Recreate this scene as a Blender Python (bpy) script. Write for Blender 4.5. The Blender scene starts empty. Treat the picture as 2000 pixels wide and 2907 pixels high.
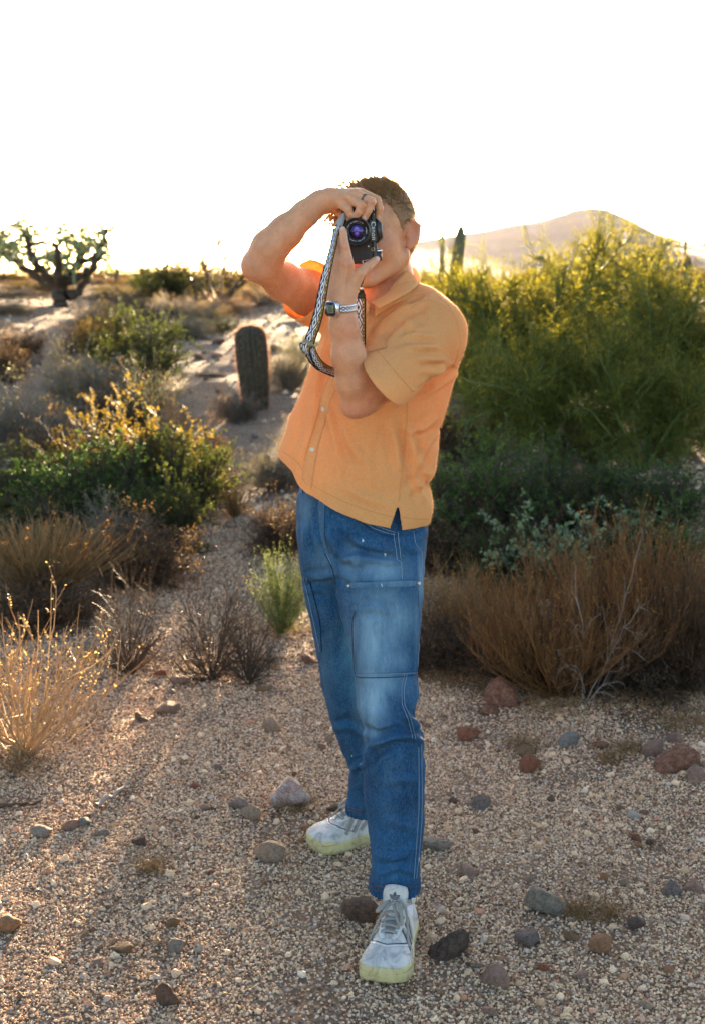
import bpy, math, random
import numpy as np
from mathutils import Vector, Matrix
from mathutils.bvhtree import BVHTree

SC = bpy.context.scene
COL = SC.collection
# ------------------------------------------------------------------ camera, sky, sun, exposure
F = 3636.0                       # focal length in photo pixels (photo 2000 x 2907)
CAMZ = 1.63
PITCH = math.atan2(1453.5 - 785.0, F)
cam_data = bpy.data.cameras.new("camera")
cam = bpy.data.objects.new("camera", cam_data)
COL.objects.link(cam)
cam.location = (0, 0, CAMZ)
cam.rotation_euler = (math.pi / 2 - PITCH, 0, 0)
cam_data.sensor_fit = 'VERTICAL'
cam_data.sensor_height = 36.0
cam_data.lens = F * 36.0 / 2907.0
cam_data.clip_start = 0.05
cam_data.clip_end = 12000
cam_data.dof.use_dof = True
cam_data.dof.focus_distance = 3.0
cam_data.dof.aperture_fstop = 5.0
SC.camera = cam

SUN_EL = math.radians(7.5)
SUN_AZ = math.radians(4.5)       # clockwise from +Y
world = bpy.data.worlds.new("World")
SC.world = world
world.use_nodes = True
wn = world.node_tree
bg = wn.nodes['Background']
sky = wn.nodes.new('ShaderNodeTexSky')
sky.sky_type = 'NISHITA'
sky.sun_disc = False
sky.sun_elevation = SUN_EL
sky.sun_rotation = SUN_AZ
sky.air_density = 0.6
sky.dust_density = 1.3
sky.ozone_density = 1.0
tint = wn.nodes.new('ShaderNodeMix')
tint.data_type = 'RGBA'; tint.blend_type = 'MULTIPLY'
tint.inputs[0].default_value = 1.0
tint.inputs[7].default_value = (1.0, 0.90, 0.78, 1)
wn.links.new(sky.outputs[0], tint.inputs[6])
wn.links.new(tint.outputs[2], bg.inputs[0])
bg.inputs[1].default_value = 0.078

sl = bpy.data.lights.new("sun", 'SUN')
sl.energy = 5.0
sl.angle = math.radians(0.6)
sl.color = (1.0, 0.74, 0.45)
sun = bpy.data.objects.new("sun", sl)
COL.objects.link(sun)
sdir = Vector((math.sin(SUN_AZ) * math.cos(SUN_EL), math.cos(SUN_AZ) * math.cos(SUN_EL), math.sin(SUN_EL)))
sun.rotation_euler = sdir.to_track_quat('Z', 'Y').to_euler()
sun.location = (4, 60, 10)

SC.view_settings.view_transform = 'Standard'
SC.view_settings.look = 'None'
SC.view_settings.gamma = 1.0
SC.view_settings.use_curve_mapping = False
SC.view_settings.exposure = 3.5
SC.cycles.use_denoising = True
SC.cycles.max_bounces = 8
SC.cycles.transparent_max_bounces = 12
SC.cycles.volume_bounces = 0
SC.cycles.sample_clamp_indirect = 6.0

# ------------------------------------------------------------------ helpers
cT, sT = math.cos(PITCH), math.sin(PITCH)
def ray(px, py):
    x = (px - 1000.0) / F; y = -(py - 1453.5) / F
    return np.array([x, cT + sT * y, -sT + cT * y])
def W(px, py, Y):
    d = ray(px, py)
    return np.array([0, 0, CAMZ]) + d * (Y / d[1])
def V(px, py, Y):
    return Vector(W(px, py, Y))
def proj(P):
    """world points (n,3) -> photo pixels"""
    P = np.asarray(P) - np.array([0, 0, CAMZ])
    dep = P[:, 1] * cT - P[:, 2] * sT
    up = P[:, 1] * sT + P[:, 2] * cT
    return np.stack([1000 + F * P[:, 0] / dep, 1453.5 - F * up / dep], 1)
def ppm(Y):
    return F / Y
def sm(x, a, b):
    t = np.clip((x - a) / (b - a), 0, 1)
    return t * t * (3 - 2 * t)

def _hash(i, j, s):
    n = np.sin(i * 127.1 + j * 311.7 + s * 74.7) * 43758.5453
    return n - np.floor(n)
def vnoise(x, y, s=0):
    xi = np.floor(x); yi = np.floor(y); fx = x - xi; fy = y - yi
    fx = fx * fx * (3 - 2 * fx); fy = fy * fy * (3 - 2 * fy)
    a = _hash(xi, yi, s); b = _hash(xi + 1, yi, s); c = _hash(xi, yi + 1, s); d = _hash(xi + 1, yi + 1, s)
    return (a * (1 - fx) + b * fx) * (1 - fy) + (c * (1 - fx) + d * fx) * fy - 0.5

PROF_Y = [-50, 0, 6.6, 7.6, 9.5, 12.5, 17, 22, 26, 34, 60, 3000]
PROF_Z = [0, 0, 0, .03, .15, .40, .74, 1.0, 1.16, 1.12, 1.0, 1.0]
def gz(x, y):
    x = np.asarray(x, float); y = np.asarray(y, float)
    z = np.interp(y, PROF_Y, PROF_Z)
    near = 1 - sm(y, 7, 10)
    z = z + 0.016 * vnoise(x * 2.1, y * 2.1, 1) + 0.010 * vnoise(x * 6, y * 6, 2) * near
    z = z + sm(y, 6.5, 10) * (1 - sm(y, 40, 80)) * (0.16 * vnoise(x * .5, y * .5, 3) + .05 * vnoise(x * 2.2, y * 2.2, 5) + 0.02 * vnoise(x * 7, y * 7, 6))
    z = z + sm(y, 6.8, 8.5) * (1 - sm(y, 40, 90)) * 0.25 * sm(np.abs(x + 1.6) , 1.3, 4.0)   # low banks on both sides of the wash
    flat = np.exp(-((x - .25) ** 2 + (y - 3.0) ** 2) / .5)
    return z * (1 - flat) + 0.0 * flat
def ground(px, py):
    d = ray(px, py); o = np.array([0, 0, CAMZ])
    t = 1.0
    for _ in range(4000):
        p = o + d * t
        if p[2] <= gz(p[0], p[1]): return p
        t += max(0.004, (p[2] - gz(p[0], p[1])) * 0.5)
        if t > 400: return p
    return p

def link(o):
    COL.objects.link(o); return o
def tag(o, label=None, cat=None, group=None, kind=None):
    if label: o['label'] = label
    if cat: o['category'] = cat
    if group: o['group'] = group
    if kind: o['kind'] = kind
    return o
def empty(name, loc=(0, 0, 0), rz=0):
    o = bpy.data.objects.new(name, None); o.location = loc; o.rotation_euler = (0, 0, rz)
    o.empty_display_size = 0.1
    return link(o)
def mesh_np(name, verts, faces, mats=None, smooth=False):
    """verts (n,3); faces a list of (k,m) int arrays or one array"""
    me = bpy.data.meshes.new(name)
    verts = np.asarray(verts, dtype=np.float32)
    if isinstance(faces, np.ndarray): faces = [faces]
    faces = [np.asarray(f, dtype=np.int32) for f in faces if len(f)]
    nl = sum(f.size for f in faces); nf = sum(len(f) for f in faces)
    me.vertices.add(len(verts)); me.vertices.foreach_set('co', verts.ravel())
    me.loops.add(nl); me.loops.foreach_set('vertex_index', np.concatenate([f.ravel() for f in faces]))
    me.polygons.add(nf)
    tot = np.concatenate([np.full(len(f), f.shape[1], dtype=np.int32) for f in faces])
    st = np.concatenate([[0], np.cumsum(tot)[:-1]]).astype(np.int32)
    me.polygons.foreach_set('loop_start', st); me.polygons.foreach_set('loop_total', tot)
    if smooth: me.polygons.foreach_set('use_smooth', np.ones(nf, dtype=bool))
    me.update(calc_edges=True)
    for m in (mats or []): me.materials.append(m)
    return me
def obj(name, me, parent=None):
    o = bpy.data.objects.new(name, me); link(o)
    if parent: o.parent = parent
    return o

def tubes(P, R, sides=3, cap=False):
    """P (N,M,3) paths, R (N,M) radii -> verts, quad faces"""
    P = np.asarray(P, float); R = np.asarray(R, float)
    N, M, _ = P.shape
    T = np.gradient(P, axis=1)
    T /= np.linalg.norm(T, axis=2, keepdims=True) + 1e-9
    ref = np.zeros_like(T); ref[..., 0] = 1
    bad = np.abs(T[..., 0]) > 0.9
    ref[bad] = (0, 1, 0)
    A = np.cross(T, ref); A /= np.linalg.norm(A, axis=2, keepdims=True) + 1e-9
    B = np.cross(T, A)
    ang = np.arange(sides) * 2 * math.pi / sides
    Vt = P[:, :, None] + R[:, :, None, None] * (A[:, :, None] * np.cos(ang)[None, None, :, None] + B[:, :, None] * np.sin(ang)[None, None, :, None])
    idx = np.arange(N * M * sides).reshape(N, M, sides)
    a = idx[:, :-1]; b = idx[:, 1:]
    f = np.stack([a, np.roll(a, -1, 2), np.roll(b, -1, 2), b], -1).reshape(-1, 4)
    return Vt.reshape(-1, 3), f
class Acc:
    def __init__(s): s.v = []; s.f = {}; s.n = 0; s.m = []
    def add(s, v, f, mat=0):
        v = np.asarray(v, float).reshape(-1, 3); f = np.asarray(f)
        if not len(f): return s
        s.f.setdefault((f.shape[1], mat), []).append(f + s.n); s.v.append(v); s.n += len(v); return s
    def mesh(s, name, mats, smooth=False):
        fs = []; mi = []
        for (k, m), L in s.f.items():
            A = np.concatenate(L); fs.append(A); mi.append(np.full(len(A), m, dtype=np.int32))
        me = mesh_np(name, np.concatenate(s.v), fs, mats, smooth)
        if len(mats) > 1: me.polygons.foreach_set('material_index', np.concatenate(mi))
        return me
def quads_at(P, D, Nn, L, Wd):
    """leaf diamonds: P (n,3) base, D direction, Nn side, L length, Wd width"""
    n = len(P)
    v = np.stack([P, P + D * (L * .5)[:, None] + Nn * (Wd * .5)[:, None], P + D * L[:, None], P + D * (L * .5)[:, None] - Nn * (Wd * .5)[:, None]], 1)
    return v.reshape(-1, 3), np.arange(n * 4).reshape(n, 4)
def unit(a):
    return a / (np.linalg.norm(a, axis=-1, keepdims=True) + 1e-9)

# ------------------------------------------------------------------ materials
def newmat(name):
    m = bpy.data.materials.new(name); m.use_nodes = True
    nt = m.node_tree; b = nt.nodes['Principled BSDF']
    return m, nt, b
def N(nt, t, **kw):
    n = nt.nodes.new(t)
    for k, v in kw.items(): setattr(n, k, v)
    return n
def L(nt, a, b): nt.links.new(a, b)
def mixc(nt, fac, a, b, mode='MIX'):
    n = N(nt, 'ShaderNodeMix', data_type='RGBA', blend_type=mode)
    for s, v in ((0, fac), (6, a), (7, b)):
        if hasattr(v, 'is_output') or hasattr(v, 'links'): L(nt, v, n.inputs[s])
        elif isinstance(v, (tuple, list)): n.inputs[s].default_value = (*v[:3], 1)
        else: n.inputs[s].default_value = v
    return n.outputs[2]
def mathn(nt, op, a, b=None, c=None, clamp=False):
    n = N(nt, 'ShaderNodeMath', operation=op, use_clamp=clamp)
    for i, v in enumerate((a, b, c)):
        if v is None: continue
        if hasattr(v, 'links'): L(nt, v, n.inputs[i])
        else: n.inputs[i].default_value = v
    return n.outputs[0]
def noise(nt, scale, detail=3, rough=.55, vec=None, dist=0):
    n = N(nt, 'ShaderNodeTexNoise'); n.inputs['Scale'].default_value = scale
    n.inputs['Detail'].default_value = detail; n.inputs['Roughness'].default_value = rough
    n.inputs['Distortion'].default_value = dist
    if vec is not None: L(nt, vec, n.inputs['Vector'])
    return n
def ramp(nt, fac, stops, mode='LINEAR'):
    n = N(nt, 'ShaderNodeValToRGB'); n.color_ramp.interpolation = mode
    cr = n.color_ramp
    while len(cr.elements) > 1: cr.elements.remove(cr.elements[-1])
    cr.elements[0].position = stops[0][0]; cr.elements[0].color = (*stops[0][1], 1)
    for p, c in stops[1:]:
        e = cr.elements.new(p); e.color = (*c, 1)
    L(nt, fac, n.inputs[0]); return n.outputs[0]
def bump(nt, b, h, strength=.3, dist=.01):
    n = N(nt, 'ShaderNodeBump'); n.inputs['Strength'].default_value = strength; n.inputs['Distance'].default_value = dist
    L(nt, h, n.inputs['Height']); L(nt, n.outputs[0], b.inputs['Normal']); return n
def objco(nt): return N(nt, 'ShaderNodeTexCoord').outputs['Object']
def plain(name, col, rough=.6, metal=0, spec=.5):
    m, nt, b = newmat(name)
    b.inputs['Base Color'].default_value = (*col, 1); b.inputs['Roughness'].default_value = rough
    b.inputs['Metallic'].default_value = metal; b.inputs['Specular IOR Level'].default_value = spec
    return m
def leafmat(name, c1, c2, trans=.4, rough=.6, tc=None):
    m, nt, b = newmat(name)
    g = N(nt, 'ShaderNodeNewGeometry')
    col = mixc(nt, g.outputs['Random Per Island'], c1, c2)
    L(nt, col, b.inputs['Base Color']); b.inputs['Roughness'].default_value = rough
    b.inputs['Specular IOR Level'].default_value = .25
    t = N(nt, 'ShaderNodeBsdfTranslucent')
    L(nt, mixc(nt, 1.0, col, tc or (1.6, 1.5, .8), 'MULTIPLY'), t.inputs[0])
    mx = N(nt, 'ShaderNodeMixShader'); mx.inputs[0].default_value = trans
    L(nt, b.outputs[0], mx.inputs[1]); L(nt, t.outputs[0], mx.inputs[2])
    L(nt, mx.outputs[0], nt.nodes['Material Output'].inputs[0])
    return m

# ground material : sand and fine grit
def make_ground_mat():
    m, nt, b = newmat("desert_ground")
    co = objco(nt)
    n1 = noise(nt, .8, 4, .6, co); n2 = noise(nt, 9, 5, .7, co); n3 = noise(nt, 120, 3, .7, co)
    base = ramp(nt, n1.outputs[0], [(.3, (.15, .095, .06)), (.5, (.22, .15, .10)), (.7, (.28, .20, .14))])
    c2 = ramp(nt, n2.outputs[0], [(.3, (.55, .42, .36)), (.5, (1, 1, 1)), (.75, (1.25, 1.25, 1.25))])
    col = mixc(nt, .7, base, c2, 'MULTIPLY')
    vo = N(nt, 'ShaderNodeTexVoronoi'); vo.inputs['Scale'].default_value = 55; L(nt, co, vo.inputs['Vector'])
    sep = N(nt, 'ShaderNodeSeparateColor'); L(nt, vo.outputs['Color'], sep.inputs[0])
    peb = ramp(nt, sep.outputs[0], [(0, (.16, .11, .08)), (.3, (.34, .26, .20)), (.6, (.45, .37, .29)), (.85, (.55, .50, .45)), (1, (.30, .16, .10))])
    edge = ramp(nt, vo.outputs['Distance'], [(.25, (1, 1, 1)), (.6, (0, 0, 0))])
    col = mixc(nt, mathn(nt, 'MULTIPLY', edge, .75), col, peb)
    col = mixc(nt, .5, col, ramp(nt, n3.outputs[0], [(.3, (.6, .6, .6)), (.7, (1.3, 1.3, 1.3))]), 'MULTIPLY')
    L(nt, col, b.inputs['Base Color']); b.inputs['Roughness'].default_value = .95
    b.inputs['Specular IOR Level'].default_value = .1
    h = mathn(nt, 'ADD', mathn(nt, 'MULTIPLY', edge, .6), mathn(nt, 'ADD', n2.outputs[0], n3.outputs[0]))
    bump(nt, b, h, .9, .012)
    return m
M_GROUND = make_ground_mat()

# ------------------------------------------------------------------ ground sheet
def build_ground():
    ys = np.concatenate([np.linspace(-6, 1.8, 20), np.arange(1.85, 8, .05), np.arange(8, 30, .14), np.arange(30, 90, 1.2), np.geomspace(91, 6000, 60)])
    acc = []
    us = np.linspace(-1, 1, 181)
    X = []; Yv = []
    for y in ys:
        w = max(4.5, 4.5 + abs(y) * 0.75)
        X.append(np.sign(us) * np.abs(us) ** 1.25 * w); Yv.append(np.full(181, y))
    X = np.array(X); Yv = np.array(Yv); Z = gz(X, Yv)
    n, k = X.shape
    idx = np.arange(n * k).reshape(n, k)
    f = np.stack([idx[:-1, :-1], idx[:-1, 1:], idx[1:, 1:], idx[1:, :-1]], -1).reshape(-1, 4)
    o = obj("ground", mesh_np("ground", np.stack([X, Yv, Z], -1).reshape(-1, 3), f, [M_GROUND], True))
    tag(o, kind='structure', label='sandy desert ground of the wash rising to a flat behind')
build_ground()

# ------------------------------------------------------------------ mountain ridge
def build_hills():
    prof = [(-600, 790), (0, 779), (25, 787), (80, 795), (150, 798), (600, 796), (1000, 770), (1150, 690), (1230, 676), (1300, 665), (1380, 652), (1450, 637),
            (1500, 631), (1540, 623), (1570, 612), (1600, 604), (1625, 595), (1645, 591), (1670, 589), (1710, 592), (1735, 602), (1760, 613), (1800, 633),
            (1830, 648), (1850, 660), (1880, 670), (1910, 677), (1960, 689), (1980, 692), (2000, 684), (2060, 668), (2150, 680), (2300, 710), (2500, 760)]
    px = np.array([p[0] for p in prof], float); py = np.array([p[1] for p in prof], float)
    Y0 = 700.0
    u = np.linspace(-600, 2500, 300)
    top = np.interp(u, px, py) + 2.0 * vnoise(u / 14, u * 0, 9) + 1.2 * vnoise(u / 5, u * 0, 4)
    rows = []
    vs = np.linspace(-1, 1, 41)
    for v in vs:
        Yv = Y0 + v * 220
        H = np.array([W(a, b, Y0)[2] for a, b in zip(u, top)]) - 1.1
        fall = (1 - abs(v)) ** 1.15
        X = np.array([W(a, 785, Y0)[0] for a in u])
        z = 1.1 - 1 + H * fall + H * fall * (1 - fall) * .28 * vnoise(X / 30 + v * 2, X * 0 + v * 5, 7) * (1 if abs(v) > .01 else 0)
        z = np.where(abs(v) > .01, np.minimum(z, 1.1 + H * .985), 1.1 + H)
        rows.append(np.stack([X, np.full_like(X, Yv), z], -1))
    G = np.array(rows); n, k, _ = G.shape
    idx = np.arange(n * k).reshape(n, k)
    f = np.stack([idx[:-1, :-1], idx[:-1, 1:], idx[1:, 1:], idx[1:, :-1]], -1).reshape(-1, 4)
    m, nt, b = newmat("hill_rock"); co = objco(nt)
    n1 = noise(nt, .06, 6, .65, co)
    L(nt, ramp(nt, n1.outputs[0], [(.35, (.045, .055, .075)), (.6, (.065, .075, .095))]), b.inputs['Base Color']); b.inputs['Roughness'].default_value = 1
    bump(nt, b, n1.outputs[0], .5, 1)
    o = obj("mountain", mesh_np("mountain", G.reshape(-1, 3), f, [m], True))
    tag(o, kind='structure', label='hazy grey mountain ridge on the horizon')
build_hills()

def build_haze():
    m = bpy.data.materials.new("haze"); m.use_nodes = True; nt = m.node_tree
    nt.nodes.remove(nt.nodes['Principled BSDF'])
    v = N(nt, 'ShaderNodeVolumePrincipled')
    v.inputs['Color'].default_value = (.97, .95, .92, 1)
    v.inputs['Density'].default_value = HAZE_D
    v.inputs['Anisotropy'].default_value = HAZE_G
    L(nt, v.outputs[0], nt.nodes['Material Output'].inputs['Volume'])
    x, y0, y1, z0, z1 = 5200, -60, 6100, -1.5, 60
    vs = [(a, b_, c) for a in (-x, x) for b_ in (y0, y1) for c in (z0, z1)]
    f = np.array([(0, 1, 3, 2), (4, 6, 7, 5), (0, 4, 5, 1), (2, 3, 7, 6), (0, 2, 6, 4), (1, 5, 7, 3)])
    o = obj("haze", mesh_np("haze", np.array(vs), f, [m]))
    tag(o, kind='stuff', label='pale sunlit desert haze')
HAZE_D = 0.000006; HAZE_G = 0.84
build_haze()
# ------------------------------------------------------------------ rocks
def rock_mesh(seed, mat, flat=1.0, sub=3, ang=.5):
    """angular stone: a subdivided ball cut by random planes, then roughened; unit size about its centre"""
    rg = np.random.default_rng(seed)
    import bmesh
    bm = bmesh.new(); bmesh.ops.create_icosphere(bm, subdivisions=sub, radius=1)
    P = np.array([v.co[:] for v in bm.verts])
    fs = np.array([[v.index for v in f.verts] for f in bm.faces]); bm.free()
    nrm = unit(rg.normal(size=(11, 3))); off = rg.uniform(ang, .86, 11)
    d = P @ nrm.T
    s = np.min(np.where(d > .05, off / np.maximum(d, .05), 9), axis=1)
    P = P * np.minimum(s, 1.25)[:, None]
    P += .028 * np.stack([vnoise(P[:, 1] * 3 + seed, P[:, 2] * 3, i) for i in range(3)], 1) * 2
    P += .05 * np.stack([vnoise(P[:, 1] * 8 + seed, P[:, 0] * 8, 5 + i) for i in range(3)], 1)
    lo, hi = P.min(0), P.max(0)
    P = (P - (lo + hi) / 2) / ((hi - lo) / 2)
    me = mesh_np("rock", P, fs, [mat], False)
    return me
def rockmat(name, c1, c2, c3=None, sc=3):
    m, nt, b = newmat(name); co = objco(nt)
    n1 = noise(nt, sc, 6, .7, co, .6); n2 = noise(nt, sc * 7, 5, .75, co)
    col = ramp(nt, n1.outputs[0], [(.36, c1), (.56, c2)] + ([(.68, c3)] if c3 else []))
    col = mixc(nt, 1.0, col, ramp(nt, n2.outputs[0], [(.36, (.42, .38, .35)), (.5, (.95, .93, .9)), (.64, (1.35, 1.3, 1.25))]), 'MULTIPLY')
    L(nt, col, b.inputs['Base Color']); b.inputs['Roughness'].default_value = .85; b.inputs['Specular IOR Level'].default_value = .25
    h = mathn(nt, 'ADD', n1.outputs[0], mathn(nt, 'MULTIPLY', n2.outputs[0], .6))
    bump(nt, b, h, .8, .12)
    return m
RM = {
    'quartz': rockmat("pink_quartz", (.45, .27, .22), (.72, .60, .55), (.82, .76, .72), 2),
    'grey': rockmat("grey_stone", (.27, .215, .17), (.48, .41, .34)),
    'tan': rockmat("tan_stone", (.42, .27, .17), (.60, .45, .33)),
    'brown': rockmat("brown_stone", (.14, .085, .06), (.26, .17, .12)),
    'dark': rockmat("dark_stone", (.10, .07, .06), (.22, .155, .125)),
    'red': rockmat("red_stone", (.30, .11, .06), (.46, .20, .12)),
    'redbrown': rockmat("red_brown_stone", (.26, .11, .07), (.46, .23, .15), (.54, .34, .27)),
    'orange': rockmat("orange_stone", (.42, .20, .09), (.56, .32, .18)),
    'pink': rockmat("pink_stone", (.38, .22, .16), (.55, .38, .30)),
    'white': rockmat("white_stone", (.52, .47, .42), (.72, .68, .62)),
    'purple': rockmat("purple_grey_stone", (.20, .15, .13), (.35, .28, .25)),
    'olive': rockmat("olive_grey_stone", (.28, .24, .18), (.48, .42, .34), (.52, .42, .38)),
    'blue': rockmat("blue_grey_stone", (.30, .28, .26), (.46, .44, .41)),
    'clod': rockmat("clay_clod", (.28, .16, .08), (.42, .27, .16), None, 5),
}
# cx, cy, w, h in photo pixels, material, label
ROCKS = [
 (827,2269,118,88,'quartz','large white and pink quartz rock beside the back shoe'),
 (680,2285,62,40,'grey','grey rounded stone left of the large quartz rock'),
 (712,2312,56,47,'tan','pale tan wedge stone in front of the grey rounded stone'),
 (395,2394,44,30,'dark','small dark brown block stone alone on bright gravel'),
 (766,2426,86,58,'tan','cream coloured rounded stone left of the back shoe toe'),
 (601,2478,20,14,'red','tiny red chip of stone on the bright gravel'),
 (113,2371,62,28,'grey','flat grey stone at the left, lying by a pink stone'),
 (199,2346,46,34,'pink','pink stone touching a grey green one at the left'),
 (236,2338,42,32,'blue','grey green stone touching the pink stone at the left'),
 (285,2368,46,20,'grey','low flat grey stone below the weathered stick'),
 (24,2629,72,52,'orange','orange brown rock cut by the left edge of the picture'),
 (276,2736,32,20,'pink','small pinkish stone in the lower left gravel'),
 (501,2692,50,36,'grey','grey white stone in the lower middle left gravel'),
 (564,2695,26,32,'white','small upright white stone in the lower middle left gravel'),
 (473,2833,74,74,'brown','pointed brown rock standing near the bottom edge'),
 (492,2620,42,36,'clod','orange clay clod in the middle left gravel'),
 (342,2702,70,32,'clod','low tan clay mound in the lower left gravel'),
 (402,2554,22,22,'purple','small mauve pebble stone in the left gravel'),
 (949,2296,42,24,'brown','brown stone directly behind the back shoe'),
 (861,2354,32,13,'orange','thin flat orange stone in front of the quartz rock'),
 (583,2294,28,20,'pink','small pinkish stone left of the grey rounded stone'),
 (554,2232,27,15,'red','small reddish stone behind the grey rounded stone'),
 (619,2180,24,16,'purple','small mauve stone on the far side of the quartz rock'),
 (1424,1972,96,92,'redbrown','big red brown boulder below the golden shrub'),
 (1390,2018,58,30,'redbrown','low red stone leaning on the big red brown boulder'),
 (1331,2089,66,44,'red','orange brown pyramid stone right of the knee'),
 (1362,2122,28,16,'pink','small pink stone below the orange brown pyramid stone'),
 (1616,2106,62,46,'blue','blue grey block stone behind the brown orange pair'),
 (1709,2118,42,26,'redbrown','flat brown stone right of the blue grey block'),
 (1503,2174,60,58,'red','orange brown cube shaped stone in the right gravel'),
 (1495,2138,56,24,'clod','grassy clay lump behind the orange brown cube stone'),
 (1856,2128,60,62,'pink','pink brown jagged rock left of the largest red rock'),
 (1924,2167,122,76,'redbrown','largest red brown rock at the right edge group'),
 (1984,2200,62,60,'pink','pinkish brown rock cut by the right edge of the picture'),
 (1918,2097,56,30,'pink','flat pink slab behind the largest red brown rock'),
 (1935,2013,40,18,'purple','flat mauve slab far back at the right edge'),
 (1923,2048,20,14,'orange','tiny orange stone at the right below the shrubs'),
 (1989,2048,30,26,'orange','orange stone at the right edge below the shrubs'),
 (1362,2284,66,42,'purple','grey purple angular stone right of the shin'),
 (1286,2276,30,20,'brown','small dark brown stone between the shin and the purple stone'),
 (1241,2405,92,36,'grey','long flat grey stone just right of the jeans leg'),
 (1331,2478,54,38,'pink','pinkish grey angular stone right of the front ankle'),
 (1503,2495,28,24,'tan','small round tan stone above the olive grey rock'),
 (1551,2563,124,92,'olive','large olive grey rock with cracked top at lower right'),
 (1498,2673,70,52,'purple','smooth dark purple stone below the olive grey rock'),
 (1703,2684,62,60,'orange','rounded orange tan stone in the lower right gravel'),
 (1627,2661,56,26,'clod','low tan stone left of the rounded orange tan stone'),
 (1275,2690,118,104,'dark','big dark brown pointed rock touching the front shoe'),
 (1407,2780,80,78,'pink','rounded pink rock with dark streaks below the shoe'),
 (1351,2746,40,24,'grey','small grey stone between the dark rock and the pink rock'),
 (1909,2526,62,52,'purple','purple grey rock at the right, left one of a pair'),
 (1976,2518,56,46,'pink','mottled purple rock at the right edge, right one of a pair'),
 (1805,2380,32,27,'redbrown','dark red stone in the right gravel above an orange pebble'),
 (1810,2400,24,20,'orange','orange pebble below the dark red stone'),
 (1846,2394,28,22,'brown','brown stone right of the orange pebble'),
 (1873,2411,22,20,'pink','pink pebble at the end of the row with the orange pebble'),
 (1771,2506,26,22,'tan','small honey coloured stone right of the middle'),
 (1715,2493,24,30,'orange','small orange brown stone beside the honey coloured stone'),
 (1898,2757,34,26,'orange','tan orange stone near the lower right corner'),
 (1647,2774,44,24,'pink','pinkish white flat stone in the bottom right gravel'),
 (1543,2751,34,22,'red','dark red stone beside the pinkish white flat stone'),
 (1390,2873,44,30,'pink','pink stone cut close to the bottom edge'),
 (1808,2627,52,36,'dark','dark brown angular stone right of the clay patch'),
 (1833,2858,44,22,'tan','flat tan stone near the bottom right edge'),
 (1020,2596,104,74,'brown','brown rock with grey top behind the front shoe'),
 (454,1912,36,22,'red','red stone behind the left gravel by the dry twigs'),
 (510,1936,58,24,'pink','flat pink stone right of the red stone by the twigs'),
 (482,1964,28,20,'grey','small grey stone below the flat pink stone'),
 (472,2018,68,34,'pink','flat pinkish red slab in the left middle gravel'),
 (400,2040,42,26,'brown','brown stone left of the flat pinkish red slab'),
 (772,2060,50,42,'tan','brown and white stone left of the back knee'),
 (744,1963,42,14,'clod','low tan stone behind the brown and white stone'),
 (880,1874,50,24,'redbrown','red brown stone beside the back leg at knee height'),
 (141,2057,22,14,'red','small red stone beside the dry orange shrub'),
 (935,2098,26,26,'tan','tan stone beside the back shin'),
 (1800,2320,40,20,'white','whitish crumbly stone in the right gravel'),
 (505,922,30,22,'white','pale stone on the path far left of the barrel cactus'),
 (620,973,36,20,'brown','brown stone on the slope left of the barrel cactus'),
 (781,990,28,22,'brown','dark brown stone right of the barrel cactus'),
 (586,957,18,18,'white','small white stone above the brown slope stone'),
 (99,1026,34,36,'purple','dark purple rock among shrubs at the far left'),
 (617,1012,32,20,'pink','pinkish stone on the slope beside the cactus'),
 (560,1014,26,16,'redbrown','reddish stone on the slope left of the pinkish stone'),
 (725,1240,22,16,'grey','small grey stone on the path behind the shirt'),
 (700,1330,20,14,'grey','tiny grey stone lower on the path'),
]
def build_rocks():
    for i, (cx, cy, w, h, mk, lab) in enumerate(ROCKS):
        d = ray(cx, cy + h * .42)
        p = ground(cx, cy + h * .36)
        Y = p[1]; s = Y / F
        me = rock_mesh(100 + i, RM[mk], ang=.36 if mk not in ('tan', 'orange') else .62, sub=3 if w > 30 else 2)
        o = obj("rock", me)
        hw = w * s / 2 * 1.12
        hh = max(.42 * hw, (h * s) / 2 * 1.12)
        o.scale = (hw, hw * random.Random(i).uniform(.7, .95), hh * 1.05)
        o.location = (p[0], p[1] + hw * .55, float(gz(p[0], p[1] + hw * .5)) + hh * .55)
        o.rotation_euler = (0, 0, 0)
        tag(o, lab, 'rock', 'loose rocks lying on the gravel')
build_rocks()

# ------------------------------------------------------------------ gravel: scattered by geometry nodes (uncountable)
def pebble_mat():
    m, nt, b = newmat("pebble_mix")
    oi = N(nt, 'ShaderNodeObjectInfo')
    c = ramp(nt, oi.outputs['Random'], [(0, (.07, .05, .04)), (.12, (.15, .10, .075)), (.24, (.30, .21, .145)), (.36, (.44, .34, .25)), (.46, (.54, .44, .35)),
        (.62, (.60, .52, .42)), (.78, (.68, .61, .52)), (.86, (.40, .36, .33)), (.89, (.28, .26, .26)), (.91, (.42, .22, .14)), (.94, (.48, .34, .29)), (.97, (.42, .43, .45)), (1, (.78, .75, .70))])
    n1 = noise(nt, 3.5, 4, .7, objco(nt))
    c = mixc(nt, .75, c, ramp(nt, n1.outputs[0], [(.35, (.6, .55, .5)), (.6, (1.1, 1.1, 1.1))]), 'MULTIPLY')
    c = mixc(nt, 1.0, c, (1.2, 1.02, .80), 'MULTIPLY')
    L(nt, c, b.inputs['Base Color']); b.inputs['Roughness'].default_value = .8; b.inputs['Specular IOR Level'].default_value = .3
    return m
M_PEB = pebble_mat()
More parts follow.
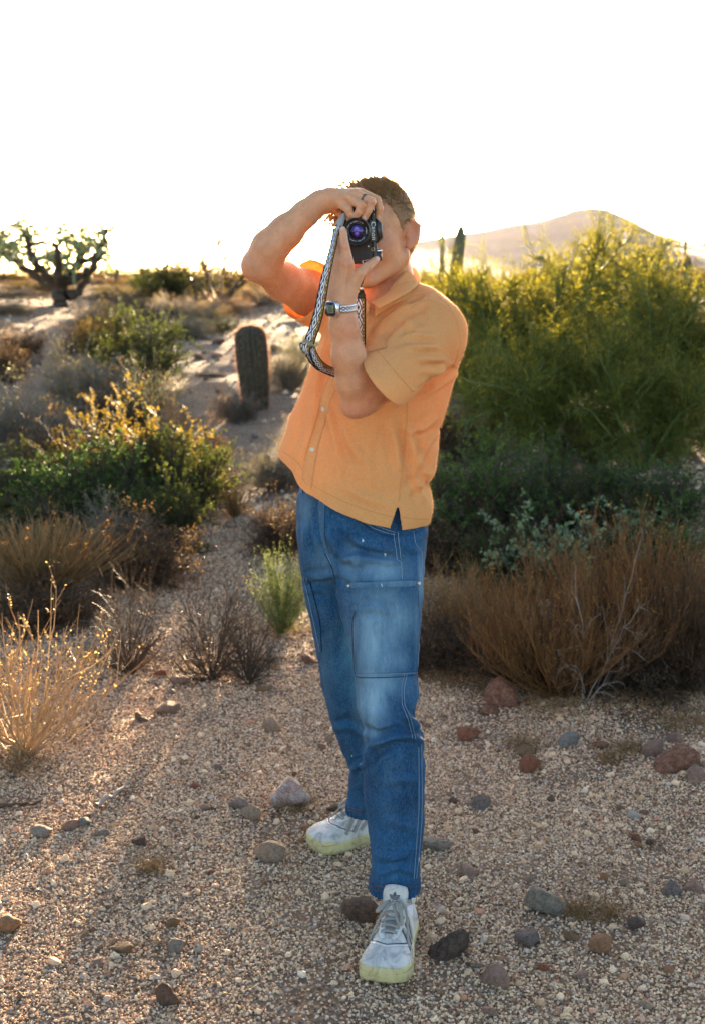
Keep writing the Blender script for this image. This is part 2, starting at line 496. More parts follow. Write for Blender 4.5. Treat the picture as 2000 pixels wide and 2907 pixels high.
def gn_scatter(name, x0, x1, y0, y1, dens, smin, smax, seed, label, wedge=True, step=.06, mat=None, power=2.2, sink=.15):
    ny = int((y1 - y0) / step) + 1; ys = np.linspace(y0, y1, ny); nx = 60
    X = []; Yv = []
    for y in ys:
        hw = (y * .29 + .35) if wedge else None
        X.append(np.linspace(-hw, hw, nx) if wedge else np.linspace(x0, x1, nx)); Yv.append(np.full(nx, y))
    X = np.array(X); Yv = np.array(Yv); Z = gz(X, Yv)
    idx = np.arange(ny * nx).reshape(ny, nx)
    f = np.stack([idx[:-1, :-1], idx[:-1, 1:], idx[1:, 1:], idx[1:, :-1]], -1).reshape(-1, 4)
    me = mesh_np(name, np.stack([X, Yv, Z], -1).reshape(-1, 3), f, [mat or M_PEB])
    o = obj(name, me); tag(o, label, kind='stuff')
    ng = bpy.data.node_groups.new(name, 'GeometryNodeTree')
    ng.interface.new_socket('Geometry', in_out='INPUT', socket_type='NodeSocketGeometry')
    ng.interface.new_socket('Geometry', in_out='OUTPUT', socket_type='NodeSocketGeometry')
    gi = ng.nodes.new('NodeGroupInput'); go = ng.nodes.new('NodeGroupOutput')
    dp = ng.nodes.new('GeometryNodeDistributePointsOnFaces'); dp.inputs['Density'].default_value = dens; dp.inputs['Seed'].default_value = seed
    ng.links.new(gi.outputs[0], dp.inputs['Mesh'])
    dn = ng.nodes.new('ShaderNodeTexNoise'); dn.inputs['Scale'].default_value = 3.2; dn.inputs['Detail'].default_value = 5; dn.inputs['Roughness'].default_value = .65
    dm = ng.nodes.new('ShaderNodeMapRange'); dm.inputs['From Min'].default_value = .40; dm.inputs['From Max'].default_value = .52; dm.inputs['To Min'].default_value = .22 * dens; dm.inputs['To Max'].default_value = dens
    ng.links.new(dn.outputs[0], dm.inputs['Value']); ng.links.new(dm.outputs[0], dp.inputs['Density'])
    g2i = ng.nodes.new('GeometryNodeGeometryToInstance')
    for k in range(7):
        ic = ng.nodes.new('GeometryNodeMeshIcoSphere'); ic.inputs['Radius'].default_value = 1; ic.inputs['Subdivisions'].default_value = 2
        sp = ng.nodes.new('GeometryNodeSetPosition'); nz = ng.nodes.new('ShaderNodeTexNoise'); nz.noise_dimensions = '4D'
        nz.inputs['W'].default_value = k * 3.7 + seed; nz.inputs['Scale'].default_value = 1.1; nz.inputs['Detail'].default_value = 1.5
        sub = ng.nodes.new('ShaderNodeVectorMath'); sub.operation = 'SUBTRACT'; sub.inputs[1].default_value = (.5, .5, .5)
        mul = ng.nodes.new('ShaderNodeVectorMath'); mul.operation = 'SCALE'; mul.inputs['Scale'].default_value = 2.1
        ng.links.new(nz.outputs['Color'], sub.inputs[0]); ng.links.new(sub.outputs[0], mul.inputs[0])
        ng.links.new(ic.outputs[0], sp.inputs[0]); ng.links.new(mul.outputs[0], sp.inputs['Offset'])
        ng.links.new(sp.outputs[0], g2i.inputs[0])
    ip = ng.nodes.new('GeometryNodeInstanceOnPoints'); ip.inputs['Pick Instance'].default_value = True
    ng.links.new(dp.outputs['Points'], ip.inputs['Points']); ng.links.new(g2i.outputs[0], ip.inputs['Instance'])
    rv = ng.nodes.new('FunctionNodeRandomValue'); rv.data_type = 'FLOAT_VECTOR'; rv.inputs[0].default_value = (0, 0, 0); rv.inputs[1].default_value = (6.28, 6.28, 6.28); rv.inputs['Seed'].default_value = seed + 1
    ng.links.new(rv.outputs[0], ip.inputs['Rotation'])
    rs = ng.nodes.new('FunctionNodeRandomValue'); rs.data_type = 'FLOAT'; rs.inputs['Seed'].default_value = seed + 2
    pw = ng.nodes.new('ShaderNodeMath'); pw.operation = 'POWER'; pw.inputs[1].default_value = power
    mr = ng.nodes.new('ShaderNodeMapRange'); mr.inputs['To Min'].default_value = smin; mr.inputs['To Max'].default_value = smax
    ng.links.new(rs.outputs[1], pw.inputs[0]); ng.links.new(pw.outputs[0], mr.inputs['Value'])
    r3 = ng.nodes.new('FunctionNodeRandomValue'); r3.data_type = 'FLOAT_VECTOR'; r3.inputs[0].default_value = (.75, .75, .55); r3.inputs[1].default_value = (1.25, 1.25, .95); r3.inputs['Seed'].default_value = seed + 3
    vm = ng.nodes.new('ShaderNodeVectorMath'); vm.operation = 'SCALE'
    ng.links.new(r3.outputs[0], vm.inputs[0]); ng.links.new(mr.outputs[0], vm.inputs['Scale']); ng.links.new(vm.outputs[0], ip.inputs['Scale'])
    sm_ = ng.nodes.new('GeometryNodeSetMaterial'); sm_.inputs['Material'].default_value = mat or M_PEB
    ss = ng.nodes.new('GeometryNodeSetShadeSmooth')
    ng.links.new(ip.outputs[0], sm_.inputs[0]); ng.links.new(sm_.outputs[0], go.inputs[0])
    md = o.modifiers.new('scatter', 'NODES'); md.node_group = ng
    return o
gn_scatter("fine_gravel", 0, 0, 2.15, 4.9, 34000, .0014, .0046, 1, 'fine light gravel covering the foreground', power=1.3)
gn_scatter("fine_gravel", 0, 0, 4.9, 8.6, 13000, .002, .0060, 5, 'fine light gravel of the middle ground', power=1.3)
gn_scatter("pebbles", 0, 0, 2.15, 8.8, 450, .004, .014, 9, 'loose mixed pebbles on the gravel', power=3)
gn_scatter("scattered_stones", 0, 0, 7.0, 26, 40, .006, .04, 13, 'small stones strewn over the sandy slope', power=4, step=.3)
# ------------------------------------------------------------------ vegetation
LM = {
    'creosote': leafmat("creosote_leaf", (.022, .036, .010), (.065, .08, .018), .45),
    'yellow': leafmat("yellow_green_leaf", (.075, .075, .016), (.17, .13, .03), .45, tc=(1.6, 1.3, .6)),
    'green': leafmat("fresh_green_leaf", (.025, .055, .014), (.065, .12, .028), .4),
    'palo': leafmat("palo_verde_green", (.08, .115, .025), (.25, .27, .06), .58, tc=(2.0, 1.55, .5)),
    'grey': leafmat("grey_green_leaf", (.09, .085, .052), (.18, .165, .105), .3),
    'brown': leafmat("dry_brown_leaf", (.075, .048, .028), (.16, .10, .055), .35),
    'tan': leafmat("dry_tan_twig", (.28, .20, .12), (.42, .31, .20), .4),
    'pale': leafmat("pale_green_leaf", (.20, .25, .11), (.34, .38, .20), .35),
    'jojoba': leafmat("broad_grey_green_leaf", (.10, .16, .10), (.19, .26, .16), .3),
    'gold': leafmat("golden_leaf", (.20, .12, .03), (.36, .22, .06), .45, tc=(1.6, 1.2, .5)),
}
TM = {
    'dark': leafmat("dark_twig", (.035, .026, .02), (.075, .055, .042), 0),
    'brown': leafmat("brown_stem", (.06, .036, .022), (.13, .08, .045), .1),
    'straw': leafmat("straw_stem", (.20, .125, .055), (.38, .245, .105), .25, tc=(1.3, 1.1, .7)),
    'rust': leafmat("rust_stem", (.12, .058, .024), (.26, .135, .055), .2, tc=(1.3, 1.1, .7)),
    'orange': leafmat("orange_dry_stem", (.36, .25, .14), (.52, .38, .22), .25, tc=(1.1, 1.0, .85)),
    'grey': leafmat("grey_twig", (.13, .11, .09), (.26, .22, .18), 0),
    'green': leafmat("green_bark", (.08, .11, .03), (.15, .18, .05), .1),
    'bare': leafmat("bleached_twig", (.22, .18, .15), (.34, .29, .25), 0),
}
def grow(rg, P0, D0, Ln, M, wob, up=0.0):
    """N curved paths: start P0 (N,3), direction D0, length Ln"""
    n = len(P0); P = np.zeros((n, M, 3)); P[:, 0] = P0; D = unit(D0)
    for i in range(1, M):
        D = unit(D + rg.normal(size=(n, 3)) * wob + np.array([0, 0, up]))
        P[:, i] = P[:, i - 1] + D * (Ln / (M - 1))[:, None]
    return P
def sample_on(rg, P, n, tmin=.3):
    i = rg.integers(0, len(P), n); M = P.shape[1]
    t = rg.uniform(tmin, .999, n) * (M - 1); k = t.astype(int); fr = (t - k)[:, None]
    A = P[i, k]; B = P[i, np.minimum(k + 1, M - 1)]
    return A * (1 - fr) + B * fr, unit(B - A + 1e-6), i, t / (M - 1)
def shrub(name, seed, stem_m, leaf_m, n1=40, spread=1.0, rr=.5, n2=300, n3=900, nleaf=6000, leaf=.03, lw=.5, wob=.12, up=.02, r0=.012, l2=.4, l3=.2, dome=True, tmin=.25, lt=.2, upl=0.0, tipleaf=False, buds=False):
    """a shrub of height ~1 and width ~1: returns two meshes (woody part, foliage)"""
    rg = np.random.default_rng(seed)
    az = rg.uniform(0, 2 * math.pi, n1); q = np.sqrt(rg.uniform(0.02, 1, n1)) * spread
    tl = q * math.radians(78)
    D = np.stack([np.sin(tl) * np.cos(az), np.sin(tl) * np.sin(az), np.cos(tl)], 1)
    Ln = rg.uniform(.72, 1.05, n1) * (1.0 - .45 * (tl / 1.4) * (0 if not dome else 1))
    P0 = np.stack([rg.normal(size=n1) * .03, rg.normal(size=n1) * .03, rg.uniform(-.02, .02, n1)], 1)
    A = Acc()
    P1 = grow(rg, P0, D, Ln, 6, wob, up)
    v, f = tubes(P1, r0 * np.linspace(1, .35, 6)[None] * rg.uniform(.6, 1.2, (n1, 1)), 4); A.add(v, f)
    paths = P1
    if n2:
        S, T, i, t = sample_on(rg, P1, n2, tmin)
        D2 = unit(T + rg.normal(size=(n2, 3)) * .55 + np.array([0, 0, upl]))
        P2 = grow(rg, S, D2, l2 * rg.uniform(.4, 1, n2), 5, wob * 1.3, up)
        v, f = tubes(P2, r0 * .45 * np.linspace(1, .4, 5)[None] * np.ones((n2, 1)), 3); A.add(v, f); paths = P2
    if n3:
        S, T, i, t = sample_on(rg, P2, n3, .15)
        D3 = unit(T + rg.normal(size=(n3, 3)) * .6 + np.array([0, 0, upl]))
        P3 = grow(rg, S, D3, l3 * rg.uniform(.4, 1, n3), 4, wob * 1.6, up)
        v, f = tubes(P3, r0 * .24 * np.linspace(1, .4, 4)[None] * np.ones((n3, 1)), 3); A.add(v, f); paths = P3
    wood = A.mesh(name + "_twigs", [stem_m])
    fol = None
    if nleaf:
        S, T, i, t = sample_on(rg, paths, nleaf, lt)
        if tipleaf: S = paths[i, -1]
        D4 = unit(T * .6 + rg.normal(size=(nleaf, 3)) * .8)
        Nn = unit(np.cross(D4, rg.normal(size=(nleaf, 3))))
        L_ = leaf * rg.uniform(.5, 1.2, nleaf)
        B = Acc(); B.add(*quads_at(S, D4, Nn, L_, L_ * lw))
        fol = B.mesh(name + "_foliage", [leaf_m])
    # normalise to height 1, width 1
    co = np.zeros(len(wood.vertices) * 3, dtype=np.float32); wood.vertices.foreach_get('co', co); co = co.reshape(-1, 3)
    h = np.percentile(co[:, 2], 99.7); w = np.percentile(np.abs(co[:, :2]), 99.0) * 2
    for me in (wood, fol):
        if me is None: continue
        c = np.zeros(len(me.vertices) * 3, dtype=np.float32); me.vertices.foreach_get('co', c); c = c.reshape(-1, 3)
        c /= np.array([w, w, h]); me.vertices.foreach_set('co', c.ravel().astype(np.float32)); me.update()
    return wood, fol

TPL = {
    'creosote': shrub("creosote", 1, TM['dark'], LM['creosote'], n1=34, spread=.72, n2=360, n3=1300, nleaf=17000, leaf=.030, lw=.5, wob=.14, lt=.3),
    'creosote2': shrub("creosote", 2, TM['dark'], LM['creosote'], n1=30, spread=.8, n2=330, n3=1200, nleaf=15000, leaf=.032, lw=.5, wob=.16, lt=.3),
    'bursage': shrub("bursage", 3, TM['grey'], LM['grey'], n1=60, spread=1.0, n2=700, n3=2600, nleaf=9000, leaf=.028, lw=.5, wob=.12, l2=.35, l3=.2, r0=.009),
    'broom': shrub("broom", 4, TM['rust'], LM['gold'], n1=130, spread=.95, n2=1100, n3=2400, nleaf=3500, leaf=.02, lw=.4, wob=.07, up=.09, upl=.7, l2=.45, l3=.25, r0=.008, dome=False),
    'straw': shrub("straw", 5, TM['straw'], LM['gold'], n1=420, spread=.55, n2=900, n3=0, nleaf=1500, leaf=.03, lw=.25, wob=.05, up=.05, upl=.8, l2=.35, r0=.006, dome=False),
    'drytwig': shrub("dry_twig", 6, TM['orange'], LM['tan'], n1=36, spread=.8, n2=230, n3=330, nleaf=1300, leaf=.014, lw=.9, wob=.06, up=.06, upl=.55, l2=.45, l3=.2, r0=.009, tipleaf=False, lt=.05),
    'darktwig': shrub("dark_twig", 7, TM['dark'], LM['brown'], n1=46, spread=.95, n2=260, n3=500, nleaf=500, leaf=.02, lw=.5, wob=.1, l2=.4, l3=.25, r0=.010),
    'leafy': shrub("leafy", 8, TM['brown'], LM['jojoba'], n1=40, spread=.8, n2=260, n3=500, nleaf=3200, leaf=.065, lw=.55, wob=.1, lt=.1),
    'dead': shrub("dead", 9, TM['bare'], LM['brown'], n1=6, spread=.9, n2=30, n3=90, nleaf=0, wob=.16, l2=.45, l3=.2, r0=.009),
    'baretree': shrub("bare_tree", 14, TM['dark'], LM['yellow'], n1=9, spread=.75, n2=70, n3=420, nleaf=900, leaf=.03, lw=.5, wob=.2, l2=.5, l3=.28, r0=.022, dome=False, lt=.3),
    'tuft': shrub("tuft", 10, TM['straw'], LM['tan'], n1=150, spread=.9, n2=0, n3=0, nleaf=0, wob=.08, r0=.010, dome=True),
    'fine': shrub("fine", 12, TM['green'], LM['pale'], n1=120, spread=.85, n2=900, n3=1800, nleaf=6000, leaf=.024, lw=.35, wob=.09, upl=.3, l2=.35, l3=.18, r0=.006),
}
def tri_stand(name, tpl, px, Y, top_py, width_px, label, cat='shrub', group=None, leaf=None, stem=None, depth=1.0, rz=0.0, base_py=None, lean=(0, 0)):
    wood, fol = TPL[tpl]
    x = W(px, 1000, Y)[0]; z = float(gz(x, Y)) - .01
    ztop = W(px, top_py, Y)[2]
    h = max(.05, ztop - z); w = width_px * Y / F
    root = empty(name, (x, Y, z), rz)
    tag(root, label, cat, group)
    a = obj("twigs", wood, root); a['kind'] = 'stuff'
    a.scale = (w, w * depth, h)
    a.rotation_euler = (lean[0], lean[1], 0)
    if stem: a.material_slots[0].link = 'OBJECT'; a.material_slots[0].material = TM[stem]
    if fol is not None and leaf != 'none':
        b = obj("foliage", fol, root); b['kind'] = 'stuff'; b.scale = (w, w * depth, h); b.rotation_euler = a.rotation_euler
        if leaf: b.material_slots[0].link = 'OBJECT'; b.material_slots[0].material = LM[leaf]
    return root
S = tri_stand
# left side, near to far   (px, Y, top py, width px)
S("dry_shrub", 'drytwig', 20, 4.2, 1685, 620, 'sunlit orange dry shrub with budded tips at the left edge', rz=.4)
S("dry_shrub", 'darktwig', 338, 5.15, 1580, 250, 'dark bare shrub between the orange shrub and the next twigs', rz=1.2)
S("dry_shrub", 'darktwig', 585, 5.05, 1610, 300, 'wide low bare shrub in the middle of three dark ones', rz=2.2, stem='dark')
S("dry_shrub", 'darktwig', 688, 5.0, 1640, 200, 'dark bare shrub nearest the back leg', rz=3.4, leaf='brown')
S("green_shrub", 'fine', 790, 5.75, 1548, 175, 'pale green feathery shrub just left of the jeans', rz=.7)
S("golden_grass", 'straw', 90, 6.3, 1462, 480, 'golden straw coloured grass clump at the left', 'grass', rz=.2)
S("brown_shrub", 'bursage', 395, 6.7, 1440, 330, 'dull brown twiggy shrub right of the golden grass', leaf='brown', stem='brown', rz=1)
S("brown_shrub", 'bursage', 90, 5.9, 1600, 420, 'low grey brown shrub under the golden grass', leaf='brown', stem='brown', rz=2)
S("creosote_bush", 'creosote', 240, 7.8, 1245, 470, 'green leafy bush in front of the yellow topped bush', leaf='green', rz=.3)
S("creosote_bush", 'creosote2', 330, 8.6, 1108, 480, 'bush with sunlit yellow top at the left', leaf='yellow', rz=1.5)
S("creosote_bush", 'creosote', 490, 8.2, 1215, 330, 'dark green bush at the right end of the left thicket', rz=2.5)
S("creosote_bush", 'creosote2', 40, 8.4, 1260, 330, 'dark bush behind the golden grass at the left edge', rz=.9)
S("creosote_bush", 'creosote', 160, 7.3, 1390, 420, 'olive bush low in the left thicket above the grass', rz=4)
S("desert_shrub", 'bursage', 40, 10.4, 1055, 330, 'rounded grey shrub at the far left above the thicket', rz=.5)
S("desert_shrub", 'bursage', 235, 12.3, 955, 240, 'rounded grey green shrub left of the dark green one', rz=1.9)
S("creosote_bush", 'creosote', 395, 13.2, 868, 270, 'dark green bush with lit tips right of the round grey shrub', rz=2.9)
S("creosote_bush", 'creosote2', 300, 15.0, 862, 170, 'small bright green bush under the branching cactus', leaf='yellow', rz=.2)
S("desert_shrub", 'bursage', 480, 9.9, 1085, 150, 'small grey shrub on the edge of the path', rz=.2, leaf='brown')
S("desert_shrub", 'bursage', 600, 14.2, 1062, 95, 'small dark shrub left of the barrel cactus', rz=1.2, leaf='brown', stem='dark')
S("desert_shrub", 'bursage', 672, 11.9, 1092, 150, 'brown shrub at the foot of the barrel cactus', rz=2.1, leaf='brown')
S("desert_shrub", 'bursage', 820, 13.4, 968, 150, 'grey green shrub right of the barrel cactus', rz=3)
S("desert_shrub", 'fine', 850, 15.5, 945, 110, 'feathery green shrub behind the strap buckle', rz=1, stem='grey')
S("desert_shrub", 'bursage', 770, 9.0, 1250, 210, 'grey shrub behind the flared corner of the shirt', rz=4)
S("desert_shrub", 'bursage', 800, 7.4, 1385, 230, 'dark olive shrub beside the jeans waist', leaf='brown', rz=5, stem='dark')
S("desert_shrub", 'bursage', 590, 9.3, 1180, 120, 'low dead shrub beside the path', leaf='brown', rz=.4, stem='dark')
S("desert_shrub", 'bursage', 615, 18.5, 892, 150, 'dark low shrub on the crest of the slope', rz=.4, leaf='creosote', stem='dark')
S("desert_shrub", 'bursage', 20, 13.5, 945, 140, 'dark low shrub at the left edge below the cactus', rz=.4, leaf='brown', stem='dark')
S("desert_shrub", 'bursage', 300, 18.5, 865, 190, 'brown low shrub on the ground right of the cactus trunk', rz=1.4, leaf='brown')
S("desert_shrub", 'bursage', 520, 20.0, 832, 210, 'tan and brown shrub below the dark green one on the skyline', rz=1.4, leaf='tan')
S("desert_shrub", 'bursage', 740, 24.0, 792, 145, 'round tan shrub behind the raised elbow', rz=2.4, leaf='tan', stem='bare')
S("desert_shrub", 'bursage', 815, 25.0, 800, 110, 'second round tan shrub behind the upper arm', rz=.4, leaf='tan', stem='bare')
S("creosote_bush", 'creosote', 490, 23.5, 722, 210, 'dark green bush on the skyline left of the bare tree', rz=.4)
S("creosote_bush", 'creosote2', 640, 27, 735, 190, 'bushy green plant under the bare tree', leaf='yellow', rz=1.4)
S("creosote_bush", 'creosote2', 405, 27, 765, 80, 'small green bush standing up on the skyline', rz=1.8)
for i, (px, Y, top, w, leaf) in enumerate([(90, 30, 790, 200, 'gold'), (200, 29, 785, 210, 'gold'), (330, 30, 782, 200, 'gold'), (430, 31, 790, 190, 'creosote'), (560, 30, 785, 180, 'gold'), (650, 28, 800, 150, 'brown'), (880, 29, 790, 180, 'gold'), (940, 30, 785, 160, 'gold'), (60, 26, 818, 190, 'tan'), (250, 27, 808, 220, 'tan'), (350, 26.5, 812, 200, 'brown'), (430, 26, 820, 170, 'brown'), (150, 28, 815, 160, 'brown'), (545, 29, 800, 150, 'gold'), (-20, 27, 825, 160, 'brown')]):
    S("skyline_shrub", 'bursage', px, Y, top, w, 'rounded dry shrub in the row behind the branching cactus', group='dry shrubs in the row behind the cactus', leaf=leaf, rz=i * 1.3)
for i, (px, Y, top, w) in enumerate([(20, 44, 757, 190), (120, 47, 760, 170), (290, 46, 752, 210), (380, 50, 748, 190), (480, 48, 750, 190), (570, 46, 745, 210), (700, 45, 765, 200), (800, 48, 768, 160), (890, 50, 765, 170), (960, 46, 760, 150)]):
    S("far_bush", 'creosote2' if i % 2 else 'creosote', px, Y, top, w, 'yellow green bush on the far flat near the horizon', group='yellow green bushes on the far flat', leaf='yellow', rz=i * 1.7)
# right side
S("golden_shrub", 'broom', 1610, 4.85, 1560, 560, 'golden brown shrub with dark trunk behind the red boulder', rz=.3)
S("golden_shrub", 'broom', 1850, 5.25, 1445, 620, 'tall rust coloured shrub at the right edge', rz=1.9)
S("golden_shrub", 'broom', 1990, 4.9, 1560, 300, 'dark rust shrub cut by the right edge', rz=2.9, stem='brown')
S("tan_shrub", 'broom', 1330, 5.5, 1590, 300, 'tan flowered shrub beside the cargo pocket', rz=.9, stem='straw')
S("tan_shrub", 'bursage', 1260, 5.2, 1690, 260, 'low dark twiggy shrub right of the knee', rz=.9, stem='dark', leaf='brown')
S("tan_shrub", 'bursage', 1450, 5.1, 1700, 260, 'low brown shrub between the tan one and the golden one', rz=2.9, stem='brown', leaf='brown')
S("dead_branch", 'dead', 1690, 4.75, 1530, 360, 'bleached dead branches sticking out of the golden shrub', 'dead shrub', rz=.5)
S("leafy_shrub", 'leafy', 1560, 6.4, 1440, 330, 'grey green broad leaved shrub behind the golden shrub', rz=1.5)
S("leafy_shrub", 'leafy', 1780, 6.8, 1420, 330, 'second broad leaved shrub behind the rust coloured one', rz=3.5)
S("dark_bush", 'creosote', 1370, 7.2, 1215, 460, 'dark green bush right of the shirt hem', rz=.6, leaf='green')
S("dark_bush", 'creosote2', 1570, 7.6, 1260, 480, 'dark thicket bush under the palo verde', rz=2.6, leaf='green')
S("dark_bush", 'creosote', 1850, 7.4, 1300, 520, 'dark green bush low at the right', rz=4.6, leaf='green')
S("dark_bush", 'bursage', 1290, 6.9, 1400, 330, 'dark grey shrub behind the jeans seat', rz=4.6, leaf='brown', stem='dark')
S("dark_bush", 'straw', 1700, 8.6, 1180, 170, 'dead straw stalks standing in the dark thicket', 'dry stalks', rz=1, stem='brown')
S("dark_bush", 'bursage', 1330, 9.6, 1110, 300, 'dark brown shrub right of the shirt back', rz=1.6, leaf='brown', stem='dark')
S("dark_bush", 'straw', 1245, 10.5, 1180, 150, 'brown stalks beside the bare patch behind the hips', 'dry stalks', rz=1, stem='brown')
S("creosote_bush", 'creosote2', 1955, 12.8, 1010, 240, 'green bush at the right edge in front of a bare patch', rz=1, leaf='green')

EXTRA = [(1660, 4.98, 1745, 420, 'bursage', 'brown', 'dark', 'dark tangled base of twigs under the golden shrub'), (1900, 4.95, 1730, 440, 'bursage', 'brown', 'dark', 'dark tangled twigs at the foot of the rust shrub'),
 (70, 23.5, 825, 230, 'bursage', 'tan', None, 'tan scrub on the rise left of the branching cactus trunk'), (300, 23, 822, 230, 'bursage', 'brown', None, 'brown scrub on the rise right of the branching cactus trunk'), (400, 21, 828, 220, 'bursage', 'brown', 'dark', 'brown scrub on the rise left of the dark green skyline bush'),
 (560, 20.5, 838, 200, 'bursage', 'tan', None, 'tan scrub on the rise under the bare tree'), (20, 23, 815, 220, 'bursage', 'brown', None, 'brown scrub on the rise at the left edge'), (640, 22, 825, 170, 'bursage', 'gold', None, 'golden scrub on the rise under the bare tree'),
 (350, 23.5, 800, 220, 'creosote2', 'yellow', None, 'yellow green bush on the rise between cactus and dark bush'), (120, 24.5, 795, 230, 'creosote', 'yellow', None, 'yellow green bush on the rise behind the cactus trunk'), (560, 24, 790, 200, 'creosote', 'creosote', None, 'olive bush on the rise right of the dark skyline bush'), (330, 19.5, 850, 170, 'bursage', 'grey', None, 'grey scrub lowest on the rise right of the cactus'),
 (130, 9.4, 1150, 260, 'bursage', 'brown', 'dark', 'dusty brown shrub behind the left thicket'), (560, 8.7, 1270, 200, 'bursage', 'brown', 'dark', 'dead brown shrub at the right end of the left thicket'),
 (430, 10.8, 1010, 200, 'bursage', 'creosote', 'dark', 'dull green shrub left of the path in mid distance'), (330, 11.2, 1040, 220, 'bursage', 'brown', 'dark', 'dark brown shrub behind the yellow topped bush'),
 (470, 7.4, 1330, 240, 'creosote2', 'creosote', None, 'dark drooping bush above the grey path'), (300, 7.0, 1400, 260, 'bursage', 'grey', None, 'grey twiggy shrub behind the golden grass'),
 (60, 15.5, 915, 150, 'bursage', 'brown', 'dark', 'dark scrub around the foot of the branching cactus'),
 (250, 16.0, 890, 170, 'bursage', 'brown', 'dark', 'dark scrub right of the foot of the branching cactus'), (540, 17.5, 880, 160, 'bursage', 'grey', None, 'grey shrub on the bright slope below the skyline'),
 (90, 22.5, 860, 160, 'bursage', 'tan', None, 'tan scrub behind the branching cactus trunk'), (20, 19.0, 850, 180, 'bursage', 'tan', None, 'tan scrub at the left edge behind the cactus'),
 (660, 8.3, 1340, 90, 'tuft', None, None, 'small dry tuft on the grey path'), (860, 9.6, 1180, 160, 'bursage', 'brown', 'dark', 'brown shrub hidden behind the shirt'),
 (1230, 8.6, 1330, 240, 'bursage', 'brown', 'dark', 'dark scrub behind the hips'), (1450, 6.4, 1480, 280, 'creosote', 'creosote', None, 'black green bush between the hips and the golden shrub'),
 (1900, 6.6, 1420, 360, 'creosote2', 'green', None, 'green bush behind the rust coloured shrub'), (1700, 7.2, 1330, 380, 'creosote', 'creosote', None, 'dark bush under the lowest palo verde'),
 (1250, 14, 950, 240, 'bursage', 'brown', 'dark', 'brown scrub behind the shirt back'), (1480, 7.0, 1360, 330, 'bursage', 'brown', 'dark', 'brown tangle under the dark green bush')]
for i, (px, Y, top, w, tp, lf, st, lab) in enumerate(EXTRA):
    S("desert_scrub", tp, px, Y, top, w, lab, leaf=lf, stem=st, rz=i * 1.9)

# ------------------------------------------------------------------ palo verde trees
def palo(seed):
    rg = np.random.default_rng(seed); A = Acc()
    n1 = 9; az = np.linspace(0, 2 * math.pi, n1, endpoint=False) + rg.uniform(-.3, .3, n1); tl = rg.uniform(.35, 1.15, n1)
    D = np.stack([np.sin(tl) * np.cos(az), np.sin(tl) * np.sin(az), np.cos(tl)], 1)
    P1 = grow(rg, np.zeros((n1, 3)), D, rg.uniform(.6, .8, n1), 8, .16, .05)
    v, f = tubes(P1, .020 * np.linspace(1, .35, 8)[None] * np.ones((n1, 1)), 6); A.add(v, f)
    S_, T, i, t = sample_on(rg, P1, 90, .2)
    P2 = grow(rg, S_, T + rg.normal(size=(90, 3)) * .6, .45 * rg.uniform(.4, 1, 90), 7, .2, .03)
    v, f = tubes(P2, .008 * np.linspace(1, .4, 7)[None] * np.ones((90, 1)), 4); A.add(v, f)
    n3 = 800
    S_, T, i, t = sample_on(rg, P2, n3, .1)
    P3 = grow(rg, S_, T + rg.normal(size=(n3, 3)) * .7, .26 * rg.uniform(.4, 1, n3), 6, .25, -.02)
    v, f = tubes(P3, .0032 * np.linspace(1, .5, 6)[None] * np.ones((n3, 1)), 3); A.add(v, f)
    B = Acc(); n4 = 8200
    S_, T, i, t = sample_on(rg, P3, n4, .05)
    P4 = grow(rg, S_, T + rg.normal(size=(n4, 3)) * .8, .15 * rg.uniform(.3, 1, n4), 4, .25, -.05)
    v, f = tubes(P4, .0013 * np.linspace(1.2, .6, 4)[None] * np.ones((n4, 1)), 3); B.add(v, f)
    nl = 26000
    S_, T, i, t = sample_on(rg, P4, nl, .0)
    D4 = unit(T + rg.normal(size=(nl, 3)) * .8); Nn = unit(np.cross(D4, rg.normal(size=(nl, 3))))
    L_ = .017 * rg.uniform(.5, 1.2, nl); B.add(*quads_at(S_, D4, Nn, L_, L_ * .3))
    return A.mesh("palo_limbs", [TM['green']]), B.mesh("palo_crown", [LM['palo']])
PALO = [palo(21), palo(22)]
def palo_tree(k, px, Y, top_py, w, label, rz, zoff=0):
    x = W(px, 1000, Y)[0]; z = float(gz(x, Y)) - .02
    h = W(px, top_py, Y)[2] - z; s = w * Y / F
    root = empty("palo_verde_tree", (x, Y, z), rz); tag(root, label, 'tree', 'palo verde trees on the right')
    a = obj("trunk", PALO[k][0], root); a.scale = (s / 1.55, s / 1.55, h / .86); a['kind'] = 'stuff'
    b = obj("crown", PALO[k][1], root); b.scale = a.scale; b['kind'] = 'stuff'
palo_tree(0, 1540, 10.6, 640, 760, 'largest palo verde tree in the middle of the right side', .3)
palo_tree(1, 1900, 9.6, 800, 760, 'palo verde tree at the right edge, greenest of them', 1.3)
palo_tree(0, 1330, 13.5, 745, 520, 'palo verde tree glowing in the sun beside the shoulder', 2.2)
palo_tree(1, 1600, 8.8, 930, 700, 'lowest palo verde in front, reaching down to the dark thicket', 4.0)
palo_tree(0, 1400, 11.0, 800, 520, 'palo verde close behind the shoulder and sleeve', 5.0)
palo_tree(1, 1740, 12.5, 700, 600, 'farther palo verde rising below the mountain peak', 3.0)
palo_tree(1, 1830, 8.5, 1010, 640, 'low green palo verde at the right above the broad leaved shrub', .8)
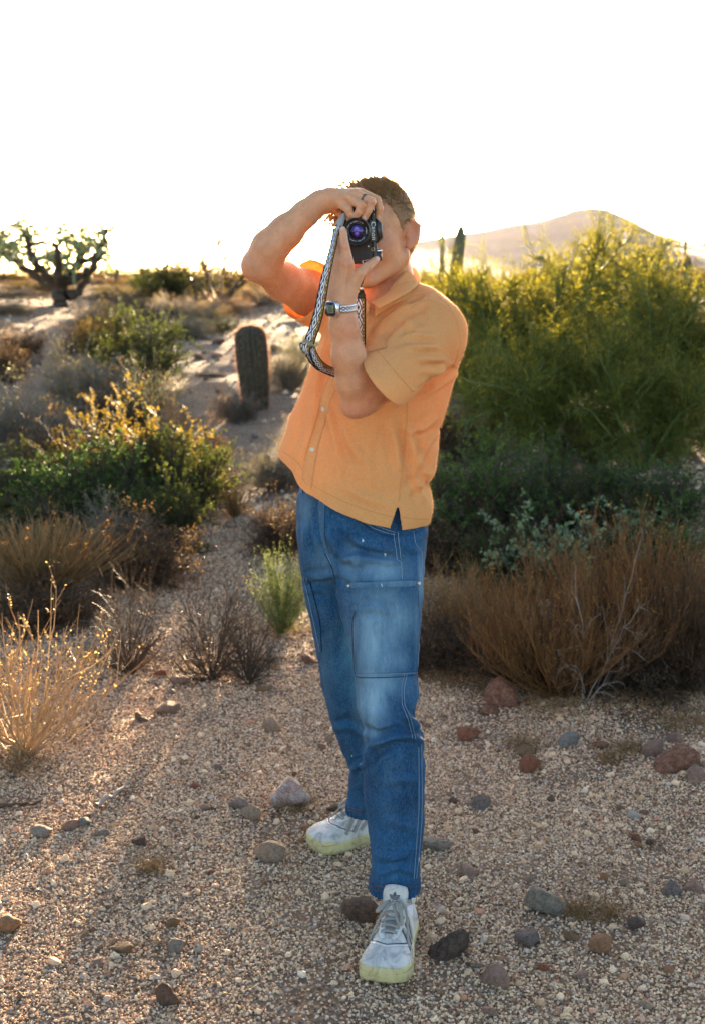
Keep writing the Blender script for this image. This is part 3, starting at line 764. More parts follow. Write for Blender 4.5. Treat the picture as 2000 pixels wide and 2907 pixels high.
for i, (px, Y, top, w) in enumerate([(1200, 22, 775, 200), (1300, 25, 770, 220), (1420, 27, 765, 200), (1540, 30, 765, 240), (1680, 32, 760, 240), (1800, 30, 768, 240), (1900, 26, 765, 220), (1990, 24, 760, 200), (1240, 40, 765, 200), (1120, 36, 772, 200), (2050, 30, 765, 220), (1170, 28, 790, 160)]):
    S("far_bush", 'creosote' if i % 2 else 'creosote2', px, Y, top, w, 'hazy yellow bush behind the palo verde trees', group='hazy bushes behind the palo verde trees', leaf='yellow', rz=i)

# bare mesquite tree on the skyline
def mesquite():
    rg = np.random.default_rng(31); A = Acc()
    n1 = 6; az = rg.uniform(0, 6.28, n1); tl = rg.uniform(.2, .9, n1)
    D = np.stack([np.sin(tl) * np.cos(az), np.sin(tl) * np.sin(az), np.cos(tl)], 1)
    P1 = grow(rg, np.zeros((n1, 3)), D, rg.uniform(.6, .85, n1), 8, .22, .05)
    v, f = tubes(P1, .011 * np.linspace(1, .3, 8)[None] * np.ones((n1, 1)), 5); A.add(v, f)
    S_, T, i, t = sample_on(rg, P1, 70, .3)
    P2 = grow(rg, S_, T + rg.normal(size=(70, 3)) * .7, .4 * rg.uniform(.4, 1, 70), 6, .28, .03)
    v, f = tubes(P2, .0042 * np.linspace(1, .4, 6)[None] * np.ones((70, 1)), 4); A.add(v, f)
    S_, T, i, t = sample_on(rg, P2, 500, .2)
    P3 = grow(rg, S_, T + rg.normal(size=(500, 3)) * .8, .2 * rg.uniform(.3, 1, 500), 5, .3, 0)
    v, f = tubes(P3, .0024 * np.linspace(1, .4, 5)[None] * np.ones((500, 1)), 3); A.add(v, f)
    S_, T, i, t = sample_on(rg, P3, 600, .3)
    D4 = unit(T + rg.normal(size=(600, 3))); Nn = unit(np.cross(D4, rg.normal(size=(600, 3)))); L_ = np.full(600, .022)
    B = Acc().add(*quads_at(S_, D4, Nn, L_, L_ * .5))
    return A.mesh("mesquite_limbs", [TM['dark']]), B.mesh("mesquite_crown", [LM['yellow']])
MESQ = mesquite()
def mtree(px, Y, top_py, w, label, rz):
    x = W(px, 1000, Y)[0]; z = float(gz(x, Y)) - .02; h = W(px, top_py, Y)[2] - z; s = w * Y / F
    root = empty("mesquite_tree", (x, Y, z), rz); tag(root, label, 'tree')
    a = obj("trunk", MESQ[0], root); a.scale = (s / 1.3, s / 1.3, h / .66); a['kind'] = 'stuff'
    b = obj("crown", MESQ[1], root); b.scale = a.scale; b['kind'] = 'stuff'
S("bare_tree", 'baretree', 628, 22.5, 615, 260, 'nearly bare thorny tree left of the raised elbow', 'tree', leaf='yellow', rz=.8)
mtree(850, 24, 640, 260, 'thin bare branches seen through the bent arm', 2.0)

# ------------------------------------------------------------------ cacti
def cactus_mat(name, c1, c2, sp):
    m, nt, b = newmat(name); n1 = noise(nt, 14, 4, .6, objco(nt))
    L(nt, ramp(nt, n1.outputs[0], [(.35, c1), (.65, c2)]), b.inputs['Base Color']); b.inputs['Roughness'].default_value = .75
    bump(nt, b, n1.outputs[0], .4, .01); return m
M_BARREL = cactus_mat("barrel_skin", (.028, .024, .011), (.058, .046, .024), 1)
M_SAG = cactus_mat("saguaro_skin", (.045, .055, .025), (.09, .10, .05), 1)
M_SPINE = leafmat("reddish_spine", (.26, .11, .06), (.46, .24, .14), .35, tc=(1.2, 1.0, .8))
TIP = .2
def ribbed(pts, rad, ribs, depth, ns=None):
    """ribbed column along pts; rad list"""
    pts = np.array(pts, float); rad = np.array(rad, float); ns = ns or ribs * 4
    t = np.linspace(0, 1, len(pts)); tt = np.linspace(0, 1, 34)
    P = np.stack([np.interp(tt, t, pts[:, i]) for i in range(3)], 1); R = np.interp(tt, t, rad)
    # rounded tip
    R = R * np.sqrt(np.clip((1 - tt) / TIP, 0.0, 1) * (2 - np.clip((1 - tt) / TIP, 0, 1)))
    T = unit(np.gradient(P, axis=0)); A = unit(np.cross(T, np.array([0, 1.0, 0.01]))); B = np.cross(T, A)
    a = np.arange(ns) * 2 * math.pi / ns; rr = 1 + depth * np.cos(a * ribs)
    V_ = P[:, None] + R[:, None, None] * rr[None, :, None] * (A[:, None] * np.cos(a)[None, :, None] + B[:, None] * np.sin(a)[None, :, None])
    idx = np.arange(34 * ns).reshape(34, ns); q, p = idx[:-1], idx[1:]
    f = np.stack([q, np.roll(q, -1, 1), np.roll(p, -1, 1), p], -1).reshape(-1, 4)
    rib = []
    for k in range(ribs):
        j = int(round(k * ns / ribs)) % ns
        rib.append((V_[:, j], (V_[:, j] - P)))
    return V_.reshape(-1, 3), f, rib
def spines_for(ribs, step, ln, rg, w=.0016, tip=1.0, per=5):
    Pq = []; Dq = []
    for pts, nr in ribs:
        seg = np.linalg.norm(np.diff(pts, axis=0), axis=1); cum = np.concatenate([[0], np.cumsum(seg)])
        d = np.arange(0, cum[-1], step)
        P = np.stack([np.interp(d, cum, pts[:, i]) for i in range(3)], 1); Nn = unit(np.stack([np.interp(d, cum, nr[:, i]) for i in range(3)], 1))
        for _ in range(per):
            Pq.append(P); Dq.append(unit(Nn + rg.normal(size=Nn.shape) * .75))
    P = np.concatenate(Pq); D = np.concatenate(Dq); Nn = unit(np.cross(D, rg.normal(size=D.shape)))
    Ln = ln * rg.uniform(.6, 1.3, len(P))
    return quads_at(P, D, Nn, Ln, np.full(len(P), w))
def barrel():
    Y = 12.5; s = Y / F; b = ground(727, 1118); rg = np.random.default_rng(5)
    x0 = W(727, 1100, Y)[0]; z0 = float(gz(x0, Y)) - .05
    zt = W(715, 922, Y)[2]; H = zt - z0
    pts = [(0, 0, 0), (-.01, 0, H * .3), (-.03, 0, H * .6), (-.045, 0, H * .85), (-.05, 0, H)]
    rad = [.105, .130, .142, .140, .126]
    root = empty("barrel_cactus", (x0, Y, z0)); tag(root, 'stout ribbed barrel cactus with glowing pink rim on the slope', 'cactus')
    v, f, rb = ribbed(pts, rad, 17, .11)
    obj("body", mesh_np("barrel_body", v, f, [M_BARREL], True), root)
    q = spines_for(rb, .022, .036, rg, .0022, per=4)
    o = obj("spines", mesh_np("barrel_spines", *q, [M_SPINE]), root); o['kind'] = 'stuff'
barrel()
def saguaro(px, Y, top_py, wpx, label, arms=(), name="saguaro", rim=False, lean=0):
    x = W(px, 800, Y)[0]; z = float(gz(x, Y)) - .1; H = W(px, top_py, Y)[2] - z; r = wpx * Y / F / 2
    root = empty(name, (x, Y, z)); tag(root, label, 'cactus', 'tall columnar cacti on the skyline')
    v, f, rb = ribbed([(0, 0, 0), (lean * .4, 0, H * .5), (lean, 0, H)], [r * .85, r, r * .8], 12, .08, 48)
    obj("trunk", mesh_np("saguaro_trunk", v, f, [M_SAG], True), root)
    if rim:
        o = obj("spines", mesh_np("saguaro_spines", *spines_for(rb, .05, r * .35, np.random.default_rng(3), r * .05, per=4), [M_SPINE]), root); o['kind'] = 'stuff'
    for (dx, zh, ztop, ar) in arms:
        sx = 1 if dx > 0 else -1
        v, f, _ = ribbed([(0, 0, H * zh), (dx * .7, 0, H * (zh + .01)), (dx, 0, H * (zh + .08)), (dx, 0, H * ztop)], [r * ar] * 4, 10, .08, 40)
        obj("arm", mesh_np("saguaro_arm", v, f, [M_SAG], True), root)
saguaro(1286, 22, 638, 32, 'thick hazy columnar cactus beside the shoulder in the glow', lean=.12)
saguaro(1252, 34, 640, 13, 'thin hazy columnar cactus left of the thick one')
saguaro(1158, 34, 690, 13, 'columnar cactus just behind the ear')
saguaro(1940, 30, 655, 9, 'tall thin columnar cactus on the right below the mountain slope')
saguaro(1823, 32, 685, 11, 'columnar cactus with short raised arms on the right', arms=((-.12, .62, .8, .7), (.2, .55, .78, .7)))
saguaro(1946, 17, 722, 32, 'thick spiny columnar cactus with pink rim on the right', rim=True)
saguaro(1922, 34, 708, 8, 'short columnar cactus left of the spiny one')
saguaro(238, 30, 615, 5, 'very thin pole like cactus rising behind the branching cactus')
saguaro(328, 28, 712, 7, 'thin leaning cactus pole right of the branching cactus', lean=.08)
saguaro(305, 30, 645, 5, 'thin cactus stem at the right side of the branching cactus')

# branching chain cholla
def cholla():
    Y = 21.0; s = Y / F
    x0 = W(180, 900, Y)[0]; z0 = float(gz(x0, Y)) - .05
    def q(cx, cy, dy=0.0):
        px, py = cx * .5639, cy * .5639 + 550
        p = W(px, py, Y); return (p[0] - x0, dy, p[2] - z0)
    zb = q(310, 620)[2]
    limbs = [
        [(312, 640, 0, .145), (308, 560, 0, .13), (300, 500, 0, .125), (296, 465, 0, .12)],
        [(298, 480, 0, .10), (240, 462, .1, .085), (170, 420, .15, .075), (110, 370, .1, .065), (50, 318, .1, .055), (0, 298, 0, .045), (-60, 270, 0, .035)],
        [(300, 470, 0, .10), (250, 415, -.15, .08), (205, 360, -.2, .07), (168, 300, -.2, .06), (155, 240, -.2, .045), (140, 195, -.2, .03)],
        [(170, 388, -.2, .04), (210, 390, -.25, .04), (215, 330, -.3, .03)],
        [(305, 470, 0, .11), (340, 420, .1, .09), (380, 365, .15, .08), (395, 310, .2, .065), (385, 250, .2, .045)],
        [(300, 470, 0, .10), (320, 400, -.3, .07), (330, 330, -.5, .055), (320, 250, -.6, .04)],
        [(310, 455, 0, .10), (370, 425, -.1, .085), (440, 410, -.1, .075), (480, 370, -.1, .065), (500, 310, -.1, .055), (525, 240, -.1, .045), (545, 180, -.1, .03)],
        [(340, 520, 0, .10), (380, 500, .2, .08), (412, 440, .3, .06), (430, 380, .4, .05)],
        [(385, 345, .2, .055), (440, 332, .1, .05), (500, 300, .0, .04), (540, 300, 0, .03)],
        [(395, 300, .2, .05), (430, 290, .2, .045), (450, 240, .2, .035)],
        [(150, 262, -.2, .04), (200, 250, -.1, .035), (250, 245, 0, .03)],
        [(110, 370, .1, .05), (60, 330, .4, .04), (30, 250, .5, .03)],
    ]
    bark = leafmat("cholla_bark", (.035, .025, .018), (.06, .045, .03), 0)
    joint = leafmat("cholla_joint", (.13, .20, .10), (.24, .32, .17), .12)
    spn = leafmat("cholla_spine", (.55, .52, .36), (.72, .68, .50), .5)
    root = empty("cholla_cactus", (x0, Y, z0)); tag(root, 'tree like branching cactus with drooping pale green joints at the left', 'cactus')
    rg = np.random.default_rng(8); J = Acc(); SP = Acc()
    for li, lb in enumerate(limbs):
        A = Acc()
        P = np.array([q(a, b, d) for a, b, d, r in lb]); R = np.array([r for *_, r in lb]) * .95
        t = np.linspace(0, 1, len(P)); tt = np.linspace(0, 1, 22)
        Pp = np.stack([np.interp(tt, t, P[:, i]) for i in range(3)], 1); 
        Pp[1:-1] = (Pp[:-2] + 2 * Pp[1:-1] + Pp[2:]) / 4; Pp[1:-1] += rg.normal(size=(20, 3)) * .012
        Rr = np.interp(tt, t, R) * (1 + .15 * np.sin(tt * 40))
        v, f = tubes(Pp[None], Rr[None], 8); A.add(v, f)
        obj("trunk" if li == 0 else "limb", A.mesh("cholla_limb", [bark], True), root)
    clusters = [(125, 175, 62, 58), (60, 240, 75, 45), (15, 285, 60, 45), (75, 300, 70, 45), (300, 185, 60, 40), (350, 225, 85, 60), (440, 225, 60, 45), (495, 175, 40, 30), (530, 200, 30, 35), (535, 320, 45, 55), (285, 300, 80, 35), (300, 345, 80, 45), (265, 325, 60, 30), (400, 270, 70, 35), (-40, 260, 60, 50), (400, 380, 60, 35), (160, 215, 40, 30), (250, 350, 50, 40), (540, 270, 30, 50)]
    base_s = None
    import bmesh
    bm = bmesh.new(); bmesh.ops.create_icosphere(bm, subdivisions=1, radius=1); SV = np.array([v.co[:] for v in bm.verts]); SF = np.array([[v.index for v in f.verts] for f in bm.faces]); bm.free()
    for (cx, cy, rx, ry) in clusters:
        rx *= .85; ry *= .85
        n = int(rx * ry / 120)
        for k in range(n):
            a = rg.uniform(0, 6.28); u = math.sqrt(rg.uniform()); dd = rg.uniform(-.35, .35)
            p = np.array(q(cx + rx * u * math.cos(a), cy + ry * u * math.sin(a) * .8 - 8, dd))
            m = rg.integers(2, 5); d = unit(np.array([rg.normal() * .6, rg.normal() * .5, .25 if k % 3 else -.9]))
            for j in range(m):
                l = rg.uniform(.04, .065); w_ = l * .42
                z = d; xx = unit(np.cross(z, [0.3, 1, 0.1])); yy = np.cross(z, xx)
                vv = p + d * l + (SV[:, :1] * xx * w_ + SV[:, 1:2] * yy * w_ + SV[:, 2:] * z * l * 1.05)
                J.add(vv, SF)
                ds = unit(rg.normal(size=(9, 3))); SP.add(*quads_at(p + d * l + ds * w_ * .8, ds, unit(np.cross(ds, rg.normal(size=(9, 3)))), np.full(9, .035), np.full(9, .006)))
                p = p + d * l * 1.9; d = unit(d + rg.normal(size=3) * .35 + np.array([0, 0, -.42]))
    o = obj("joints", J.mesh("cholla_joints", [joint], True), root); o['kind'] = 'stuff'
    o = obj("spines", SP.mesh("cholla_spines", [spn]), root); o['kind'] = 'stuff'
cholla()

# ------------------------------------------------------------------ litter: sticks and dry tufts
def stick(p0, p1, r, label, mat):
    a = ground(*p0); b = ground(*p1); n = 12; t = np.linspace(0, 1, n); rg = np.random.default_rng(int(abs(p0[0])))
    P = a[None] * (1 - t[:, None]) + b[None] * t[:, None]
    P[:, 2] = gz(P[:, 0], P[:, 1]) + r * 1.4; P += rg.normal(size=P.shape) * r * .45
    v, f = tubes(P[None], (r * (1 - .45 * t) * rg.uniform(.8, 1.2, n))[None], 7)
    o = obj("stick", mesh_np("stick", v, f, [mat], True)); tag(o, label, 'stick')
stick((275, 2300), (368, 2231), .008, 'short pale weathered stick lying on the left gravel', TM['tan'] if 'tan' in TM else TM['bare'])
stick((-20, 2296), (128, 2281), .006, 'thin dark stick at the left edge of the gravel', TM['brown'])
tuft_v, tuft_f = None, None
def litter():
    rg = np.random.default_rng(77); A = Acc(); B = Acc()
    n = 2600
    y = rg.uniform(2.2, 8.5, n); x = rg.uniform(-1, 1, n) * (y * .29 + .3)
    az = rg.uniform(0, 6.28, n); Ln = rg.uniform(.01, .05, n)
    P = np.zeros((n, 3, 3)); P[:, 0] = np.stack([x, y, gz(x, y) + .006], 1)
    P[:, 1] = P[:, 0] + np.stack([np.cos(az) * Ln / 2, np.sin(az) * Ln / 2, rg.uniform(0, .006, n)], 1)
    P[:, 2] = P[:, 0] + np.stack([np.cos(az + .3) * Ln, np.sin(az + .3) * Ln, rg.uniform(-.002, .004, n)], 1)
    v, f = tubes(P, np.full((n, 3), .0007), 3); A.add(v, f)
    o = obj("dry_litter", A.mesh("litter", [TM['straw']])); tag(o, 'dry stalk litter strewn on the gravel', kind='stuff')
    spots = [(850, 2290, 60), (1480, 2120, 60), (1720, 2600, 50), (1930, 2060, 90), (1840, 1990, 160), (1700, 1960, 120), (1950, 1950, 140), (740, 1890, 70), (560, 1900, 60), (400, 1880, 80), (260, 1870, 60), (60, 2180, 90), (1390, 1960, 100), (1250, 1930, 90), (1780, 2130, 50), (1730, 2160, 40), (800, 1800, 80), (1560, 2010, 120), (430, 2470, 40), (1640, 2600, 40), (970, 1890, 50)]
    for (px, py, w) in spots:
        c = ground(px, py); k = int(w * 3.2); s = c[1] / F
        x = c[0] + rg.normal(size=k) * w * s * .5; y = c[1] + rg.normal(size=k) * w * s * .6
        D = np.stack([rg.normal(size=k) * .6, rg.normal(size=k) * .6, np.ones(k) * .7], 1)
        P = grow(rg, np.stack([x, y, gz(x, y)], 1), D, rg.uniform(.02, .08, k), 4, .2, -.08)
        v, f = tubes(P, np.full((k, 4), .0008) * np.linspace(1, .4, 4), 3); B.add(v, f)
    o = obj("dry_grass", B.mesh("dry_grass", [TM['straw']])); tag(o, 'short dry grass tufts among the gravel', kind='stuff')
litter()
# ------------------------------------------------------------------ implicit surface tools
class Field:
    def __init__(s, lo, hi, h):
        s.lo = np.array(lo, float); s.h = h
        s.n = np.ceil((np.array(hi) - s.lo) / h).astype(int) + 1
        s.a = np.full(s.n, .08, dtype=np.float32)
    def win(s, lo, hi):
        i0 = np.clip(np.floor((np.asarray(lo) - s.lo) / s.h).astype(int), 0, s.n - 1)
        i1 = np.clip(np.ceil((np.asarray(hi) - s.lo) / s.h).astype(int) + 1, 1, s.n)
        ax = [s.lo[k] + s.h * np.arange(i0[k], i1[k]) for k in range(3)]
        X, Y_, Z = np.meshgrid(*ax, indexing='ij', sparse=True)
        return tuple(slice(a, b) for a, b in zip(i0, i1)), X.astype(np.float32), Y_.astype(np.float32), Z.astype(np.float32)
    def put(s, sl_, d, k, op='add'):
        A = s.a[sl_]
        if not A.size: return
        if op == 'add':
            hh = np.clip(.5 + .5 * (A - d) / k, 0, 1); s.a[sl_] = A * (1 - hh) + d * hh - k * hh * (1 - hh)
        else:
            d = -d; hh = np.clip(.5 + .5 * (d - A) / k, 0, 1); s.a[sl_] = A * (1 - hh) + d * hh + k * hh * (1 - hh)
    def cap(s, a, b, ra, rb, k=.012, op='add'):
        a = np.asarray(a, float); b = np.asarray(b, float); pad = max(ra, rb) + k * 1.5 + .006
        sl_, X, Y_, Z = s.win(np.minimum(a, b) - pad, np.maximum(a, b) + pad)
        ab = b - a; L2 = max(ab @ ab, 1e-9)
        t = np.clip(((X - a[0]) * ab[0] + (Y_ - a[1]) * ab[1] + (Z - a[2]) * ab[2]) / L2, 0, 1)
        d = np.sqrt((X - a[0] - t * ab[0]) ** 2 + (Y_ - a[1] - t * ab[1]) ** 2 + (Z - a[2] - t * ab[2]) ** 2) - (ra + (rb - ra) * t)
        s.put(sl_, d, k, op)
    def chain(s, pts, k=.012, kj=None):
        for (a, ra), (b, rb) in zip(pts[:-1], pts[1:]): s.cap(a, b, ra, rb, k)
    def ell(s, c, r, R=None, k=.012, op='add'):
        c = np.asarray(c, float); r = np.asarray(r, float); R = np.eye(3) if R is None else np.asarray(R)   # rows = local axes
        pad = r.max() + k * 1.5 + .006
        sl_, X, Y_, Z = s.win(c - pad, c + pad)
        X = X - c[0]; Y_ = Y_ - c[1]; Z = Z - c[2]
        u = [R[i][0] * X + R[i][1] * Y_ + R[i][2] * Z for i in range(3)]
        k0 = np.sqrt(sum((u[i] / r[i]) ** 2 for i in range(3))) + 1e-6
        k1 = np.sqrt(sum((u[i] / r[i] ** 2) ** 2 for i in range(3))) + 1e-6
        s.put(sl_, k0 * (k0 - 1) / k1, k, op)
    def stack(s, rows, k=.02, p=2.0):
        """rows: (z, cx, cy, ax, ay, yaw) sorted by any z; horizontal ellipses blended along z"""
        r = np.array(sorted(rows)); zlo, zhi = r[0, 0], r[-1, 0]; m = max(r[:, 3].max(), r[:, 4].max()) + .05
        lo = np.array([r[:, 1].min() - m, r[:, 2].min() - m, zlo - .03]); hi = np.array([r[:, 1].max() + m, r[:, 2].max() + m, zhi + .03])
        sl_, X, Y_, Z = s.win(lo, hi)
        zc = np.clip(Z, zlo, zhi)
        cx, cy, ax, ay, yw = [np.interp(zc, r[:, 0], r[:, i]).astype(np.float32) for i in range(1, 6)]
        dx = X - cx; dy = Y_ - cy; c, s_ = np.cos(yw), np.sin(yw)
        u = (dx * c + dy * s_) / ax; v = (-dx * s_ + dy * c) / ay
        k0 = (np.abs(u) ** p + np.abs(v) ** p) ** (1 / p) + 1e-6
        k1 = np.sqrt((u / ax) ** 2 + (v / ay) ** 2) + 1e-6
        d = np.where(k0 > .2, k0 * (k0 - 1) / k1, -np.minimum(ax, ay) * .8)
        dz = np.maximum(zlo - Z, Z - zhi)
        d = np.where(dz > 0, np.sqrt(np.maximum(d, 0) ** 2 + dz ** 2), np.maximum(d, np.where(d > -.5, d, d)))
        d = np.where(dz > 0, d, np.maximum(d, dz))
        s.put(sl_, d.astype(np.float32), k)
    def mesh(s, smooth_it=1):
        a = s.a; n = np.array(a.shape); inside = a < 0
        c = inside[:-1, :-1, :-1].astype(np.int8)
        for dx in (0, 1):
            for dy in (0, 1):
                for dz in (0, 1):
                    if dx or dy or dz: c = c + inside[dx:n[0] - 1 + dx, dy:n[1] - 1 + dy, dz:n[2] - 1 + dz]
        act = np.argwhere((c > 0) & (c < 8)); del c
        cid = np.full(n - 1, -1, dtype=np.int32); cid[tuple(act.T)] = np.arange(len(act))
        P = np.zeros((len(act), 3)); cnt = np.zeros(len(act))
        corners = [np.array([x, y, z]) for x in (0, 1) for y in (0, 1) for z in (0, 1)]
        vals = {tuple(q): a[tuple((act + q).T)] for q in corners}
        for q in corners:
            for ax in range(3):
                if q[ax]: continue
                q2 = q.copy(); q2[ax] = 1
                v0, v1 = vals[tuple(q)], vals[tuple(q2)]; m = (v0 < 0) != (v1 < 0)
                t = np.where(m, v0 / np.where(m, v0 - v1, 1), 0)
                pt = np.repeat(q[None].astype(float), len(act), 0); pt[:, ax] += t
                P += np.where(m[:, None], pt, 0); cnt += m
        P = P / np.maximum(cnt, 1)[:, None]; P = s.lo + s.h * (act + P)
        F_ = []
        for ax in range(3):
            o1, o2 = [k for k in range(3) if k != ax]
            sl0 = [slice(1, -1)] * 3; sl0[ax] = slice(0, -1); sl1 = list(sl0); sl1[ax] = slice(1, None)
            A0, A1 = inside[tuple(sl0)], inside[tuple(sl1)]
            e = np.argwhere(A0 != A1); off = np.array([1, 1, 1]); off[ax] = 0; e = e + off
            e = e[(e[:, ax] < n[ax] - 1)]
            flip = inside[tuple(e.T)]
            def cc(d1, d2):
                q = e.copy(); q[:, o1] -= d1; q[:, o2] -= d2; return cid[tuple(q.T)]
            quad = np.stack([cc(0, 0), cc(1, 0), cc(1, 1), cc(0, 1)], 1)
            if ax == 1: flip = ~flip
            quad = np.where(flip[:, None], quad, quad[:, ::-1])
            F_.append(quad[(quad >= 0).all(1)])
        F_ = np.concatenate(F_)
        for _ in range(smooth_it): P = lap(P, F_, .5)
        return P, F_
def lap(P, F_, w):
    S_ = np.zeros_like(P); c = np.zeros(len(P))
    for a, b in ((0, 1), (1, 2), (2, 3), (3, 0)):
        for i, j in ((a, b), (b, a)):
            for k in range(3): S_[:, k] += np.bincount(F_[:, i], P[F_[:, j], k], len(P))
            c += np.bincount(F_[:, i], minlength=len(P))
    return P * (1 - w) + w * S_ / np.maximum(c, 1)[:, None]
def vnormals(P, F_):
    n = np.cross(P[F_[:, 2]] - P[F_[:, 0]], P[F_[:, 3]] - P[F_[:, 1]]); N_ = np.zeros_like(P)
    for j in range(4):
        for k in range(3): N_[:, k] += np.bincount(F_[:, j], n[:, k], len(P))
    return unit(N_)
def compact(P, F_, extra=None):
    u = np.unique(F_); m = np.full(len(P), -1); m[u] = np.arange(len(u))
    return (P[u], m[F_]) if extra is None else (P[u], m[F_], extra[u])
def seg_dist(q, poly):
    """distance of 2-D points q (n,2) to a polyline, with the side (sign)"""
    poly = np.asarray(poly, float); best = np.full(len(q), 1e9); sg = np.zeros(len(q)); tt = np.zeros(len(q)); L_ = 0
    for a, b in zip(poly[:-1], poly[1:]):
        ab = b - a; l = np.linalg.norm(ab); t = np.clip(((q - a) @ ab) / (l * l), 0, 1)
        r = q - a - t[:, None] * ab; d = np.linalg.norm(r, axis=1); m = d < best
        best[m] = d[m]; sg[m] = np.sign(ab[0] * r[m, 1] - ab[1] * r[m, 0]); tt[m] = L_ + t[m] * l; L_ += l
    return best, sg, tt / L_
def curve_px(poly, n):
    """smooth resample of a polyline (any dimension)"""
    p = np.asarray(poly, float); s_ = np.concatenate([[0], np.cumsum(np.linalg.norm(np.diff(p[:, :2], axis=0), axis=1))]); t = np.linspace(0, s_[-1], n)
    out = np.stack([np.interp(t, s_, p[:, k]) for k in range(p.shape[1])], 1)
    for _ in range(max(1, n // 14)): out[1:-1] = (out[:-2] + 2 * out[1:-1] + out[2:]) / 4
    return out
def folds(P, Nn, lst, facing=True):
    """raise or sink the cloth along traced fold lines"""
    q = proj(P); view = unit(P - np.array([0, 0, CAMZ])); fr = (Nn * view).sum(1) < -.02
    for poly, amp, wpx in lst:
        d, sg, t = seg_dist(q, curve_px(poly, 16))
        e = np.sin(np.clip(t, 0.0, 1) * math.pi) ** .5
        g = amp * np.exp(-(d / wpx) ** 2) * e - .55 * amp * np.exp(-((d - wpx * 1.9) / (wpx * .9)) ** 2) * e
        P = P + Nn * np.where(fr, g, 0)[:, None]
    return P

# ------------------------------------------------------------------ the person
person = empty("person", (float(W(1060, 1400, 3.1)[0]), 3.1, 0))
tag(person, 'person in orange button shirt and blue cargo jeans, both hands on a camera', 'person')
bpy.context.view_layer.update()
PINV = person.matrix_world.inverted()
def pchild(name, me, parent=None):
    """a part whose mesh is written in world coordinates, moved into the thing's own space"""
    o = obj(name, me)
    root = parent or person
    o.parent = root
    o.matrix_parent_inverse = root.matrix_world.inverted()
    return o

def skin_mat():
    m, nt, b = newmat("skin"); co = objco(nt)
    n1 = noise(nt, 14, 4, .6, co); n2 = noise(nt, 300, 2, .6, co)
    at = N(nt, 'ShaderNodeAttribute', attribute_name='flush')
    c = ramp(nt, n1.outputs[0], [(.3, (.56, .27, .14)), (.7, (.68, .36, .20))])
    c = mixc(nt, at.outputs['Fac'], c, (.62, .20, .13))
    n6 = noise(nt, 42, 5, .65, co); c = mixc(nt, .5, c, ramp(nt, n6.outputs[0], [(.35, (.84, .72, .66)), (.6, (1.08, 1.04, 1.0))]), 'MULTIPLY')
    c = mixc(nt, .25, c, ramp(nt, n2.outputs[0], [(.3, (.8, .75, .7)), (.7, (1.1, 1.1, 1.1))]), 'MULTIPLY')
    vo = N(nt, 'ShaderNodeTexVoronoi'); vo.inputs['Scale'].default_value = 38; L(nt, co, vo.inputs['Vector'])
    mole = ramp(nt, vo.outputs['Distance'], [(.035, (.35, .2, .15)), (.06, (1, 1, 1))]); sp_ = N(nt, 'ShaderNodeSeparateColor'); L(nt, vo.outputs['Color'], sp_.inputs[0])
    c = mixc(nt, mathn(nt, 'GREATER_THAN', sp_.outputs[0], .8), c, mixc(nt, 1.0, c, mole, 'MULTIPLY'))
    L(nt, c, b.inputs['Base Color']); b.inputs['Roughness'].default_value = .5
    b.inputs['Specular IOR Level'].default_value = .4
    b.inputs['Subsurface Weight'].default_value = .25; b.inputs['Subsurface Radius'].default_value = (1, .35, .2); b.inputs['Subsurface Scale'].default_value = .008
    n5 = noise(nt, 75, 4, .6, co); bump(nt, b, mathn(nt, 'ADD', mathn(nt, 'MULTIPLY', n2.outputs[0], .4), n5.outputs[0]), .22, .004)
    return m
M_SKIN = skin_mat()

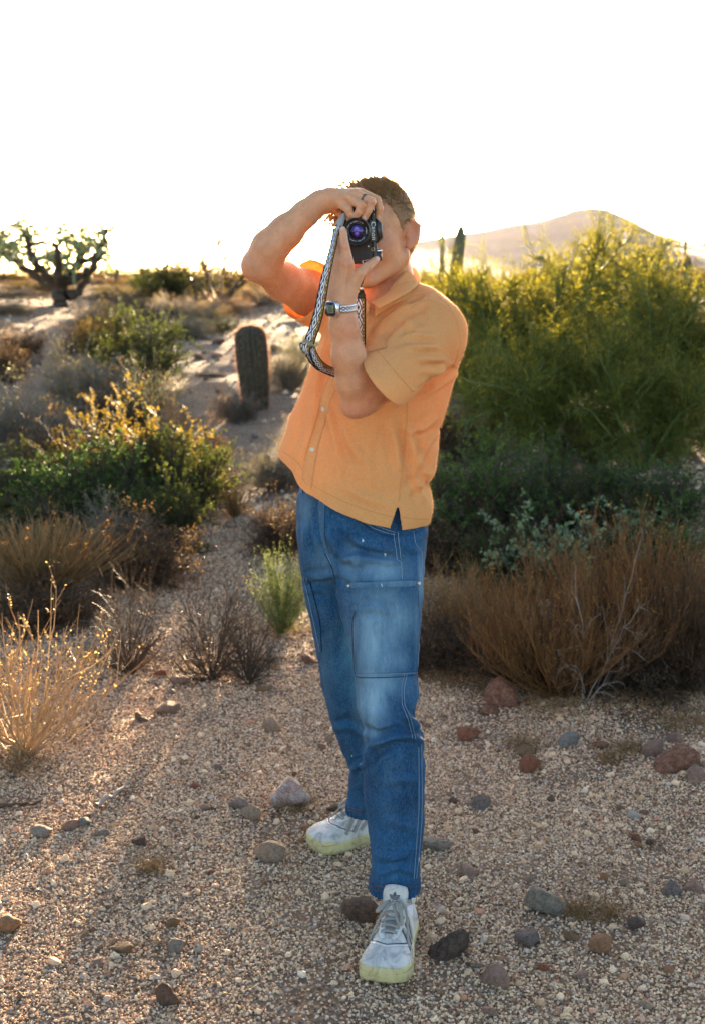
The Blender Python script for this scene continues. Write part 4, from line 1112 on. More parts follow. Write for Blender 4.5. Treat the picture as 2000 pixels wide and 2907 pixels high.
def build_body():
    fl = Field((-.30, 2.74, .99), (.30, 3.42, 1.91), .0023)
    P = W
    # head, in its own axes: l = his left, f = face direction, z up
    yaw = math.radians(30); f = np.array([-math.sin(yaw), -math.cos(yaw), 0]); l = np.array([math.cos(yaw), -math.sin(yaw), 0]); up = np.array([0, 0, 1.0])
    tilt = math.radians(4); f2 = f * math.cos(tilt) - up * math.sin(tilt); up2 = up * math.cos(tilt) + f * math.sin(tilt)
    R = np.array([l, f2, up2]); C = P(1068, 652, 3.095)
    def H(a, b, c): return C + a * l + b * f2 + c * up2
    global HEAD; HEAD = (C, R, H)
    # torso
    fl.cap(P(1110, 930, 3.15), P(1060, 1250, 3.15), .105, .10, .03)
    fl.cap(P(1060, 1250, 3.15), P(1030, 1480, 3.16), .10, .105, .03)
    fl.cap(P(1100, 925, 3.15), P(1215, 940, 3.07), .07, .055, .04)
    fl.cap(P(1060, 910, 3.17), P(945, 858, 3.21), .07, .055, .04)
    # neck and head
    fl.cap(P(1098, 880, 3.15), H(0, -.030, -.07), .060, .052, .025)
    fl.cap(P(1150, 900, 3.14), H(.01, -.045, -.07), .045, .035, .04)
    fl.ell(H(0, -.014, .020), (.077, .095, .090), R, .01)
    fl.ell(H(0, .022, -.040), (.061, .066, .080), R, .02)
    for s_ in (-1, 1):
        fl.cap(H(s_ * .056, -.018, -.060), H(s_ * .018, .062, -.112), .018, .015, .026)
        fl.ell(H(s_ * .040, .040, -.038), (.026, .034, .034), R, .02)
        fl.ell(H(s_ * .026, .076, .020), (.026, .013, .010), R, .012)
        fl.ell(H(s_ * .031, .092, -.001), (.017, .013, .011), R, .008, 'sub')
        fl.ell(H(s_ * .031, .073, -.002), (.014, .0125, .012), R, .003)
        fl.ell(H(s_ * .012, .094, -.042), (.0085, .010, .0075), R, .006)
        # ear
        er = unit(l * .78 * s_ - f2 * .62); Re = np.array([er, np.cross(up2, er), up2])
        fl.ell(H(s_ * .087, -.018, -.010), (.0180, .0070, .0315), Re, .004)
        fl.cap(H(s_ * .099, -.028, .006), H(s_ * .086, -.010, .020), .0042, .0040, .004)
        fl.cap(H(s_ * .099, -.028, .006), H(s_ * .092, -.024, -.026), .0042, .0036, .004)
        fl.ell(H(s_ * .080, -.012, -.037), (.009, .006, .010), Re, .006)
        fl.ell(H(s_ * .0925, -.0125, -.005), (.0115, .0072, .020), Re, .003, 'sub')
    fl.ell(H(0, .066, -.112), (.022, .018, .016), R, .018)
    fl.cap(H(0, .082, .008), H(0, .103, -.034), .0075, .011, .010)
    fl.ell(H(0, .084, -.070), (.024, .0105, .0052), R, .004)
    fl.ell(H(0, .082, -.080), (.020, .0105, .0065), R, .004)
    fl.ell(H(0, .094, -.0745), (.022, .008, .0014), R, .002, 'sub')
    # left arm (image right), bent up to the camera
    fl.chain([(P(1225, 938, 3.045), .055), (P(1162, 1003, 2.97), .050), (P(1085, 1078, 2.885), .0435), (P(1035, 1128, 2.862), .0380)], .015)
    fl.chain([(P(1026, 1130, 2.865), .0375), (P(1006, 1085, 2.845), .0400), (P(990, 1010, 2.83), .0360), (P(976, 925, 2.82), .0300), (P(969, 868, 2.815), .0262)], .015)
    fl.ell(P(1002, 1152, 2.862), (.028, .028, .028), None, .02)
    fl.cap(P(1040, 1100, 2.822), P(1062, 1078, 2.832), .0022, .0022, .008, 'sub')
    fl.cap(P(1058, 1078, 2.868), P(1092, 1045, 2.89), .043, .046, .02)
    # left hand
    wr = P(970, 862, 2.816)
    fl.cap(wr, P(968, 835, 2.815), .0265, .025, .012)
    for (m, r0, r1, wx) in ((P(988, 748, 2.803), .019, .0125, 977), (P(968, 737, 2.812), .019, .0125, 970), (P(952, 745, 2.828), .019, .012, 962), (P(943, 765, 2.846), .019, .012, 955)):
        fl.cap(P(wx, 840, 2.82), m, r0, r1, .012)
    fl.cap(P(985, 838, 2.822), P(1010, 792, 2.822), .020, .014, .014)
    fl.chain([(P(1004, 800, 2.82), .0135), (P(1020, 776, 2.818), .0115), (P(1042, 758, 2.83), .0100), (P(1066, 738, 2.852), .0082)], .006)
    fl.chain([(P(988, 745, 2.803), .0115), (P(979, 700, 2.806), .0095), (P(975, 672, 2.813), .0085), (P(973, 654, 2.822), .0076)], .002)
    fl.chain([(P(968, 735, 2.812), .0110), (P(957, 697, 2.83), .0095), (P(963, 680, 2.865), .0085), (P(975, 676, 2.885), .0075)], .002)
    fl.chain([(P(952, 742, 2.828), .0110), (P(944, 712, 2.858), .0092), (P(953, 700, 2.888), .0082), (P(966, 698, 2.905), .0072)], .002)
    fl.chain([(P(943, 762, 2.846), .0100), (P(938, 738, 2.876), .0085), (P(947, 728, 2.902), .0075), (P(958, 726, 2.918), .0068)], .002)
    # tendons over the back of the hand and knuckle bumps
    for (a, b_) in (((974, 838, 2.792), (986, 755, 2.790)), ((968, 838, 2.794), (967, 748, 2.798)), ((960, 838, 2.798), (952, 755, 2.812))):
        fl.cap(P(*a), P(*b_), .0022, .0030, .008)
    for c_, r_ in (((986, 748, 2.792), .0078), ((968, 740, 2.800), .0078), ((952, 750, 2.815), .0070), ((979, 700, 2.799), .0062), ((1020, 776, 2.810), .0075)): fl.ell(P(*c_), (r_, r_, r_), None, .006)
    for (a, b_) in (((945, 560, 2.924), (990, 557, 2.902)), ((945, 568, 2.922), (972, 574, 2.912))): fl.cap(P(*a), P(*b_), .002, .003, .008)
    for c_, r_ in (((1027, 583, 2.884), .0080), ((1054, 572, 2.892), .0080), ((988, 594, 2.895), .0078), ((990, 560, 2.904), .0075), ((1008, 549, 2.909), .0070)): fl.ell(P(*c_), (r_, r_, r_), None, .005)
    # right arm (image left), raised over the camera
    fl.chain([(P(950, 862, 3.215), .058), (P(875, 832, 3.14), .0525), (P(805, 797, 3.04), .0440), (P(748, 752, 2.965), .0385)], .015)
    fl.chain([(P(741, 750, 2.96), .0395), (P(766, 704, 2.95), .0400), (P(812, 658, 2.948), .0360), (P(868, 606, 2.952), .0285), (P(912, 572, 2.953), .0240)], .015)
    fl.ell(P(722, 756, 2.975), (.028, .028, .028), None, .02)
    fl.cap(P(905, 575, 2.953), P(942, 566, 2.948), .0245, .0225, .014)
    for (m, r0, r1) in ((P(968, 576, 2.925), .018, .0115), (P(990, 562, 2.913), .018, .012), (P(1008, 551, 2.918), .018, .012), (P(1024, 548, 2.93), .018, .0115)):
        fl.cap(P(935, 565, 2.948), m, r0, r1, .012)
    fl.chain([(P(966, 575, 2.922), .0112), (P(988, 594, 2.900), .0098), (P(993, 608, 2.899), .0092), (P(992, 619, 2.905), .0084)], .002)
    fl.chain([(P(990, 562, 2.911), .0115), (P(1026, 583, 2.889), .0098), (P(1018, 602, 2.888), .0088), (P(1007, 617, 2.896), .0078)], .002)
    fl.chain([(P(1008, 551, 2.916), .0115), (P(1054, 573, 2.897), .0098), (P(1044, 598, 2.894), .0086), (P(1034, 618, 2.898), .0078)], .002)
    fl.chain([(P(1024, 548, 2.93), .0110), (P(1069, 567, 2.921), .0092), (P(1077, 592, 2.921), .0083), (P(1074, 615, 2.925), .0074)], .002)
    fl.chain([(P(940, 575, 2.960), .0150), (P(965, 598, 2.972), .0110), (P(985, 620, 2.968), .0090)], .006)
    V_, F_ = fl.mesh(1)
    Nn = vnormals(V_, F_)
    me = mesh_np("person_body", V_, F_, [M_SKIN], True)
    fx = np.zeros(len(V_))
    for (p, r, a) in ((P(722, 750, 2.97), .035, .8), (P(800, 790, 3.02), .06, .35), (P(1010, 1150, 2.86), .05, .6), (P(1095, 1090, 2.88), .06, .7), (P(985, 745, 2.80), .02, .4), (P(950, 745, 2.83), .02, .4), (H(0, .086, -.075), .024, 1.0), (H(.088, -.02, -.01), .03, .5), (P(1028, 583, 2.89), .012, .4), (P(979, 700, 2.80), .010, .5), (P(1000, 930, 2.79), .05, .3), (H(.05, .05, -.03), .03, .35)):
        fx = np.maximum(fx, a * np.exp(-(np.linalg.norm(V_ - p, axis=1) / r) ** 2))
    at = me.attributes.new('flush', 'FLOAT', 'POINT'); at.data.foreach_set('value', fx.astype(np.float32))
    o = pchild("body", me)
    # nails
    mn = plain("nail", (.66, .38, .30), .35)
    for a, b_, r in ((P(1034, 618, 2.898), P(1044, 598, 2.894), .0078), (P(1074, 615, 2.925), P(1077, 592, 2.921), .0074), (P(973, 654, 2.822), P(975, 672, 2.813), .0076), (P(1066, 738, 2.852), P(1042, 758, 2.83), .0082)):
        d = unit(a - b_); toc = unit(np.array([0, 0, CAMZ]) - a); side = unit(np.cross(d, toc)); nn = unit(np.cross(side, d)); nn = nn if nn @ toc > 0 else -nn
        vs = []; fs = []
        for i, u in enumerate(np.linspace(-.85, .85, 7)):
            for j, w in enumerate(np.linspace(-.7, .75, 7)):
                ww = w * math.sqrt(max(0.1, 1 - .55 * u * u))
                vs.append(a + side * r * .92 * math.sin(u) + nn * (r * 1.03 * math.cos(u) - .25 * r * max(0, w) ** 2) + d * r * ww)
        I = np.arange(49).reshape(7, 7); fs = np.stack([I[:-1, :-1], I[1:, :-1], I[1:, 1:], I[:-1, 1:]], -1).reshape(-1, 4)
        pchild("fingernail", mesh_np("fingernail", np.array(vs), fs, [mn], True), o)
    return o
BODY = build_body()

# ------------------------------------------------------------------ hair
def build_hair():
    C, R, H = HEAD; l, f, up = R
    fl = Field(C - .15, C + .15, .003)
    fl.ell(H(0, -.018, .022), (.0795, .098, .090), R, .01)
    fl.ell(H(0, -.045, -.02), (.074, .066, .065), R, .015)
    # clear the face and the sides below the temples
    fl.ell(H(.005, .080, -.040), (.115, .082, .118), R, .010, 'sub')
    fl.ell(H(0, .02, -.115), (.12, .08, .085), R, .010, 'sub')
    for s_ in (-1, 1): fl.ell(H(s_ * .09, -.012, -.022), (.030, .030, .044), R, .006, 'sub')
    V_, F_ = fl.mesh(1)
    m, nt, b = newmat("brown_hair"); g = N(nt, 'ShaderNodeNewGeometry')
    L(nt, mixc(nt, g.outputs['Random Per Island'], (.26, .16, .08), (.52, .36, .19)), b.inputs['Base Color']); b.inputs['Roughness'].default_value = .45
    t = N(nt, 'ShaderNodeBsdfTranslucent'); t.inputs[0].default_value = (.75, .5, .25, 1)
    mx = N(nt, 'ShaderNodeMixShader'); mx.inputs[0].default_value = .45
    L(nt, b.outputs[0], mx.inputs[1]); L(nt, t.outputs[0], mx.inputs[2]); L(nt, mx.outputs[0], nt.nodes['Material Output'].inputs[0])
    A = Acc(); A.add(V_, F_)
    rg = np.random.default_rng(4); n = 15000
    i = rg.integers(0, len(V_), n); Nn = vnormals(V_, F_); q = V_[i]; loc = (q - C) @ R.T
    keep = (loc[:, 2] > -.075); q = q[keep]; nn = Nn[i][keep]; loc = loc[keep]
    out = unit(q - C)
    top = sm(loc[:, 2], .02, .10); k = len(q)
    comb = up[None] * .25 + (f * .55 - l * .30)[None] * top[:, None] - up[None] * (1 - top)[:, None] * .8 - f[None] * .25 * (1 - top)[:, None]
    D = unit(out * (.26 + .16 * top)[:, None] + comb * 1.3 + rg.normal(size=(k, 3)) * .15)
    Ln = (.010 + .018 * top) * rg.uniform(.5, 1.25, k)
    Pp = grow(rg, q - out * .004, D, Ln, 5, .10, -.05)
    v, fa = tubes(Pp, np.array([.0009, .0009, .0007, .0005, .0002])[None] * np.ones((k, 1)), 3); A.add(v, fa)
    # loose forelock falling to the image left of the camera and a spike above the wrist
    for c0, d0, n_, ln in ((H(-.055, .066, .050), -l * .8 - up * .6 + f * .3, 170, .055), (H(-.045, .055, .085), -l * .7 + up * .5 + f * .2, 60, .045), (H(-.02, .055, .095), -l * .5 + up * .7, 90, .022)):
        q = c0 + rg.normal(size=(n_, 3)) * .013; D = unit(d0 + rg.normal(size=(n_, 3)) * .25)
        Pp = grow(rg, q, D, ln * rg.uniform(.5, 1.1, n_), 6, .12, -.04)
        v, fa = tubes(Pp, np.array([.0012, .0012, .0011, .0009, .0006, .0002])[None] * np.ones((n_, 1)), 3); A.add(v, fa)
    pchild("hair", A.mesh("hair", [m], True))
    # eyebrow and lashes side, seen beside the camera
build_hair()
# ------------------------------------------------------------------ clothes
def cloth_mat(name, c1, c2, trans, tc, weave=900, rough=.85, sheen=.3):
    m, nt, b = newmat(name); co = objco(nt)
    n1 = noise(nt, 6, 4, .6, co); n2 = noise(nt, 260, 3, .7, co)
    c = ramp(nt, n1.outputs[0], [(.3, c1), (.7, c2)])
    c = mixc(nt, .32, c, ramp(nt, n2.outputs[0], [(.3, (.72, .66, .6)), (.55, (1.05, 1.05, 1.05)), (.75, (1.3, 1.3, 1.3))]), 'MULTIPLY')
    L(nt, c, b.inputs['Base Color']); b.inputs['Roughness'].default_value = rough
    b.inputs['Specular IOR Level'].default_value = .15
    b.inputs['Sheen Weight'].default_value = sheen; b.inputs['Sheen Tint'].default_value = (1, .85, .6, 1)
    wv = noise(nt, weave, 2, .5, co)
    bump(nt, b, mathn(nt, 'ADD', n2.outputs[0], wv.outputs[0]), .25, .002)
    if trans:
        t = N(nt, 'ShaderNodeBsdfTranslucent'); L(nt, mixc(nt, 1.0, c, tc, 'MULTIPLY'), t.inputs[0])
        mx = N(nt, 'ShaderNodeMixShader'); mx.inputs[0].default_value = trans
        L(nt, b.outputs[0], mx.inputs[1]); L(nt, t.outputs[0], mx.inputs[2]); L(nt, mx.outputs[0], nt.nodes['Material Output'].inputs[0])
    return m
M_SHIRT = cloth_mat("orange_linen", (.84, .45, .17), (.90, .51, .20), .40, (1.1, 1.12, 1.25), sheen=.15)
M_STITCH_O = plain("orange_stitch", (.66, .30, .09), .9)

def rows_to_stack(rows, yw=0.0):
    """rows: (py, xl, xr, Y, halfdepth)"""
    out = []
    for py, xl, xr, Y, hd in rows:
        a = W(xl, py, Y); b = W(xr, py, Y)
        out.append((a[2], (a[0] + b[0]) / 2, Y, (b[0] - a[0]) / 2, hd, yw))
    return out
def bvh_of(P, F_):
    return BVHTree.FromPolygons([tuple(p) for p in P], [tuple(f) for f in F_])
O_CAM = Vector((0, 0, CAMZ))
def cast(bvh, px, py):
    d = Vector(ray(px, py)).normalized(); h = bvh.ray_cast(O_CAM, d)
    if h[0] is None:
        return None, None
    n = h[1] if h[1].dot(d) < 0 else -h[1]
    return np.array(h[0]), np.array(n)
def cast_curve(bvh, poly, n, off=0.0):
    pts = []; nrm = []
    for p in curve_px(poly, n):
        a, nn = cast(bvh, p[0], p[1])
        if a is not None:
            pts.append(a); nrm.append(nn)
    pts = np.array(pts); nrm = unit(np.array(nrm))
    for _ in range(2): nrm[1:-1] = unit(nrm[:-2] + 2 * nrm[1:-1] + nrm[2:])
    return pts + nrm * off, nrm
def seam_tube(bvh, poly, n, r, mat, parent, name="seam", off=0.0003, dashed=False):
    P, Nn = cast_curve(bvh, poly, n, off)
    if len(P) < 3: return None
    # drop jumps to another surface
    A = Acc()
    if dashed:
        for i in range(0, len(P) - 1, 2):
            q = P[i:i + 2]; v, f = tubes(q[None], np.full((1, 2), r), 4); A.add(v, f)
    else:
        j = np.linalg.norm(np.diff(P, axis=0), axis=1); br = np.where(j > max(.02, 6 * np.median(j)))[0] + 1
        for q in [max(np.split(P, br), key=len)]:
            if len(q) > 2:
                v, f = tubes(q[None], np.full((1, len(q)), r), 5); A.add(v, f)
    if not A.n: return None
    return pchild(name, A.mesh(name, [mat], True), parent)
def patch(bvh, left, right, nu, nv, off, mat, parent, name, rim=True, wob=0.0, thick=None, fade=None):
    """a piece of cloth lying on a surface between two traced edges (both top to bottom)"""
    Lp = curve_px(left, nv); Rp = curve_px(right, nv); G = np.zeros((nv, nu, 3)); G2 = np.zeros((nv, nu, 3)); last = None; NN = np.zeros((nv, nu, 3))
    for j in range(nv):
        for i in range(nu):
            q = Lp[j] * (1 - i / (nu - 1)) + Rp[j] * i / (nu - 1)
            a, n = cast(bvh, q[0], q[1])
            if a is None: a, n = last if last else (W(q[0], q[1], 3.0), np.array([0, -1., 0]))
            last = (a, n); G[j, i] = a; NN[j, i] = n
    for _ in range(2):
        NN[1:-1] = unit(NN[:-2] + 2 * NN[1:-1] + NN[2:]); NN[:, 1:-1] = unit(NN[:, :-2] + 2 * NN[:, 1:-1] + NN[:, 2:])
    uu, vv = np.meshgrid(np.linspace(0, 1, nu), np.linspace(0, 1, nv))
    edge = np.minimum(np.minimum(uu, 1 - uu) * nu / 2.0, np.minimum(vv, 1 - vv) * nv / 2.0)
    puff = off * (.75 + .25 * np.clip(edge, 0, 1)) + wob * vnoise(uu * 5, vv * 6, 3) * np.clip(edge, 0, 1)
    top = G + NN * puff[..., None]; bot = G - NN * .002
    I = np.arange(nu * nv).reshape(nv, nu); f = [np.stack([I[:-1, :-1], I[:-1, 1:], I[1:, 1:], I[1:, :-1]], -1).reshape(-1, 4)]
    vs = [top.reshape(-1, 3)]
    loop = np.concatenate([I[0, :], I[1:, -1], I[-1, -2::-1], I[-2:0:-1, 0]])
    if rim:
        b = bot.reshape(-1, 3)[loop]; vs.append(b); k = len(loop); bi = nu * nv + np.arange(k)
        f.append(np.stack([loop, np.roll(loop, -1), np.roll(bi, -1), bi], -1))
    me = mesh_np(name, np.concatenate(vs), f, [mat], True)
    if fade is not None:
        q = proj(np.concatenate(vs)); at = me.attributes.new('fade', 'FLOAT', 'POINT'); at.data.foreach_set('value', fade(q).astype(np.float32))
    o = pchild(name, me, parent)
    return o

SLEEVE_L = (W(1214, 948, 3.045), W(1094, 1072, 2.872)); SLEEVE_R = (W(965, 868, 3.20), W(862, 822, 3.115))
CUTY = .12
def build_shirt():
    fl = Field((-.24, 2.74, 1.01), (.31, 3.42, 1.71), .0034)
    rows = [(796, 1085, 1170, 3.14, .05), (815, 1040, 1205, 3.135, .075), (840, 985, 1245, 3.13, .095), (872, 950, 1278, 3.125, .108), (920, 925, 1296, 3.12, .118), (980, 902, 1303, 3.12, .125), (1050, 878, 1295, 3.12, .13),
            (1103, 859, 1281, 3.12, .13), (1144, 842, 1269, 3.12, .13), (1197, 820, 1253, 3.12, .13), (1222, 811, 1241, 3.12, .13), (1260, 797, 1243, 3.12, .13), (1294, 784, 1240, 3.12, .132), (1328, 786, 1234, 3.12, .134),
            (1366, 800, 1212, 3.12, .135), (1400, 815, 1221, 3.12, .137), (1437, 820, 1226, 3.12, .14), (1467, 825, 1221, 3.12, .14), (1503, 830, 1213, 3.12, .14), (1530, 830, 1212, 3.12, .14)]
    fl.stack(rows_to_stack(rows), .02, 2.25)
    a, b = SLEEVE_L; ax = unit(b - a)
    fl.cap(W(1190, 905, 3.09), a, .072, .080, .05)
    fl.cap(a, a * .55 + b * .45, .080, .077, .035)
    fl.cap(a, b + ax * .085, .079, .068, .010)
    a2, b2 = SLEEVE_R; ax2 = unit(b2 - a2)
    fl.cap(a2, b2 + ax2 * .05, .082, .066, .03)
    fl.ell(b2 - np.array([0, 0, .018]), (.04, .04, .052), None, .02)
    P, F_ = fl.mesh(2); Nn = vnormals(P, F_)
    # folds and drape
    FO = [([(1180, 905), (1120, 950), (1080, 1005)], .005, 9), ([(1245, 985), (1160, 985), (1085, 1010)], .005, 8), ([(1265, 1020), (1180, 1020), (1105, 1035)], .005, 9), ([(1235, 955), (1160, 950), (1100, 975)], .004, 8),
          ([(1270, 1050), (1200, 1055), (1130, 1065)], .004, 10), ([(1210, 850), (1140, 885), (1085, 935), (1060, 985)], .006, 10), ([(1160, 870), (1100, 915), (1062, 965)], .004, 8),
          ([(1050, 1200), (1035, 1290), (1050, 1390)], .004, 16), ([(1105, 1190), (1120, 1270), (1132, 1340)], .006, 12), ([(1155, 1210), (1178, 1290), (1205, 1350)], .007, 12), ([(1160, 1260), (1180, 1360), (1200, 1430)], .006, 11),
          ([(925, 1150), (945, 1220), (960, 1290)], .005, 11), ([(965, 1200), (1000, 1270), (1040, 1320)], .005, 14), ([(1235, 1180), (1200, 1215), (1150, 1225)], .005, 10), ([(1245, 1220), (1210, 1260), (1180, 1330)], .005, 10),
          ([(1290, 1040), (1240, 1075), (1170, 1120)], -.009, 10), ([(1228, 1335), (1195, 1370), (1150, 1400)], .005, 12), ([(960, 1370), (1050, 1420), (1120, 1440)], .003, 14), ([(925, 960), (915, 1040), (885, 1150)], .006, 9),
          ([(900, 1130), (880, 1220), (850, 1310)], .004, 14), ([(905, 800), (885, 840), (880, 885)], .004, 10), ([(1020, 1215), (1010, 1300), (1000, 1370)], .003, 12), ([(1135, 900), (1165, 930), (1200, 940)], .003, 10)]
    P0_ = P.copy(); P = folds(P, Nn, [(a_, b_ * 1.6, c_ * .95) for a_, b_, c_ in FO])
    q = proj(P)
    P = P + Nn * (.0035 * vnoise(q[:, 0] / 38 + P[:, 1] * 9, q[:, 1] / 85, 3) + .0022 * vnoise(q[:, 0] / 15, q[:, 1] / 38 + P[:, 1] * 11, 8) + .0028 * (.25 - np.abs(vnoise((q[:, 0] + q[:, 1] * .35) / 26, (q[:, 1] - q[:, 0] * .3) / 70 + P[:, 1] * 7, 12))))[:, None]
    dl = P0_ - SLEEVE_L[1]; axl = unit(SLEEVE_L[1] - SLEEVE_L[0]); sl_ = dl @ axl; rl = np.linalg.norm(dl - sl_[:, None] * axl, axis=1)
    wq = np.where((rl < .10) & (P0_[:, 1] < 2.975), np.clip((-sl_ - .012) / .07, 0, 1), 1.0)[:, None]; P = P0_ * (1 - wq) + P * wq
    keep = np.ones(len(F_), bool)
    # hem
    hx = np.array([700, 783, 803, 836, 853, 874, 912, 976, 1032, 1107, 1141, 1212, 1300]); hy = np.array([1240, 1294, 1315, 1338, 1372, 1396, 1418, 1449, 1471, 1492, 1497, 1502, 1505])
    X_ = (hx - 1000) / F * 3.17; Z_ = np.array([W(a, b_, 3.03)[2] for a, b_ in zip(hx, hy)])
    zh = np.interp(P[:, 0], X_, Z_) + .004 * vnoise(P[:, 0] * 28, P[:, 1] * 28, 21)
    wv = np.clip(1 - (P[:, 2] - zh) / .09, 0, 1)[:, None]; P = P + Nn * wv * (.010 * vnoise(P[:, 0] * 24, P[:, 1] * 24 + P[:, 2] * 3, 22))[:, None]
    low = P[:, 2] < zh
    keep &= ~low[F_].all(1); P[low, 2] = zh[low]
    # neck opening
    nx = np.array([800, 935, 1000, 1035, 1060, 1120, 1180, 1215, 1300]); ny = np.array([640, 740, 838, 868, 880, 846, 800, 770, 760])
    X_ = (nx - 1000) / F * 3.15; Z_ = np.array([W(a, b_, 3.08)[2] for a, b_ in zip(nx, ny)])
    zn = np.interp(P[:, 0], X_, Z_); hi = P[:, 2] > zn
    keep &= ~hi[F_].all(1); P[hi, 2] = zn[hi]
    # sleeve ends
    for (A_, B_, R_) in ((SLEEVE_L[0], SLEEVE_L[1], .10), (SLEEVE_R[0], SLEEVE_R[1], .11)):
        ax = unit(B_ - A_); s0 = (P - B_) @ ax; rad = np.linalg.norm(P - B_ - s0[:, None] * ax, axis=1)
        axc = unit(np.array([ax[0], CUTY, ax[2]])) if A_ is SLEEVE_L[0] else ax; s_ = (P - B_) @ axc
        past = (s_ > 0) & (rad < R_) & (s_ < .2)
        if A_ is SLEEVE_L[0]: past &= (rad < .088) & (P[:, 1] < 2.968)
        keep &= ~past[F_].all(1); P[past] = P[past] - s_[past][:, None] * ax / float(ax @ axc)
        # turned cuff: a slightly raised band ending in a small step
        band = (s_ > -.036) & (s_ <= .001) & (rad < R_)
        P[band] += unit(P[band] - (B_ + s0[band][:, None] * ax)) * .0018
    F_ = F_[keep]; P, F_ = compact(P, F_)
    # side slit on the camera side
    q = proj(P); Nn = vnormals(P, F_); fr = (Nn * unit(P - np.array([0, 0, CAMZ]))).sum(1) < 0
    t = np.clip((q[:, 1] - 1428) / (1496 - 1428), 0, 1); cxs = 1130 + t * (1124 - 1130); hw = 17 * t
    inside = fr & (q[:, 1] > 1428) & (np.abs(q[:, 0] - cxs) < hw)
    F_ = F_[~inside[F_].all(1)]
    dx = np.where(q[:, 0] < cxs, -1, 1) * hw - (q[:, 0] - cxs)
    P[inside, 0] += (dx * 3.2 / F)[inside]
    P, F_ = compact(P, F_)
    me = mesh_np("shirt", P, F_, [M_SHIRT], True)
    o = pchild("shirt", me)
    sd = o.modifiers.new('thickness', 'SOLIDIFY'); sd.thickness = .0016; sd.offset = -1
    return o, P, F_
SHIRT, SP_, SF_ = build_shirt()
SB = bvh_of(SP_, SF_)
# front placket, chest pocket, hem band, cuff band, seams
patch(SB, [(1028, 885), (985, 960), (940, 1060), (912, 1120), (900, 1180), (880, 1245), (864, 1300), (858, 1360)], [(1052, 897), (1020, 960), (985, 1050), (940, 1130), (926, 1190), (905, 1260), (892, 1330), (884, 1390)], 6, 60, .0016, M_SHIRT, SHIRT, "placket")
patch(SB, [(1040, 985), (1036, 1005)], [(1092, 968), (1096, 988)], 14, 5, .0028, M_SHIRT, SHIRT, "chest_pocket")
for poly, n in (([(1228, 828), (1268, 862), (1294, 905), (1304, 950), (1305, 980), (1296, 1000)], 60), ([(1160, 880), (1180, 862), (1215, 850), (1250, 862), (1280, 890), (1298, 925)], 60), ([(1300, 1000), (1285, 1040), (1258, 1072)], 30),
                ([(1152, 1135), (1150, 1200), (1142, 1300), (1134, 1380), (1130, 1425)], 90), ([(1156, 1135), (1154, 1200), (1146, 1300), (1138, 1380), (1133, 1420)], 90),
                ([(1010, 1002), (1013, 990), (1025, 975)], 10)):
    seam_tube(SB, poly, n, .0006, M_STITCH_O, SHIRT, off=.0002)
seam_tube(SB, [(800, 1280), (838, 1305), (868, 1345)], 40, .0006, M_STITCH_O, SHIRT, off=.0003)
seam_tube(SB, [(872, 1366), (912, 1392), (976, 1424), (1032, 1446), (1105, 1466), (1116, 1468)], 90, .0006, M_STITCH_O, SHIRT, off=.0003)
seam_tube(SB, [(1140, 1468), (1180, 1474), (1216, 1474)], 30, .0006, M_STITCH_O, SHIRT, off=.0003)
ax = unit(SLEEVE_L[1] - SLEEVE_L[0])
seam_tube(SB, [(1064, 988), (1100, 1030), (1140, 1078), (1172, 1112)], 60, .0007, M_STITCH_O, SHIRT, off=.0003)
seam_tube(SB, [(1228, 828), (1195, 835), (1165, 842)], 24, .0006, M_STITCH_O, SHIRT, off=.0003)

def button(px, py, bvh, parent):
    p, n = cast(bvh, px, py)
    if p is None: return
    p = p + n * .0028
    z = n; x = unit(np.cross(z, [0, 0, 1.])); y = np.cross(z, x); A = Acc(); k = 20; a = np.arange(k) * 2 * math.pi / k
    prof = [(0, .0012), (.0028, .0010), (.0034, .0019), (.0050, .0019), (.0056, .0010), (.0056, -.0008)]
    rings = np.array([[p + x * r * math.cos(t) + y * r * math.sin(t) + z * h for t in a] for r, h in prof])
    I = np.arange(len(prof) * k).reshape(len(prof), k); f = np.stack([I[:-1], np.roll(I[:-1], -1, 1), np.roll(I[1:], -1, 1), I[1:]], -1).reshape(-1, 4)
    A.add(rings.reshape(-1, 3), f)
    o = pchild("button", A.mesh("button", [M_BTN], True), parent)
    B = Acc()
    for sx in (-1, 1):
        for sy in (-1, 1):
            c = p + x * sx * .0012 + y * sy * .0012 + z * .0013
            B.add([c + x * .0005, c + y * .0005, c - x * .0005, c - y * .0005], np.array([[0, 1, 2, 3]]))
    pchild("thread", B.mesh("thread", [plain("button_thread", (.2, .12, .07))]), o)
M_BTN = plain("pale_button", (.70, .60, .48), .35)
for b_ in ((1043, 871 + 12), (920, 1161), (887, 1276)): button(*b_, SB, SHIRT)

